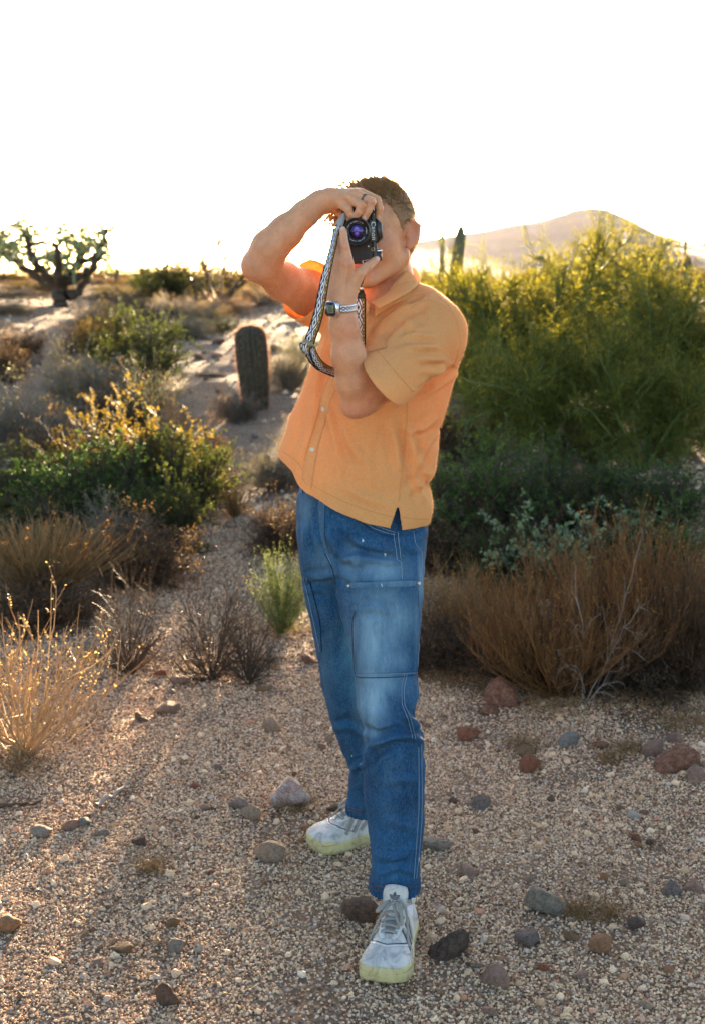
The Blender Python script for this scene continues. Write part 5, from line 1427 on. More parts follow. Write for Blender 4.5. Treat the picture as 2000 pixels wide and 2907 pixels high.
# collar: folded strip round the neck
def strip(inner, outer, n, mat, parent, name, thick=.003, m=7, bulge=.004):
    a = curve_px(inner, n); b = curve_px(outer, n)
    A_ = np.array([W(*p) for p in a]); B_ = np.array([W(*p) for p in b]); G = []
    for i in range(m):
        t = i / (m - 1); G.append(A_ * (1 - t) + B_ * t + np.array([.3, -.8, .5])[None] * bulge * math.sin(t * math.pi))
    G = np.stack(G, 1); I = np.arange(n * m).reshape(n, m)
    f = np.stack([I[:-1, :-1], I[:-1, 1:], I[1:, 1:], I[1:, :-1]], -1).reshape(-1, 4)
    o = pchild(name, mesh_np(name, G.reshape(-1, 3), f, [mat], True), parent)
    sd = o.modifiers.new('thickness', 'SOLIDIFY'); sd.thickness = thick; sd.offset = 0
    return o, G
col, G = strip([(1052, 857, 2.985), (1072, 848, 2.99), (1094, 834, 3.005), (1124, 808, 3.04), (1143, 783, 3.09), (1152, 764, 3.15), (1150, 753, 3.20), (1120, 752, 3.235), (1085, 762, 3.24)],
      [(1070, 879, 2.968), (1090, 868, 2.966), (1112, 857, 2.972), (1154, 833, 3.0), (1186, 811, 3.055), (1196, 792, 3.13), (1178, 756, 3.235), (1120, 768, 3.28), (1080, 780, 3.28)], 40, M_SHIRT, SHIRT, "collar")
strip([(1152, 764, 3.10), (1120, 800, 3.045), (1094, 838, 3.0), (1060, 868, 2.99)], [(1190, 812, 3.08), (1160, 846, 3.02), (1110, 868, 2.995), (1062, 900, 2.985)], 24, M_SHIRT, SHIRT, "collar_stand", .002)
strip([(1048, 862, 2.99), (1034, 850, 3.0), (1018, 835, 3.03), (1005, 815, 3.08)], [(1040, 895, 2.985), (1015, 880, 2.99), (995, 860, 3.03), (980, 835, 3.08)], 20, M_SHIRT, SHIRT, "collar_leaf")

# ------------------------------------------------------------------ jeans
def fade_at(q):
    x, y = q[:, 0], q[:, 1]; f = np.zeros(len(q))
    for cx, cy, rx, ry, a in ((1070, 1800, 62, 130, .8), (1120, 1760, 55, 70, .6), (1070, 1700, 70, 40, .5), (1055, 1975, 42, 95, .85), (1085, 1940, 60, 40, .6), (1085, 1620, 75, 40, .55), (1000, 1610, 30, 60, .45), (1095, 1870, 60, 40, .6), (920, 1600, 40, 60, .20),
                              (1055, 2080, 30, 20, .5), (1110, 2250, 40, 90, .06), (1180, 1760, 12, 90, .3), (870, 1450, 20, 60, .3), (1020, 1850, 12, 90, .4), (930, 1900, 25, 120, .12), (1193, 1640, 10, 60, .6)):
        f = np.maximum(f, a * np.exp(-((x - cx) / rx) ** 2 - ((y - cy) / ry) ** 2))
    return f
def denim(name, dark=1.0):
    m, nt, b = newmat(name); co = objco(nt)
    at = N(nt, 'ShaderNodeAttribute', attribute_name='fade')
    mp = N(nt, 'ShaderNodeMapping'); L(nt, co, mp.inputs[0]); mp.inputs['Scale'].default_value = (1, 1, .28)
    n1 = noise(nt, 9, 4, .6, co); n2 = noise(nt, 420, 3, .75, mp.outputs[0]); n3 = noise(nt, 1400, 2, .7, co); n4 = noise(nt, 45, 4, .65, mp.outputs[0])
    base = ramp(nt, n1.outputs[0], [(.3, (.003 * dark, .028 * dark, .075 * dark)), (.7, (.008 * dark, .070 * dark, .165 * dark))])
    fd = mathn(nt, 'ADD', at.outputs['Fac'], mathn(nt, 'MULTIPLY', mathn(nt, 'SUBTRACT', n4.outputs[0], .5), .35), clamp=True)
    nf = noise(nt, 22, 5, .7, mp.outputs[0]); fd = mathn(nt, 'MULTIPLY', fd, ramp(nt, nf.outputs[0], [(.3, (.4, .4, .4)), (.6, (1, 1, 1))]))
    c = mixc(nt, fd, base, (.24, .40, .50))
    sp = ramp(nt, n2.outputs[0], [(.42, (0, 0, 0)), (.68, (1, 1, 1))])
    c = mixc(nt, mathn(nt, 'MULTIPLY', sp, .16), c, (.25, .40, .58))
    c = mixc(nt, .6, c, ramp(nt, n3.outputs[0], [(.3, (.55, .6, .65)), (.7, (1.35, 1.35, 1.35))]), 'MULTIPLY')
    # a few white paint flecks
    vo = N(nt, 'ShaderNodeTexVoronoi'); vo.inputs['Scale'].default_value = 17; mp2 = N(nt, 'ShaderNodeMapping'); L(nt, co, mp2.inputs[0]); mp2.inputs['Scale'].default_value = (2.4, 2.4, .8); L(nt, mp2.outputs[0], vo.inputs['Vector'])
    spc = N(nt, 'ShaderNodeSeparateColor'); L(nt, vo.outputs['Color'], spc.inputs[0])
    dd = mathn(nt, 'ADD', vo.outputs['Distance'], mathn(nt, 'MULTIPLY', mathn(nt, 'SUBTRACT', n2.outputs[0], .5), .35))
    fl_ = mathn(nt, 'MULTIPLY', mathn(nt, 'LESS_THAN', dd, .085), mathn(nt, 'GREATER_THAN', spc.outputs[1], .86))
    c = mixc(nt, fl_, c, (.55, .60, .62))
    L(nt, c, b.inputs['Base Color']); b.inputs['Roughness'].default_value = .85; b.inputs['Specular IOR Level'].default_value = .15
    b.inputs['Sheen Weight'].default_value = 0
    bump(nt, b, mathn(nt, 'ADD', n2.outputs[0], mathn(nt, 'MULTIPLY', n4.outputs[0], .8)), .4, .002)
    return m
M_DENIM = denim("blue_denim")
M_THREAD = plain("pale_seam_thread", (.20, .29, .38), .9)
M_THREAD_D = plain("rust_thread", (.10, .055, .05), .9)
def build_jeans():
    fl = Field((-.20, 2.78, .08), (.24, 3.54, 1.21), .0036)
    hips = [(1350, 858, 1196, 3.13, .118), (1375, 853, 1203, 3.13, .125), (1420, 844, 1208, 3.13, .13), (1500, 841, 1210, 3.13, .133), (1570, 847, 1206, 3.14, .13), (1620, 855, 1196, 3.14, .11)]
    fl.stack(rows_to_stack(hips), .02, 2.3)
    Yn = lambda py: float(np.interp(py, [1500, 1700, 2000, 2300, 2555], [3.10, 3.07, 3.01, 2.995, 2.995]))
    Yf = lambda py: float(np.interp(py, [1500, 1700, 2000, 2330], [3.18, 3.22, 3.30, 3.43]))
    near = [(1500, 925, 1207), (1560, 935, 1203), (1610, 944, 1202), (1680, 955, 1198), (1750, 968, 1193), (1800, 984, 1190), (1851, 1000, 1187), (1901, 1005, 1182), (1945, 1009, 1187), (1975, 1011, 1189), (2000, 1013, 1181), (2020, 1020, 1173), (2055, 1033, 1185), (2075, 1035, 1195), (2094, 1034, 1202),
            (2117, 1030, 1204), (2135, 1028, 1200), (2167, 1028, 1206), (2260, 1031, 1204), (2338, 1041, 1201), (2377, 1046, 1198), (2435, 1053, 1191), (2480, 1052, 1189), (2513, 1049, 1188), (2580, 1045, 1187)]
    far = [(1500, 843, 1010), (1570, 847, 1012), (1640, 855, 1015), (1720, 870, 1020), (1780, 885, 1022), (1850, 897, 1026), (1900, 905, 1030), (1960, 917, 1036), (2000, 925, 1042), (2050, 940, 1050), (2094, 956, 1060), (2140, 975, 1070), (2187, 993, 1080), (2222, 988, 1086), (2260, 985, 1088), (2288, 984, 1090), (2345, 986, 1092)]
    hn = lambda py: float(np.interp(py, [1500, 1700, 2000, 2150, 2555], [.112, .105, .088, .080, .062]))
    hf = lambda py: float(np.interp(py, [1500, 1700, 2000, 2330], [.095, .09, .075, .062]))
    fl.stack(rows_to_stack([(p, a, b, Yn(p), hn(p)) for p, a, b in near]), .012, 2.2)
    fl.stack(rows_to_stack([(p, a, b, Yf(p), hf(p)) for p, a, b in far]), .012, 2.2)
    P, F_ = fl.mesh(2); Nn = vnormals(P, F_)
    FO = [([(1035, 2150), (1060, 2112), (1110, 2088), (1170, 2092), (1200, 2110)], .010, 10), ([(1036, 2060), (1070, 2085), (1110, 2080)], -.006, 10), ([(1040, 2195), (1070, 2140), (1120, 2120)], -.006, 9), ([(1150, 2030), (1175, 2050), (1190, 2075)], .006, 9),
          ([(1180, 1880), (1160, 1940), (1150, 2010)], .003, 8), ([(925, 1480), (950, 1560), (1000, 1600), (1060, 1590)], .005, 11), ([(1120, 1590), (1060, 1580), (1000, 1560), (950, 1500)], -.006, 12), ([(960, 1600), (1010, 1575), (1080, 1590), (1130, 1600)], .006, 9),
          ([(880, 1440), (895, 1530), (915, 1590)], .004, 8), ([(865, 1420), (862, 1500), (870, 1560)], .003, 7), ([(860, 1640), (900, 1640), (950, 1630)], .004, 9), ([(862, 1680), (905, 1670), (960, 1690)], .003, 9),
          ([(1065, 2350), (1110, 2330), (1180, 2350)], .003, 12), ([(1060, 2420), (1120, 2440), (1185, 2400)], .004, 12), ([(1075, 2480), (1130, 2460), (1180, 2480)], .004, 9), ([(940, 2070), (990, 2060), (1030, 2090)], .004, 10), ([(995, 2190), (1020, 2170), (1035, 2180)], .005, 8),
          ([(1005, 1740), (1050, 1720), (1110, 1740)], .003, 9), ([(950, 1640), (990, 1660), (1000, 1700)], -.004, 9), ([(1120, 1500), (1150, 1550), (1190, 1570)], .003, 10), ([(1095, 2230), (1130, 2210), (1190, 2220)], .003, 11)]
    P = folds(P, Nn, [(a_, b_ * 1.7, c_ * 1.0) for a_, b_, c_ in FO]); q = proj(P)
    P = P + Nn * (.003 * vnoise(q[:, 0] / 30, q[:, 1] / 50, 6) + .0045 * (.25 - np.abs(vnoise(q[:, 0] / 45, (q[:, 1] + q[:, 0] * .4) / 38, 16))) + .0018 * vnoise(q[:, 0] / 12, q[:, 1] / 20, 7))[:, None]
    far_leg = P[:, 1] > 3.17 + .0
    # ripples of the hems
    zN = W(1116, 2556, 2.935)[2]; zF = W(1030, 2322, 3.37)[2]
    ang = np.arctan2(P[:, 1] - np.where(far_leg, 3.43, 2.995), P[:, 0] - np.where(far_leg, W(1038, 2300, 3.43)[0], W(1118, 2530, 2.95)[0]))
    zr = np.where(far_leg, P[:, 2] - zF, P[:, 2] - zN); m = zr < .034
    P[m] += Nn[m] * (.0026 * np.sin(ang[m] * 34 + 2 * np.sin(ang[m] * 5)) + .0012)[:, None]
    low = (P[:, 2] < np.where(far_leg, zF, zN)); keep = ~low[F_].all(1); P[low, 2] = np.where(far_leg, zF, zN)[low]
    zt = W(1000, 1362, 3.05)[2]; hi = P[:, 2] > zt; keep &= ~hi[F_].all(1); P[hi, 2] = zt
    F_ = F_[keep]; P, F_ = compact(P, F_)
    me = mesh_np("jeans", P, F_, [M_DENIM], True)
    at = me.attributes.new('fade', 'FLOAT', 'POINT'); at.data.foreach_set('value', fade_at(proj(P)).astype(np.float32))
    o = pchild("jeans", me); sd = o.modifiers.new('thickness', 'SOLIDIFY'); sd.thickness = .003; sd.offset = -1
    return o, P, F_
JEANS, JP, JF = build_jeans()
JB = bvh_of(JP, JF)
pk = patch(JB, [(994, 1662), (1000, 1701), (1015, 1732), (1007, 1751), (1008, 1798), (1010, 1883), (1013, 1912)], [(1184, 1656), (1182, 1700), (1188, 1742), (1188, 1789), (1181, 1870), (1180, 1905)], 34, 46, .005, M_DENIM, JEANS, "cargo_pocket", wob=.003, fade=fade_at)
patch(JB, [(993, 1652), (994, 1668)], [(1184, 1647), (1184, 1663)], 34, 6, .0085, M_DENIM, JEANS, "pocket_band", fade=lambda q: np.full(len(q), .35))
# joined depth map for details that lie on top of the pocket
def add_seams(L_, mat, r, off):
    for poly, n in L_: seam_tube(JB, poly, n, r, mat, JEANS, off=off)
add_seams([([(908, 1395), (908, 1450), (910, 1520), (925, 1570), (940, 1600)], 60), ([(1023, 1472), (1060, 1500), (1095, 1513), (1120, 1518)], 40), ([(1040, 1478), (1070, 1494), (1100, 1505), (1122, 1512)], 40),
           ([(1116, 1515), (1122, 1560), (1126, 1590), (1138, 1595), (1140, 1645)], 60), ([(1128, 1510), (1133, 1555), (1136, 1586)], 40), ([(1172, 1508), (1178, 1545), (1195, 1565), (1196, 1600), (1190, 1640)], 50),
           ([(1154, 1912), (1146, 1950), (1147, 2000), (1165, 2040), (1176, 2090), (1178, 2098)], 70), ([(1147, 1914), (1138, 1950), (1140, 2000), (1158, 2045), (1169, 2095)], 70),
           ([(1194, 2112), (1195, 2160), (1196, 2240), (1195, 2330), (1188, 2420), (1180, 2495)], 90), ([(1186, 2120), (1187, 2200), (1187, 2300), (1180, 2400), (1173, 2495)], 90),
           ([(992, 1655), (1000, 1701), (1013, 1735), (1004, 1760), (1006, 1830), (1009, 1890), (1011, 1916)], 70), ([(1012, 1917), (1066, 1915), (1145, 1912), (1183, 1910)], 50), ([(1186, 1655), (1190, 1742), (1190, 1789), (1184, 1880), (1184, 1908)], 50)],
          M_THREAD, .0007, .0007)
add_seams([([(862, 1642), (872, 1680), (884, 1735), (898, 1800), (908, 1850)], 50), ([(870, 1640), (882, 1690), (896, 1740), (906, 1800), (910, 1850)], 50)], M_THREAD, .0008, .001)
add_seams([([(1048, 2512), (1080, 2517), (1130, 2520), (1186, 2514)], 60), ([(1048, 2524), (1080, 2530), (1130, 2533), (1186, 2528)], 60), ([(986, 2290), (1010, 2298), (1034, 2302)], 24), ([(986, 2299), (1010, 2306), (1034, 2310)], 24)], M_THREAD_D, .0011, .0010)
add_seams([([(1190, 1658), (1193, 1742), (1193, 1789), (1187, 1880), (1186, 1915), (1145, 1921), (1066, 1924), (1008, 1924), (1004, 1890), (1000, 1800), (1000, 1755), (1008, 1735)], 140), ([(996, 1674), (1060, 1672), (1130, 1668), (1182, 1668)], 50), ([(1016, 1478), (1056, 1506), (1092, 1520), (1112, 1525)], 40), ([(912, 1520), (924, 1575), (942, 1610), (954, 1660)], 40)], plain("painted_seam_shadow", (.012, .025, .06), .95), .0013, .0002)  # shade along pocket edges and seams, painted as thin dark lines
patch(JB, [(872, 1652), (886, 1700), (902, 1770), (910, 1850)], [(880, 1650), (894, 1700), (910, 1770), (914, 1850)], 4, 30, .004, M_DENIM, JEANS, "far_cargo_pocket", fade=fade_at)
patch(JB, [(904, 1395), (905, 1450), (908, 1520), (922, 1572)], [(924, 1402), (922, 1450), (922, 1520), (934, 1575)], 5, 30, .0022, M_DENIM, JEANS, "fly_front", fade=lambda q: np.full(len(q), .2))
patch(JB, [(854, 1372), (853, 1398)], [(864, 1374), (862, 1400)], 5, 6, .005, M_DENIM, JEANS, "belt_loop", fade=lambda q: np.full(len(q), .3))
M_STEEL = plain("steel_rivet", (.62, .60, .57), .3, 1)
for (a, b_) in ((998, 1659), (1179, 1655)):
    p, n = cast(JB, a, b_); p = p + n * .0105
    x = unit(np.cross(n, [0, 0, 1.])); y = np.cross(n, x); k = 16; an = np.arange(k) * 2 * math.pi / k
    prof = [(0.0004, .0016), (.0016, .0018), (.0020, .0006), (.0026, .0008), (.0034, .0020), (.0042, .0012), (.0044, -.003)]
    R_ = np.array([[p + x * r * math.cos(t) + y * r * math.sin(t) + n * h for t in an] for r, h in prof]); I = np.arange(len(prof) * k).reshape(-1, k)
    pchild("rivet", mesh_np("rivet", R_.reshape(-1, 3), np.stack([I[:-1], np.roll(I[:-1], -1, 1), np.roll(I[1:], -1, 1), I[1:]], -1).reshape(-1, 4), [M_STEEL], True), JEANS)
# white undershirt peeping through the slit
us = strip([(1114, 1425, 3.03), (1142, 1425, 3.03)], [(1112, 1456, 3.028), (1143, 1458, 3.028)], 10, plain("white_undershirt", (.75, .74, .76), .9), person, "undershirt")

# ------------------------------------------------------------------ sneakers
def leather(name, c1, c2, c3):
    m, nt, b = newmat(name); co = objco(nt); n1 = noise(nt, 26, 6, .7, co, .8); n2 = noise(nt, 500, 3, .6, co)
    L(nt, ramp(nt, n1.outputs[0], [(.34, c3), (.50, c1), (.7, c2)]), b.inputs['Base Color']); b.inputs['Roughness'].default_value = .6
    bump(nt, b, mathn(nt, 'ADD', n1.outputs[0], mathn(nt, 'MULTIPLY', n2.outputs[0], .4)), .25, .003); return m
M_LEATH = leather("scuffed_pale_leather", (.47, .46, .43), (.58, .57, .54), (.25, .245, .24))
M_TRIM = leather("white_trim_leather", (.52, .52, .51), (.60, .60, .58), (.38, .38, .39))
M_GREYS = leather("grey_stripe", (.22, .22, .22), (.28, .28, .27), (.17, .17, .17))
M_SOLE = leather("gum_sole", (.46, .41, .20), (.53, .48, .26), (.30, .22, .11))
M_LACE = plain("grey_lace", (.25, .24, .215), .9)
M_DARKL = plain("dark_lining", (.05, .055, .06), .9)
M_LOGO = plain("dark_print", (.06, .065, .07), .7)
def half_w(t, side):
    """outline half width along the shoe, t 0 heel .. 1 toe; side +1 = outer"""
    xs = [0, .015, .05, .12, .25, .40, .55, .68, .78, .86, .92, .96, .985, 1]
    o = [0, .021, .034, .041, .043, .044, .050, .057, .060, .058, .052, .042, .028, 0]
    i = [0, .021, .034, .039, .038, .037, .042, .050, .055, .056, .053, .045, .031, 0]
    return np.interp(t, xs, o if side > 0 else i) * 1.08
def build_shoe(origin, dirv, outer, label, name="sneaker"):
    """origin = ground point under the heel; dirv = unit ground direction heel->toe; outer=+1 when the outer side is to the right of dirv seen from above"""
    L_ = .312; d = unit(np.array([dirv[0], dirv[1], 0.])); r = np.array([d[1], -d[0], 0]) * outer; z = np.array([0, 0, 1.]); O = np.asarray(origin, float)
    def T(s, t, h): return O + r * s + d * (t * L_) + z * h
    flip = outer < 0
    def shell(ts, prof_fn, m=25):
        """closed arch over the sole: prof_fn(t) -> (height, flat)"""
        G = []
        for t in ts:
            wo, wi = half_w(t, 1), half_w(t, -1); h0, h1, ex, tw = prof_fn(t); row = []
            for a in np.linspace(0, math.pi, m):
                c, s_ = math.cos(a), math.sin(a); w = wo if c > 0 else wi
                hh = abs(s_) ** ex[1]; wid = w * (abs(c) ** ex[0]) * (1 - tw * hh ** 1.3)
                row.append(T(math.copysign(wid, c) * .95, t, h0 + (h1 - h0) * hh))
            G.append(row)
        G = np.array(G); n = len(ts); I = np.arange(n * m).reshape(n, m)
        f = np.stack([I[:-1, :-1], I[:-1, 1:], I[1:, 1:], I[1:, :-1]], -1).reshape(-1, 4)
        if flip: f = f[:, ::-1]
        return G.reshape(-1, 3), f
    root = pchild_empty = bpy.data.objects.new(name, None); link(root); root.parent = person; root.matrix_parent_inverse = PINV
    root.location = Vector(O); root['label'] = label
    bpy.context.view_layer.update()
    # sole
    ts = np.concatenate([np.linspace(0, .06, 9), np.linspace(.08, .88, 30), np.linspace(.9, 1, 16)])
    ring = [(half_w(t, 1), t) for t in ts] + [(-half_w(t, -1), t) for t in ts[::-1][1:-1]]
    ring = np.array(ring); k = len(ring); sv = []
    cen = np.array([0, .5])
    for h, g in ((.001, .955), (.004, .985), (.012, 1.0), (.022, 1.005), (.029, .998), (.0335, .975), (.0345, .90)):
        for s, t in ring:
            lift = .010 * max(0, (t - .78) / .22) ** 2; hh = h
            if t > .80: hh = h * (1 + .30 * min(1, (t - .80) / .1))
            tt = .5 + (t - .5) * (1 + (g - 1) * .45)
            sv.append(T(s * g, tt, hh + lift * (1 - h / .05)))
    nr = 7; I = np.arange(nr * k).reshape(nr, k); f = np.stack([I[:-1], np.roll(I[:-1], -1, 1), np.roll(I[1:], -1, 1), I[1:]], -1).reshape(-1, 4)
    if not flip: f = f[:, ::-1]
    A = Acc(); A.add(np.array(sv), f)
    c1 = T(0, .5, .0335); c0 = T(0, .5, .001); base = A.n
    A.add(np.vstack([np.array(sv), c1, c0]), np.stack([I[-1], np.roll(I[-1], -1), np.full(k, nr * k)], 1)); A.add(np.vstack([np.array(sv), c1, c0]), np.stack([I[0], np.roll(I[0], -1), np.full(k, nr * k + 1)], 1))
    sole = pchild("sole", A.mesh("sole", [M_SOLE], True), root)
    # upper
    def prof(t):
        h1 = float(np.interp(t, [0, .04, .12, .25, .36, .42, .50, .60, .70, .78, .86, .92, .965, .985, 1], [.060, .082, .086, .080, .098, .112, .106, .094, .081, .072, .066, .060, .052, .046, .038]))
        return (.030 + (.009 if t > .82 else .009 * max(0, (t - .74) / .08) if t > .74 else 0), h1, (.62, .72), .32 * float(np.interp(t, [0, .3, .5, .8, 1], [.3, .9, 1.1, .5, .3])))
    tsu = np.concatenate([np.linspace(.004, .06, 8), np.linspace(.08, .88, 40), np.linspace(.9, .985, 14)])
    uv, uf = shell(tsu, prof, 33)
    # creases on the vamp
    up = pchild("upper", mesh_np("upper", uv, uf, [M_LEATH], True), root)
    UB = bvh_of(uv, uf)
    def on(s, t, off=.001):
        """drop a point onto the upper from above / the side"""
        c = T(0, t, .045); tgt = T(s * 1.0, t, .045 + 0)
        ang = s
        dr = Vector(unit(r * math.sin(ang) + z * math.cos(ang)))
        h = UB.ray_cast(Vector(c) + dr * .2, -dr)
        if h[0] is None: return T(s * .03, t, .08), np.array(dr)
        n = np.array(h[1]); n = n if n @ np.array(dr) > 0 else -n
        return np.array(h[0]) + n * off, n
    def ribbon(pts, wd, mat, nm, off=.0015, n=24, thick=.0016, par=None):
        q = curve_px(pts, n) if len(pts) > 2 else np.array([np.array(pts[0]) * (1 - a) + np.array(pts[1]) * a for a in np.linspace(0, 1, n)])
        P = []; Nn = []
        for p in q:
            a, nn = on(p[0], p[1], off + (p[2] if len(p) > 2 else 0)); P.append(a); Nn.append(nn)
        return band(np.array(P), np.array(Nn), wd, mat, nm, thick, par or up)
    def band(P, Nn, wd, mat, nm, thick, par):
        Tn = unit(np.gradient(P, axis=0)); Sd = unit(np.cross(Tn, Nn)); n = len(P); wd = np.full(n, wd) if np.isscalar(wd) else np.asarray(wd)
        G = np.stack([P + Sd * wd[:, None] / 2 - Nn * thick * .5, P + Sd * wd[:, None] * .36 + Nn * thick * .6, P - Sd * wd[:, None] * .36 + Nn * thick * .6, P - Sd * wd[:, None] / 2 - Nn * thick * .5], 1)
        I = np.arange(n * 4).reshape(n, 4); f = np.stack([I[:-1], np.roll(I[:-1], -1, 1), np.roll(I[1:], -1, 1), I[1:]], -1).reshape(-1, 4)
        cap = np.array([[0, 1, 2, 3], [4 * n - 1, 4 * n - 2, 4 * n - 3, 4 * n - 4]])
        A = Acc(); A.add(G.reshape(-1, 3), np.concatenate([f, cap])); return pchild(nm, A.mesh(nm, [mat], True), par)
    # tongue area (dark gap), eyestays, stripes, seams; first coordinate is an angle over the foot
    ribbon([(0, .42), (0, .5), (0, .6), (0, .685)], .036, M_GREYS, "vamp_lining", .0008)
    for s in (-1, 1):
        ribbon([(s * .62, .30), (s * .50, .42), (s * .42, .52), (s * .42, .62), (s * .46, .70), (s * .30, .735)], [.012] * 6 + [.017] * 12 + [.013] * 6, M_TRIM, "eyestay", .0018)
    ribbon([(1.45, .60), (1.0, .74), (.5, .775), (0, .785), (-.5, .775), (-1.0, .74), (-1.45, .60)], .0022, M_DARKL, "toe_seam", .0006, 40, .0012)
    ribbon([(1.40, .66), (1.0, .765), (.5, .79), (0, .80), (-.5, .79), (-1.0, .765), (-1.40, .66)], .006, M_TRIM, "toe_overlay", .0010, 40, .0016)
    for i in range(3):
        ribbon([(.62, .43 + .085 * i), (1.0, .47 + .085 * i), (1.45, .53 + .085 * i)], .012, M_GREYS, "stripe", .0012)
        ribbon([(.62, .458 + .085 * i), (1.0, .498 + .085 * i), (1.45, .558 + .085 * i)], .0016, M_DARKL, "stripe_seam", .0008)
        ribbon([(-.62, .43 + .085 * i), (-1.0, .47 + .085 * i), (-1.45, .53 + .085 * i)], .012, M_GREYS, "stripe", .0012)
    # sole stitching groove at the toe
    Pg = np.array([T((half_w(t, 1) if c > 0 else -half_w(t, -1)) * 1.006 * 1, t if True else 0, .0330) for c, t in [(1, a) for a in np.linspace(.80, .995, 14)] + [(-1, a) for a in np.linspace(.995, .80, 14)]])
    v, f = tubes(Pg[None], np.full((1, len(Pg)), .0007), 4); pchild("sole_groove", mesh_np("sole_groove", v, f, [plain("brown_groove", (.20, .12, .05))], True), sole)
    # tongue
    tg = []; nt_, m_ = 14, 9
    for j in range(nt_):
        a = j / (nt_ - 1); t = .60 - .20 * a; h = .088 + .020 * a + .058 * a * a; wv = .021 + .010 * a
        if a > .9: wv *= 1 - (a - .9) * 2.0
        for i in range(m_):
            u = -1 + 2 * i / (m_ - 1); tg.append(T(u * wv, t - .030 * u * u * (.6 + .4 * a), h - .010 * u * u))
    I = np.arange(nt_ * m_).reshape(nt_, m_); ft = np.stack([I[:-1, :-1], I[:-1, 1:], I[1:, 1:], I[1:, :-1]], -1).reshape(-1, 4)
    tong = pchild("tongue", mesh_np("tongue", np.array(tg), ft, [M_LEATH], True), root); sd = tong.modifiers.new('t', 'SOLIDIFY'); sd.thickness = .006; sd.offset = 0
    # trefoil mark and word on the tongue
    p0 = np.array(tg).reshape(nt_, m_, 3); cpt = p0[10, 4]; e_up = unit(p0[13, 4] - p0[9, 4]); e_r = unit(p0[10, 8] - p0[10, 0]); nn = unit(np.cross(e_r, e_up)); nn = nn if nn @ d > 0 else -nn
    er2 = e_r if np.dot(e_r, np.array([1, 0, 0])) > 0 else -e_r
    def leafp(ang, ln, wd, base, y0=0):
        ca, sa = math.cos(ang), math.sin(ang); pts = []
        for a in np.linspace(0, 1, 9): pts.append((wd * math.sin(a * math.pi) ** .8 * (1 - .2 * a), ln * a))
        pts += [(-x, y) for x, y in pts[::-1][1:-1]]
        return [(x * ca - y * sa + base[0], x * sa + y * ca + base[1]) for x, y in pts]
    A = Acc()
    sc = .0017
    def add_poly(pts):
        # keep the three white gaps across the lower half by building the leaf in slices
        pts = np.array(pts); ymin, ymax = pts[:, 1].min(), pts[:, 1].max()
        cuts = [(-99, -1.2), (-.7, .4), (.9, 2.0), (2.5, 99)]
        for lo, hi in cuts:
            q = clip_poly(pts, lo, hi)
            if len(q) > 2:
                vv = np.array([cpt + nn * .0042 + er2 * x * sc + e_up * y * sc for x, y in q]); c = vv.mean(0); kk = len(vv)
                A.add(np.vstack([vv, c]), np.array([[i, (i + 1) % kk, kk] for i in range(kk)]))
    def clip_poly(p, lo, hi):
        for sgn, lim in ((1, lo), (-1, hi)):
            out = []
            for i in range(len(p)):
                a, b = p[i], p[(i + 1) % len(p)]; da, db = sgn * (a[1] - lim), sgn * (b[1] - lim)
                if da >= 0: out.append(a)
                if (da >= 0) != (db >= 0): t = da / (da - db); out.append(a + (b - a) * t)
            p = np.array(out)
            if len(p) < 3: return p
        return p
    for an, ln in ((0, 11.5), (.85, 10.5), (-.85, 10.5)): add_poly(leafp(an, ln, 2.9, (0, -2.5)))
    pchild("trefoil_mark", A.mesh("trefoil_mark", [M_LOGO]), tong)
    txt("Adidas", cpt - e_up * .0080 + nn * .0050, er2, e_up, .0105, M_LOGO, tong, "tongue_lettering")
    # laces
    Lp = [(.46, .68, -.46, .675), (-.46, .62, .46, .63), (.46, .56, -.46, .575), (-.46, .50, .46, .515), (.5, .44, -.5, .455)]
    for i, (a0, t0, a1, t1) in enumerate(Lp):
        n = 14; P = []; Nn = []
        for u in np.linspace(0, 1, n):
            p, q = on(a0 * (1 - u) + a1 * u, t0 * (1 - u) + t1 * u, .004 + .004 * math.sin(u * math.pi)); P.append(p); Nn.append(q)
        P = np.array(P); band(P, np.array(Nn), .0085, M_LACE, "lace", .0024, root)
    # bow: knot, two loops, two tails
    kp = T(-.004, .455, .128)
    def loose(pts, wd=.0080):
        P = curve3(pts, 26); view = unit(np.array([0, 0, CAMZ]) - P); band(P, unit(view + z * .3), wd, M_LACE, "lace", .0022, root)
    k3 = lambda s, t, h: T(s, t, h)
    loose([kp, k3(.012, .50, .135), k3(.026, .60, .120), k3(.030, .66, .100), k3(.018, .63, .104), k3(.006, .54, .122), kp])
    loose([kp, k3(-.016, .47, .132), k3(-.034, .53, .122), k3(-.040, .56, .112), k3(-.026, .52, .122), kp])
    loose([kp, k3(.016, .47, .137), k3(.032, .52, .124), k3(.040, .60, .098), k3(.044, .66, .080), k3(.049, .72, .060)], .006)
    loose([kp, k3(-.014, .51, .126), k3(-.028, .58, .106), k3(-.040, .66, .078), k3(-.047, .70, .060)], .006)
    loose([k3(.038, .36, .118), k3(.02, .42, .128), kp, k3(-.022, .42, .127), k3(-.036, .37, .116)])
    v, f = tubes(np.array([[kp - r * .005, kp, kp + r * .005]]), np.array([[.004, .0062, .004]]), 8); pchild("knot", mesh_np("knot", v, f, [M_LACE], True), root)
    # padded collar rim
    cp = [T(math.cos(a) * .031, .185 + math.sin(a) * .165, .092 + (.018 * max(0, math.sin(a)) + .010 * max(0, -math.sin(a)))) for a in np.linspace(0, 2 * math.pi, 40)]
    v, f = tubes(np.array([cp]), np.full((1, 40), .0075), 10); pchild("collar", mesh_np("collar", v, f, [M_LEATH], True), root)
    lo = [T(math.cos(a) * .033, .185 + math.sin(a) * .175, .070) for a in np.linspace(0, 2 * math.pi, 40)]
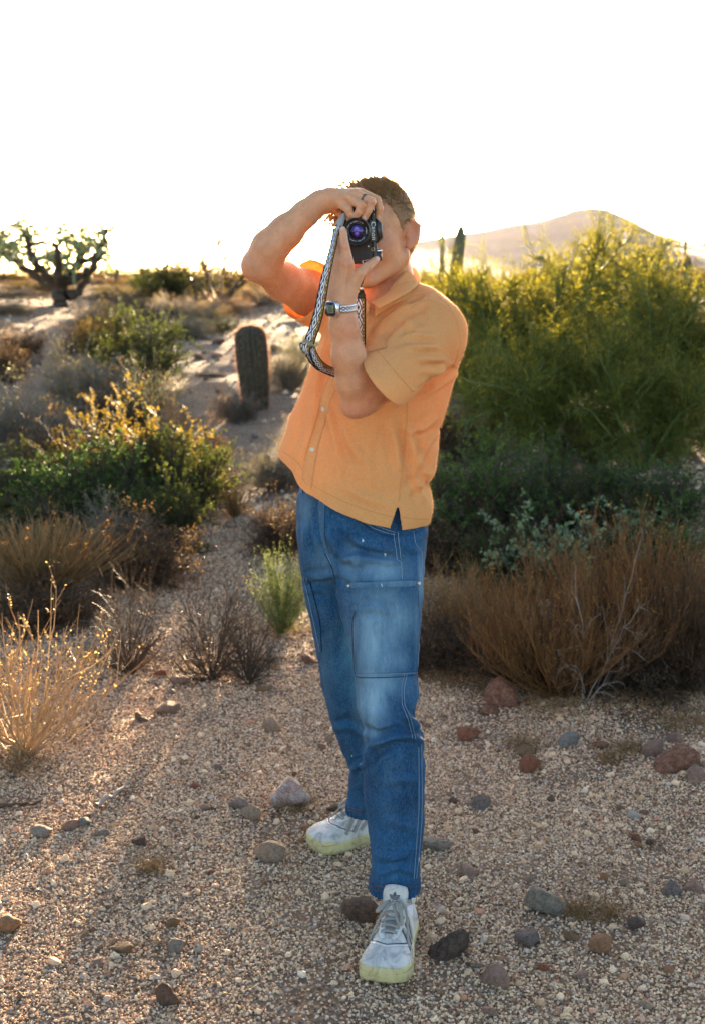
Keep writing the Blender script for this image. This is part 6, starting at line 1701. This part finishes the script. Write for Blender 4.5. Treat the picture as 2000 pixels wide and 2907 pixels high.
    I = np.arange(80).reshape(2, 40); pchild("lining", mesh_np("lining", np.array(cp + lo), np.stack([I[:-1, :-1], I[:-1, 1:], I[1:, 1:], I[1:, :-1]], -1).reshape(-1, 4), [M_LEATH], True), root)
    # sock
    sk = np.array([[T(0, .24, .06), T(0, .215, .10), T(0, .20, .14), T(0, .20, .160)]]); v, f = tubes(sk, np.array([[.034, .033, .030, .028]]), 28)
    pchild("sock", mesh_np("sock", v, f, [M_SOCK], True), root)
    return root
def curve3(pts, n):
    p = np.array(pts); s_ = np.concatenate([[0], np.cumsum(np.linalg.norm(np.diff(p, axis=0), axis=1))]); t = np.linspace(0, s_[-1], n)
    o = np.stack([np.interp(t, s_, p[:, k]) for k in range(3)], 1)
    for _ in range(3): o[1:-1] = (o[:-2] + 2 * o[1:-1] + o[2:]) / 4
    return o
def sock_mat():
    m, nt, b = newmat("white_ribbed_sock"); b.inputs['Base Color'].default_value = (.72, .70, .76, 1); b.inputs['Roughness'].default_value = .95
    w = N(nt, 'ShaderNodeTexNoise'); w.inputs['Scale'].default_value = 300; bump(nt, b, w.outputs[0], .4, .002); return m
M_SOCK = sock_mat()
def txt(s, loc, ex, ey, size, mat, parent, name, spacing=1.0, ext=.0):
    c = bpy.data.curves.new(name, 'FONT'); c.body = s; c.size = size; c.align_x = 'CENTER'; c.align_y = 'CENTER'; c.space_character = spacing; c.resolution_u = 3; c.extrude = ext
    c.fill_mode = 'BOTH' if ext else 'FRONT'
    tmp = bpy.data.objects.new("tmp", c); COL.objects.link(tmp); bpy.context.view_layer.update()
    me = bpy.data.meshes.new_from_object(tmp.evaluated_get(bpy.context.evaluated_depsgraph_get())); bpy.data.objects.remove(tmp)
    ez = np.cross(ex, ey); M = Matrix(((ex[0], ey[0], ez[0], loc[0]), (ex[1], ey[1], ez[1], loc[1]), (ex[2], ey[2], ez[2], loc[2]), (0, 0, 0, 1)))
    me.transform(M); me.materials.clear(); me.materials.append(mat); me.name = name
    return pchild(name, me, parent)
toe = ground(1081, 2806); fdir = unit(np.array([-math.sin(math.radians(12)), -math.cos(math.radians(12)), 0]))
toe[2] = 0; build_shoe(toe - fdir * .312, fdir, -1, 'front sneaker pointing at the viewer')
toe2 = ground(884, 2430); toe2[2] = 0; bdir = unit(np.array([-math.cos(math.radians(28)), -math.sin(math.radians(28)), 0]))
build_shoe(toe2 - bdir * .305 + np.array([0, .03, 0]), bdir, 1, 'back sneaker pointing left')
# ------------------------------------------------------------------ film camera held upright
def build_camera():
    Yc = 2.925
    C = W(1024, 660, Yc); tl = math.radians(3.0)
    ey = np.array([-math.sin(tl), 0, math.cos(tl)])          # along the long side, up in the picture
    ex = np.array([math.cos(tl), 0, math.sin(tl)])           # across (towards the prism side)
    yw = math.radians(-6); ex = unit(ex * math.cos(yw) + np.array([0, 1, 0]) * math.sin(yw))
    ez = unit(np.cross(ex, ey)); ez = ez if ez[1] < 0 else -ez   # towards the viewer
    ey = unit(np.cross(ez, ex)) ; ey = ey if ey[2] > 0 else -ey
    root = empty("film_camera", tuple(C)); tag(root, 'black film camera held upright in front of the face', 'camera')
    bpy.context.view_layer.update()
    mm = .001
    def T(x, y, z): return C + ex * x * mm + ey * y * mm + ez * z * mm
    M_BODY = leather("black_leatherette", (.012, .011, .010), (.022, .02, .018), (.008, .008, .008))
    M_BLK = plain("black_enamel", (.012, .012, .012), .32)
    M_WHT = plain("white_engraving", (.85, .85, .82), .5)
    M_CHR = plain("chrome", (.75, .75, .77), .18, 1)
    def box(x0, x1, y0, y1, z0, z1, mat, name, bev=1.2, par=None):
        """bevelled block"""
        b = min(bev, (x1 - x0) * .45, (y1 - y0) * .45, (z1 - z0) * .45)
        import bmesh
        bm = bmesh.new(); bmesh.ops.create_cube(bm, size=1)
        for v in bm.verts: v.co = Vector(((x0 + x1) / 2 + v.co.x * (x1 - x0), (y0 + y1) / 2 + v.co.y * (y1 - y0), (z0 + z1) / 2 + v.co.z * (z1 - z0)))
        bmesh.ops.bevel(bm, geom=bm.edges[:], offset=b, segments=3, affect='EDGES', profile=.5)
        for v in bm.verts: v.co = Vector(T(*v.co))
        bmesh.ops.recalc_face_normals(bm, faces=bm.faces)
        me = bpy.data.meshes.new(name); bm.to_mesh(me); bm.free(); me.materials.append(mat)
        for p in me.polygons: p.use_smooth = False
        return pchild(name, me, par or root)
    def lathe(c, axis, prof, mat, name, par=None, k=48, u=None, v=None):
        u = ex if u is None else u; v = ey if v is None else v
        a = np.arange(k) * 2 * math.pi / k
        R_ = np.array([[c + axis * h * mm + u * r * mm * math.cos(t) + v * r * mm * math.sin(t) for t in a] for r, h in prof]); I = np.arange(len(prof) * k).reshape(-1, k)
        me = mesh_np(name, R_.reshape(-1, 3), np.stack([I[:-1], np.roll(I[:-1], -1, 1), np.roll(I[1:], -1, 1), I[1:]], -1).reshape(-1, 4), [mat], True)
        return pchild(name, me, par or root)
    box(-37, 24, -68, 66, -30, 0, M_BODY, "body", 4)
    box(24.2, 34, -66, 66, -28, -1.5, M_BLK, "top_plate", 2)
    box(-42, -37.2, -67, 65, -28, -1.5, M_BLK, "bottom_plate", 2)
    # prism hump: trapezoid, bevel sloping away
    pr = [(34.2, 27), (34.2, -27), (47, -16), (47, 16)]
    vs = [T(x, y + 2, z) for z in (2.5, -26) for x, y in pr] + [T(x - (1.5 if x > 40 else 0), (y + 2) * .9, 5.5) for x, y in pr]
    f4 = np.array([[8, 9, 10, 11], [7, 6, 5, 4], [0, 1, 9, 8], [1, 2, 10, 9], [2, 3, 11, 10], [3, 0, 8, 11], [0, 4, 5, 1], [1, 5, 6, 2], [2, 6, 7, 3], [3, 7, 4, 0]])
    pchild("prism_housing", mesh_np("prism", np.array(vs), f4, [M_BLK]), root)
    box(20, 35, -22, 26, -2, 4, M_BLK, "name_plate", 1)
    txt("Canon", T(28, 2, 4.25), -ey, ex, .0145, M_WHT, root, "lettering", 1.05, .0002)
    # lens
    lc = T(-6, 2, 0)
    lathe(lc, ez, [(30, -1), (31, 0), (31, 6), (27.5, 8), (27.5, 9), (30.5, 10), (30.5, 22), (29, 23), (29, 26), (30, 27), (30, 37), (29, 39), (27.8, 39.3), (27.2, 37.8), (26.4, 37.5), (25.8, 36), (17, 33.2), (16.2, 32)], M_BLK, "lens_barrel")
    lathe(lc, ez, [(30.1, 36.2), (30.35, 36.8), (29.4, 38.9), (29.0, 39.2)], plain("dark_filter_rim", (.08, .08, .085), .3, .5), "filter_rim")
    g, nt, b = newmat("coated_glass"); b.inputs['Base Color'].default_value = (.02, .012, .03, 1); b.inputs['Roughness'].default_value = .05; b.inputs['Specular IOR Level'].default_value = .8
    b.inputs['Coat Weight'].default_value = 1; b.inputs['Specular Tint'].default_value = (.45, .3, 1, 1); b.inputs['Coat Tint'].default_value = (.6, .5, 1, 1)
    lathe(lc, ez, [(.01, 35.2), (4, 34.9), (8, 34.0), (12, 32.4), (16.4, 30)], g, "front_glass")
    g2 = plain("violet_reflection", (.16, .08, .55), .15)  # violet reflections in the lens, painted as small coloured discs
    lathe(lc, ez, [(16.2, 31.8), (16.9, 32.2), (16.9, 32.9), (16.2, 33)], plain("inner_ring", (.05, .035, .03), .5), "inner_ring")
    g3 = plain("amber_coating", (.16, .06, .03), .3)
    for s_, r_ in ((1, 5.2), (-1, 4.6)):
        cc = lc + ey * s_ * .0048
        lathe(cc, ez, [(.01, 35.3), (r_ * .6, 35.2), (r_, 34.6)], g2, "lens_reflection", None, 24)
    # ring lettering
    def ring_text(s, a0, a1, rad, size, h=34.9):
        for i, ch in enumerate(s):
            if ch == ' ': continue
            a = math.radians(a0 + (a1 - a0) * i / (len(s) - 1)); dr = ex * math.cos(a) + ey * math.sin(a)
            txt(ch, lc + dr * rad * mm + ez * h * mm, ex * math.sin(a) - ey * math.cos(a), dr, size, M_WHT, root, "lens_lettering")
    ring_text("CANON LENS FD 50mm 1:1.8", 192, 52, 21.7, .0042)
    ring_text("CANON", 18, -14, 21.7, .0042)
    ring_text("LENS MADE IN JAPAN", -42, -132, 21.7, .0042)
    # controls
    lathe(T(25, -38, 0), ez, [(.01, 1.2), (2.0, 1.2), (2.6, .9), (2.6, -1)], M_BLK, "sync_socket")
    lathe(T(25, -38, 0), ez, [(2.9, .4), (3.1, 1.3), (3.7, 1.3), (3.9, .2)], plain("brass_ring", (.62, .52, .25), .35, 1), "socket_ring")
    lathe(T(15, -31, 0), ez, [(.01, 1.2), (1.2, 1.1), (1.5, .2)], M_WHT, "index_dot", None, 20)
    lathe(T(31, 38, 0), ez, [(.01, .4), (.9, .3), (1.1, -1.4)], M_WHT, "index_dot", None, 20)
    lathe(T(34.2, -52, -13), ex, [(12, 0), (12, 7.5), (11, 8.5), (.01, 8.5)], M_BLK, "rewind_knob", None, 40, ey, ez)
    lathe(T(34.2, -42, -8), ex, [(3.6, 0), (3.6, 9), (3.0, 10), (.01, 10)], M_CHR, "rewind_button", None, 30, ey, ez)
    lathe(T(34.2, 44, -12), ex, [(10, 0), (10, 5), (9, 6), (.01, 6)], M_BLK, "speed_dial", None, 40, ey, ez)
    lathe(T(34.2, 44, -12), ex, [(10.3, 2), (10.5, 2.6), (10.3, 3.2)], M_CHR, "dial_ring", None, 40, ey, ez)
    box(30, 32, 46, 62, -6, .6, M_CHR, "wind_lever", .6)
    lathe(T(29, 64, -3), ez, [(.01, 3), (3.4, 3), (3.8, 2), (3.8, -4)], M_BLK, "self_timer", None, 30)
    txt("F", T(30, -61, -1.2), -ey, ex, .010, M_WHT, root, "emblem", 1, .0002)
    # lugs
    for yy, xx in ((-70, 12), (67, -34)):
        a = [T(xx + 4.5 * math.cos(t), yy - 1 + 3.4 * math.sin(t), -6) for t in np.linspace(0, 2 * math.pi, 20)]
        v, f = tubes(np.array([a]), np.full((1, 20), .0007), 6); pchild("strap_lug", mesh_np("strap_lug", v, f, [M_CHR], True), root)
    a = [T(x, y, 1.5) for x, y in ((0, -62), (14, -61), (18, -66), (10, -74), (2, -70), (0, -62))]
    v, f = tubes(np.array([a]), np.full((1, 6), .0008), 6); pchild("strap_lug", mesh_np("strap_lug", v, f, [M_CHR], True), root)
    box(-1, 18, -73, -64, -4, 1.0, M_BLK, "lug_guard", 1.5)
    return root, T
CAMO, CT = build_camera()

# ------------------------------------------------------------------ woven strap
def strap_mat():
    m, nt, b = newmat("woven_strap"); uv = N(nt, 'ShaderNodeUVMap'); s = N(nt, 'ShaderNodeSeparateXYZ'); L(nt, uv.outputs[0], s.inputs[0])
    u, v = s.outputs[0], s.outputs[1]      # u across 0..1, v along in strap widths
    # black and white diamonds in the wide band (u .10 - .62)
    uc = mathn(nt, 'ABSOLUTE', mathn(nt, 'SUBTRACT', mathn(nt, 'DIVIDE', mathn(nt, 'SUBTRACT', u, .09), .55), .5))    # 0..0.5
    vv = mathn(nt, 'ABSOLUTE', mathn(nt, 'SUBTRACT', mathn(nt, 'FRACT', mathn(nt, 'MULTIPLY', v, .62)), .5))
    dsum = mathn(nt, 'ADD', mathn(nt, 'MULTIPLY', uc, 1.0), vv)
    st = mathn(nt, 'FRACT', mathn(nt, 'MULTIPLY', dsum, 2.6)); white = mathn(nt, 'GREATER_THAN', st, .5)
    dots = mathn(nt, 'LESS_THAN', mathn(nt, 'ADD', mathn(nt, 'MULTIPLY', mathn(nt, 'ABSOLUTE', mathn(nt, 'SUBTRACT', uc, .02)), 3.0), mathn(nt, 'MULTIPLY', mathn(nt, 'ABSOLUTE', mathn(nt, 'SUBTRACT', vv, .45)), 6.0)), .35)
    white = mathn(nt, 'MULTIPLY', white, mathn(nt, 'SUBTRACT', 1.0, dots))
    c = mixc(nt, white, (.02, .025, .045), (.78, .78, .82))
    # coloured side band (u .66 - .90)
    ub = mathn(nt, 'ABSOLUTE', mathn(nt, 'SUBTRACT', mathn(nt, 'DIVIDE', mathn(nt, 'SUBTRACT', u, .66), .24), .5))
    vb = mathn(nt, 'ABSOLUTE', mathn(nt, 'SUBTRACT', mathn(nt, 'FRACT', mathn(nt, 'MULTIPLY', v, 1.5)), .5))
    sb = mathn(nt, 'ADD', ub, vb)
    cb = ramp(nt, sb, [(0, (.55, .62, .10)), (.22, (.60, .55, .12)), (.26, (.03, .02, .02)), (.42, (.03, .02, .02)), (.46, (.62, .16, .05)), (.60, (.03, .02, .02)), (.74, (.55, .36, .06))], 'CONSTANT')
    c = mixc(nt, mathn(nt, 'GREATER_THAN', u, .65), c, cb)
    edge = mathn(nt, 'MAXIMUM', mathn(nt, 'LESS_THAN', u, .11), mathn(nt, 'GREATER_THAN', u, .88))
    c = mixc(nt, edge, c, (.012, .011, .011))
    n2 = noise(nt, 900, 2, .6, objco(nt)); c = mixc(nt, .4, c, ramp(nt, n2.outputs[0], [(.3, (.6, .6, .6)), (.7, (1.3, 1.3, 1.3))]), 'MULTIPLY')
    L(nt, c, b.inputs['Base Color']); b.inputs['Roughness'].default_value = .85; bump(nt, b, n2.outputs[0], .5, .001)
    return m
M_STRAP = strap_mat(); M_STRAPB = plain("black_webbing", (.014, .013, .013), .9)
def ribbon_uv(pts, name, parent, n=90, thick=.0018, mats=None, flip=False):
    """pts: (px, py, Y, half-width px vector x, y, dY across)"""
    q = curve_px(pts, n); C0 = np.array([W(*p[:3]) for p in q]); E1 = np.array([W(p[0] + p[3] * 1.12, p[1] + p[4] * 1.12, p[2] + p[5]) for p in q]); Sd = E1 - C0
    T_ = unit(np.gradient(C0, axis=0)); Nn = unit(np.cross(T_, Sd)); tc = unit(np.array([0, 0, CAMZ]) - C0); sg = np.sign((Nn * tc).sum(1)); sg[sg == 0] = 1; sg[:] = sg[len(sg) // 2]; Nn *= sg[:, None]
    a, b_ = C0 - Sd, C0 + Sd; G = np.stack([a + Nn * thick, b_ + Nn * thick, b_ - Nn * thick, a - Nn * thick], 1)
    I = np.arange(n * 4).reshape(n, 4); fr = np.stack([I[:-1, 0], I[:-1, 1], I[1:, 1], I[1:, 0]], -1); rest = np.concatenate([np.stack([I[:-1, k], I[:-1, (k + 1) % 4], I[1:, (k + 1) % 4], I[1:, k]], -1) for k in (1, 2, 3)])
    me = mesh_np(name, G.reshape(-1, 3), np.concatenate([fr, rest]), mats or [M_STRAP, M_STRAPB], False)
    if len(me.materials) > 1: me.polygons.foreach_set('material_index', np.concatenate([np.zeros(len(fr), np.int32), np.ones(len(rest), np.int32)]))
    uvl = me.uv_layers.new(name='UVMap'); L_ = np.concatenate([[0], np.cumsum(np.linalg.norm(np.diff(C0, axis=0), axis=1))]) / .024
    UV = np.zeros((n * 4, 2)); UV[:, 1] = np.repeat(L_, 4); UV[:, 0] = np.tile([0, 1, 1, 0], n)
    li = np.zeros(len(me.loops), np.int32); me.loops.foreach_get('vertex_index', li); uvl.data.foreach_set('uv', UV[li].astype(np.float32).ravel())
    return pchild(name, me, parent)
# long left part: lug -> buckle
ribbon_uv([(962, 640, 2.86, 6, 2, .004), (954, 655, 2.85, 7, 2, .003), (945, 700, 2.80, 8, 2, .002), (934, 745, 2.775, 9, 2, .002), (923, 790, 2.77, 11, 2, .001), (914, 840, 2.77, 12, 2, .001), (904, 890, 2.775, 12.5, 3, 0), (893, 930, 2.785, 12.5, 4, 0), (883, 955, 2.79, 12, 6, 0), (878, 972, 2.79, 12, 7, 0)], "strap", CAMO, 110)
ribbon_uv([(978, 608, 2.905, 4, 3, .006), (970, 622, 2.885, 6, 4, .004), (960, 645, 2.862, 8, 5, .002)], "strap_end_tab", CAMO, 16, .002, [plain("worn_silver_tab", (.34, .33, .30), .5)])
ribbon_uv([(975, 628, 2.90, 5, 1, .004), (967, 650, 2.88, 6, 2, .003), (958, 672, 2.865, 6, 2, .002)], "strap_keeper", CAMO, 14, .003, [M_STRAPB])
# below the buckle, swinging under the arm
ribbon_uv([(872, 978, 2.79, 14, 6, 0), (866, 984, 2.788, 14, 7, 0), (866, 994, 2.787, 13, 6, 0), (876, 1003, 2.79, 11, 0, .004)], "strap_fold", CAMO, 20)
ribbon_uv([(884, 985, 2.795, 6, -3, .010), (890, 1008, 2.80, 8, -5, .010), (900, 1028, 2.82, 8, -8, .008), (918, 1045, 2.86, 6, -10, .006), (940, 1055, 2.91, 3, -11, .004), (965, 1062, 2.95, 2, -11, .003), (1000, 1050, 2.965, -5, -11, 0), (1018, 1010, 2.965, -13, -5, 0)], "strap", CAMO, 60, .002)
ribbon_uv([(874, 1002, 2.795, 5, -6, .004), (886, 1022, 2.81, 6, -7, .004), (904, 1040, 2.835, 5, -8, .004), (925, 1052, 2.87, 3, -8, .004)], "strap", CAMO, 40, .0016)
# right part: neck tab down behind the forearm
ribbon_uv([(1021, 848, 2.925, 15, 0, 0), (1021, 880, 2.93, 15, 0, 0), (1022, 920, 2.94, 14, 0, 0), (1023, 960, 2.955, 13, 0, 0), (1024, 1000, 2.965, 12, 0, 0)], "strap", CAMO, 60)
tabp = [W(1022, 800, 2.93), W(1037, 838, 2.925), W(1037, 849, 2.925), W(1004, 849, 2.925), W(1005, 838, 2.925)]
vs = np.array(tabp + [p + np.array([0, .003, 0]) for p in tabp]); 
me = mesh_np("leather_tab", vs, [np.array([[0, 1, 2, 3, 4]]), np.array([[9, 8, 7, 6, 5]]), np.array([[i, (i + 1) % 5, (i + 1) % 5 + 5, i + 5] for i in range(5)])], [plain("black_leather_tab", (.012, .011, .011), .5)])
tab = pchild("leather_tab", me, CAMO)
def disc(px, py, Y, r, mat, name, par):
    c = W(px, py, Y); a = np.arange(18) * 2 * math.pi / 18; R_ = []
    for rr, h in ((.0002, .0014), (r * .8, .0012), (r, .0004), (r, -.001)): R_.append([c + np.array([math.cos(t) * rr, -h, math.sin(t) * rr]) for t in a])
    I = np.arange(72).reshape(4, 18); return pchild(name, mesh_np(name, np.array(R_).reshape(-1, 3), np.stack([I[:-1], np.roll(I[:-1], -1, 1), np.roll(I[1:], -1, 1), I[1:]], -1).reshape(-1, 4), [mat], True), par)
disc(1014, 826, 2.923, .0048, plain("yellow_disc", (.70, .48, .10), .4), "snap_button", tab)
disc(1025, 819, 2.923, .0042, M_STEEL, "snap_button", tab)
ribbon_uv([(1038, 775, 2.95, 2, 0, 0), (1030, 790, 2.945, 3, 0, 0), (1024, 806, 2.935, 4, 0, 0)], "strap_cord", CAMO, 10, .0012, [M_STRAPB])
# buckle
def frame_bar(pts, r, mat, name, par):
    P = np.array([W(*p) for p in pts]); P = curve3(P, 16); v, f = tubes(P[None], np.full((1, 16), r), 8); return pchild(name, mesh_np(name, v, f, [mat], True), par)
M_BUCK = plain("olive_grey_buckle", (.22, .23, .19), .35, .6)
frame_bar([(862, 965, 2.783), (876, 971, 2.781), (888, 980, 2.783)], .0028, M_BUCK, "buckle_bar", CAMO)
frame_bar([(861, 966, 2.786), (858, 982, 2.785), (862, 996, 2.788)], .0016, M_BUCK, "buckle_bar", CAMO)

# ------------------------------------------------------------------ wrist watch
def build_watch():
    A0 = W(977, 925, 2.82); A1 = W(969, 862, 2.815); ax = unit(A1 - A0); c = W(968.5, 872, 2.8155)
    ax = unit(ax + np.array([.10, 0, 0]))
    toc = unit(np.array([0, 0, CAMZ]) - c); u = unit(np.cross(ax, toc)); v = unit(np.cross(u, ax)); u = u if u[0] > 0 else -u; v = v if v @ toc > 0 else -v
    root = bpy.data.objects.new("wrist_watch", None); link(root); root.parent = person; root.matrix_parent_inverse = PINV; root.location = Vector(c); root['label'] = 'silver digital watch on the left wrist'; bpy.context.view_layer.update()
    ms = plain("watch_steel", (.66, .66, .68), .25, 1); mb = plain("watch_black", (.015, .016, .016), .15); ml = plain("watch_screen", (.17, .20, .13), .3); md = plain("watch_digits", (.02, .025, .02), .4)
    R1, R2 = .0315, .0305
    def at(a, h, o=0):
        return c + (u * math.cos(a) * (R1 + o) + v * math.sin(a) * (R2 + o)) + ax * h
    def blk(a0, a1, h0, h1, o0, o1, mat, name, par, bev=.0):
        am = (a0 + a1) / 2; P = [at(a, h, o) for o in (o0, o1) for a, h in ((a0, h0), (a1, h0), (a1, h1), (a0, h1))]
        P = np.array(P); ctr = P[4:].mean(0); P[4:] = ctr + (P[4:] - ctr) * (1 - bev)
        f = np.array([[3, 2, 1, 0], [4, 5, 6, 7], [0, 1, 5, 4], [1, 2, 6, 5], [2, 3, 7, 6], [3, 0, 4, 7]])
        return pchild(name, mesh_np(name, P, f, [mat]), par)
    ac = math.radians(128)
    k = 34
    for i in range(k):
        a0 = ac + math.radians(33) + (2 * math.pi - math.radians(66)) * i / k; a1 = a0 + (2 * math.pi - math.radians(66)) / k * .88
        if not (-.3 < math.sin((a0 + a1) / 2) or True): continue
        n = 2 if i % 2 else 3; w = .0085
        for j in range(n):
            h0 = -w + 2 * w * j / n; blk(a0, a1, h0 + .0002, h0 + 2 * w / n - .0002, -.0012, .0022, ms, "band_link", root, .08)
    # case
    N_ = u * math.cos(ac) + v * math.sin(ac); Tg = -u * math.sin(ac) + v * math.cos(ac); cc = c + N_ * .0315
    def octa(hw, hh, cut, z0, z1, mat, name, par, sh=.94):
        o = [(-hw, -hh + cut), (-hw + cut, -hh), (hw - cut, -hh), (hw, -hh + cut), (hw, hh - cut), (hw - cut, hh), (-hw + cut, hh), (-hw, hh - cut)]
        P = np.array([cc + Tg * x * s_ + ax * y * s_ + N_ * z_ for s_, z_ in ((1, z0), (1, (z0 + z1 * 2) / 3), (sh, z1)) for x, y in o]); f = [np.array([[i, (i + 1) % 8, (i + 1) % 8 + 8, i + 8] for i in range(8)] + [[i + 8, (i + 1) % 8 + 8, (i + 1) % 8 + 16, i + 16] for i in range(8)]), np.array([[16, 17, 18, 19, 20, 21, 22, 23]])]
        return pchild(name, mesh_np(name, P, f, [mat]), par)
    case = octa(.0170, .0165, .006, -.003, .0062, ms, "watch_case", root)
    octa(.0138, .0148, .0045, .0055, .0068, mb, "watch_face", case, .98)
    octa(.0088, .0085, .0015, .0066, .0072, ml, "watch_screen", case, .98)
    for i, h in enumerate((-.0045, -.0015, .002, .005)):
        P = np.array([cc + Tg * x + ax * y + N_ * .0074 for x, y in ((-.006 + .001 * i, h), (.005, h), (.005, h + .0011), (-.006 + .001 * i, h + .0011))]); pchild("watch_digit", mesh_np("watch_digit", P, np.array([[0, 1, 2, 3]]), [md]), case)
    for sx, sy in ((-.6, -1), (.45, -1), (.45, 1)):
        p = cc + Tg * sx * .012 + ax * sy * .0168; v_, f_ = tubes(np.array([[p, p + ax * sy * .0022]]), np.array([[.0013, .0013]]), 8); pchild("watch_button", mesh_np("watch_button", v_, f_, [ms], True), case)
build_watch()
# finger ring on the raised hand
def build_ring():
    a, b_ = W(1008, 551, 2.916), W(1054, 573, 2.897); d = unit(b_ - a); c = a * .42 + b_ * .58; x = unit(np.cross(d, [0, 1., 0])); y = np.cross(d, x); k = 30; an = np.arange(k) * 2 * math.pi / k
    prof = [(.0108, -.0028), (.0117, -.0024), (.0117, .0024), (.0108, .0028)]
    R_ = np.array([[c + x * r * math.cos(t) + y * r * math.sin(t) + d * h for t in an] for r, h in prof]); I = np.arange(4 * k).reshape(4, k)
    pchild("finger_ring", mesh_np("finger_ring", R_.reshape(-1, 3), np.stack([I[:-1], np.roll(I[:-1], -1, 1), np.roll(I[1:], -1, 1), I[1:]], -1).reshape(-1, 4), [plain("grey_ring", (.12, .11, .08), .4, .6)], True))
build_ring()

# ------------------------------------------------------------------ fuzz of the cloth and fine hair on the arms (uncountable)
def fuzz(name, P, F_, n, ln, r, mat, parent, seed, sel=None):
    rg = np.random.default_rng(seed); Nn = vnormals(P, F_)
    if (Nn * (P - P.mean(0))).sum() < 0: Nn = -Nn
    idx = np.arange(len(P)) if sel is None else np.where(sel)[0]
    i = rg.choice(idx, n); q = P[i] + rg.normal(size=(n, 3)) * .0012; D = unit(Nn[i] + rg.normal(size=(n, 3)) * .5)
    L_ = ln * rg.uniform(.4, 1.3, n); mid = q + D * L_[:, None] * .5 + rg.normal(size=(n, 3)) * ln * .12; end = q + D * L_[:, None] + rg.normal(size=(n, 3)) * ln * .35
    v, f = tubes(np.stack([q, mid, end], 1), np.array([r, r, r * .5])[None] * np.ones((n, 1)), 3)
    o = pchild(name, mesh_np(name, v, f, [mat]), parent); o['kind'] = 'stuff'
fuzz("lint", SP_, SF_, 30000, .0024, .00013, leafmat("orange_lint", (.85, .62, .38), (.9, .72, .5), .5, tc=(1, 1, 1)), SHIRT, 1)
fuzz("lint", JP, JF, 9000, .0014, .00009, leafmat("denim_lint", (.2, .3, .45), (.3, .4, .5), .5, tc=(1, 1, 1)), JEANS, 2)
bv = np.array([v.co[:] for v in BODY.data.vertices]); bf = np.array([p.vertices[:] for p in BODY.data.polygons])
qq = proj(bv); arm = ((qq[:, 0] < 900) & (qq[:, 1] < 880)) | ((qq[:, 1] > 880) & (qq[:, 1] < 1200) & (bv[:, 1] < 2.93))
fuzz("arm_hair", bv, bf, 9000, .0060, .00012, leafmat("golden_arm_hair", (.75, .5, .25), (.85, .62, .38), .5, tc=(1, 1, 1)), BODY, 3, arm)
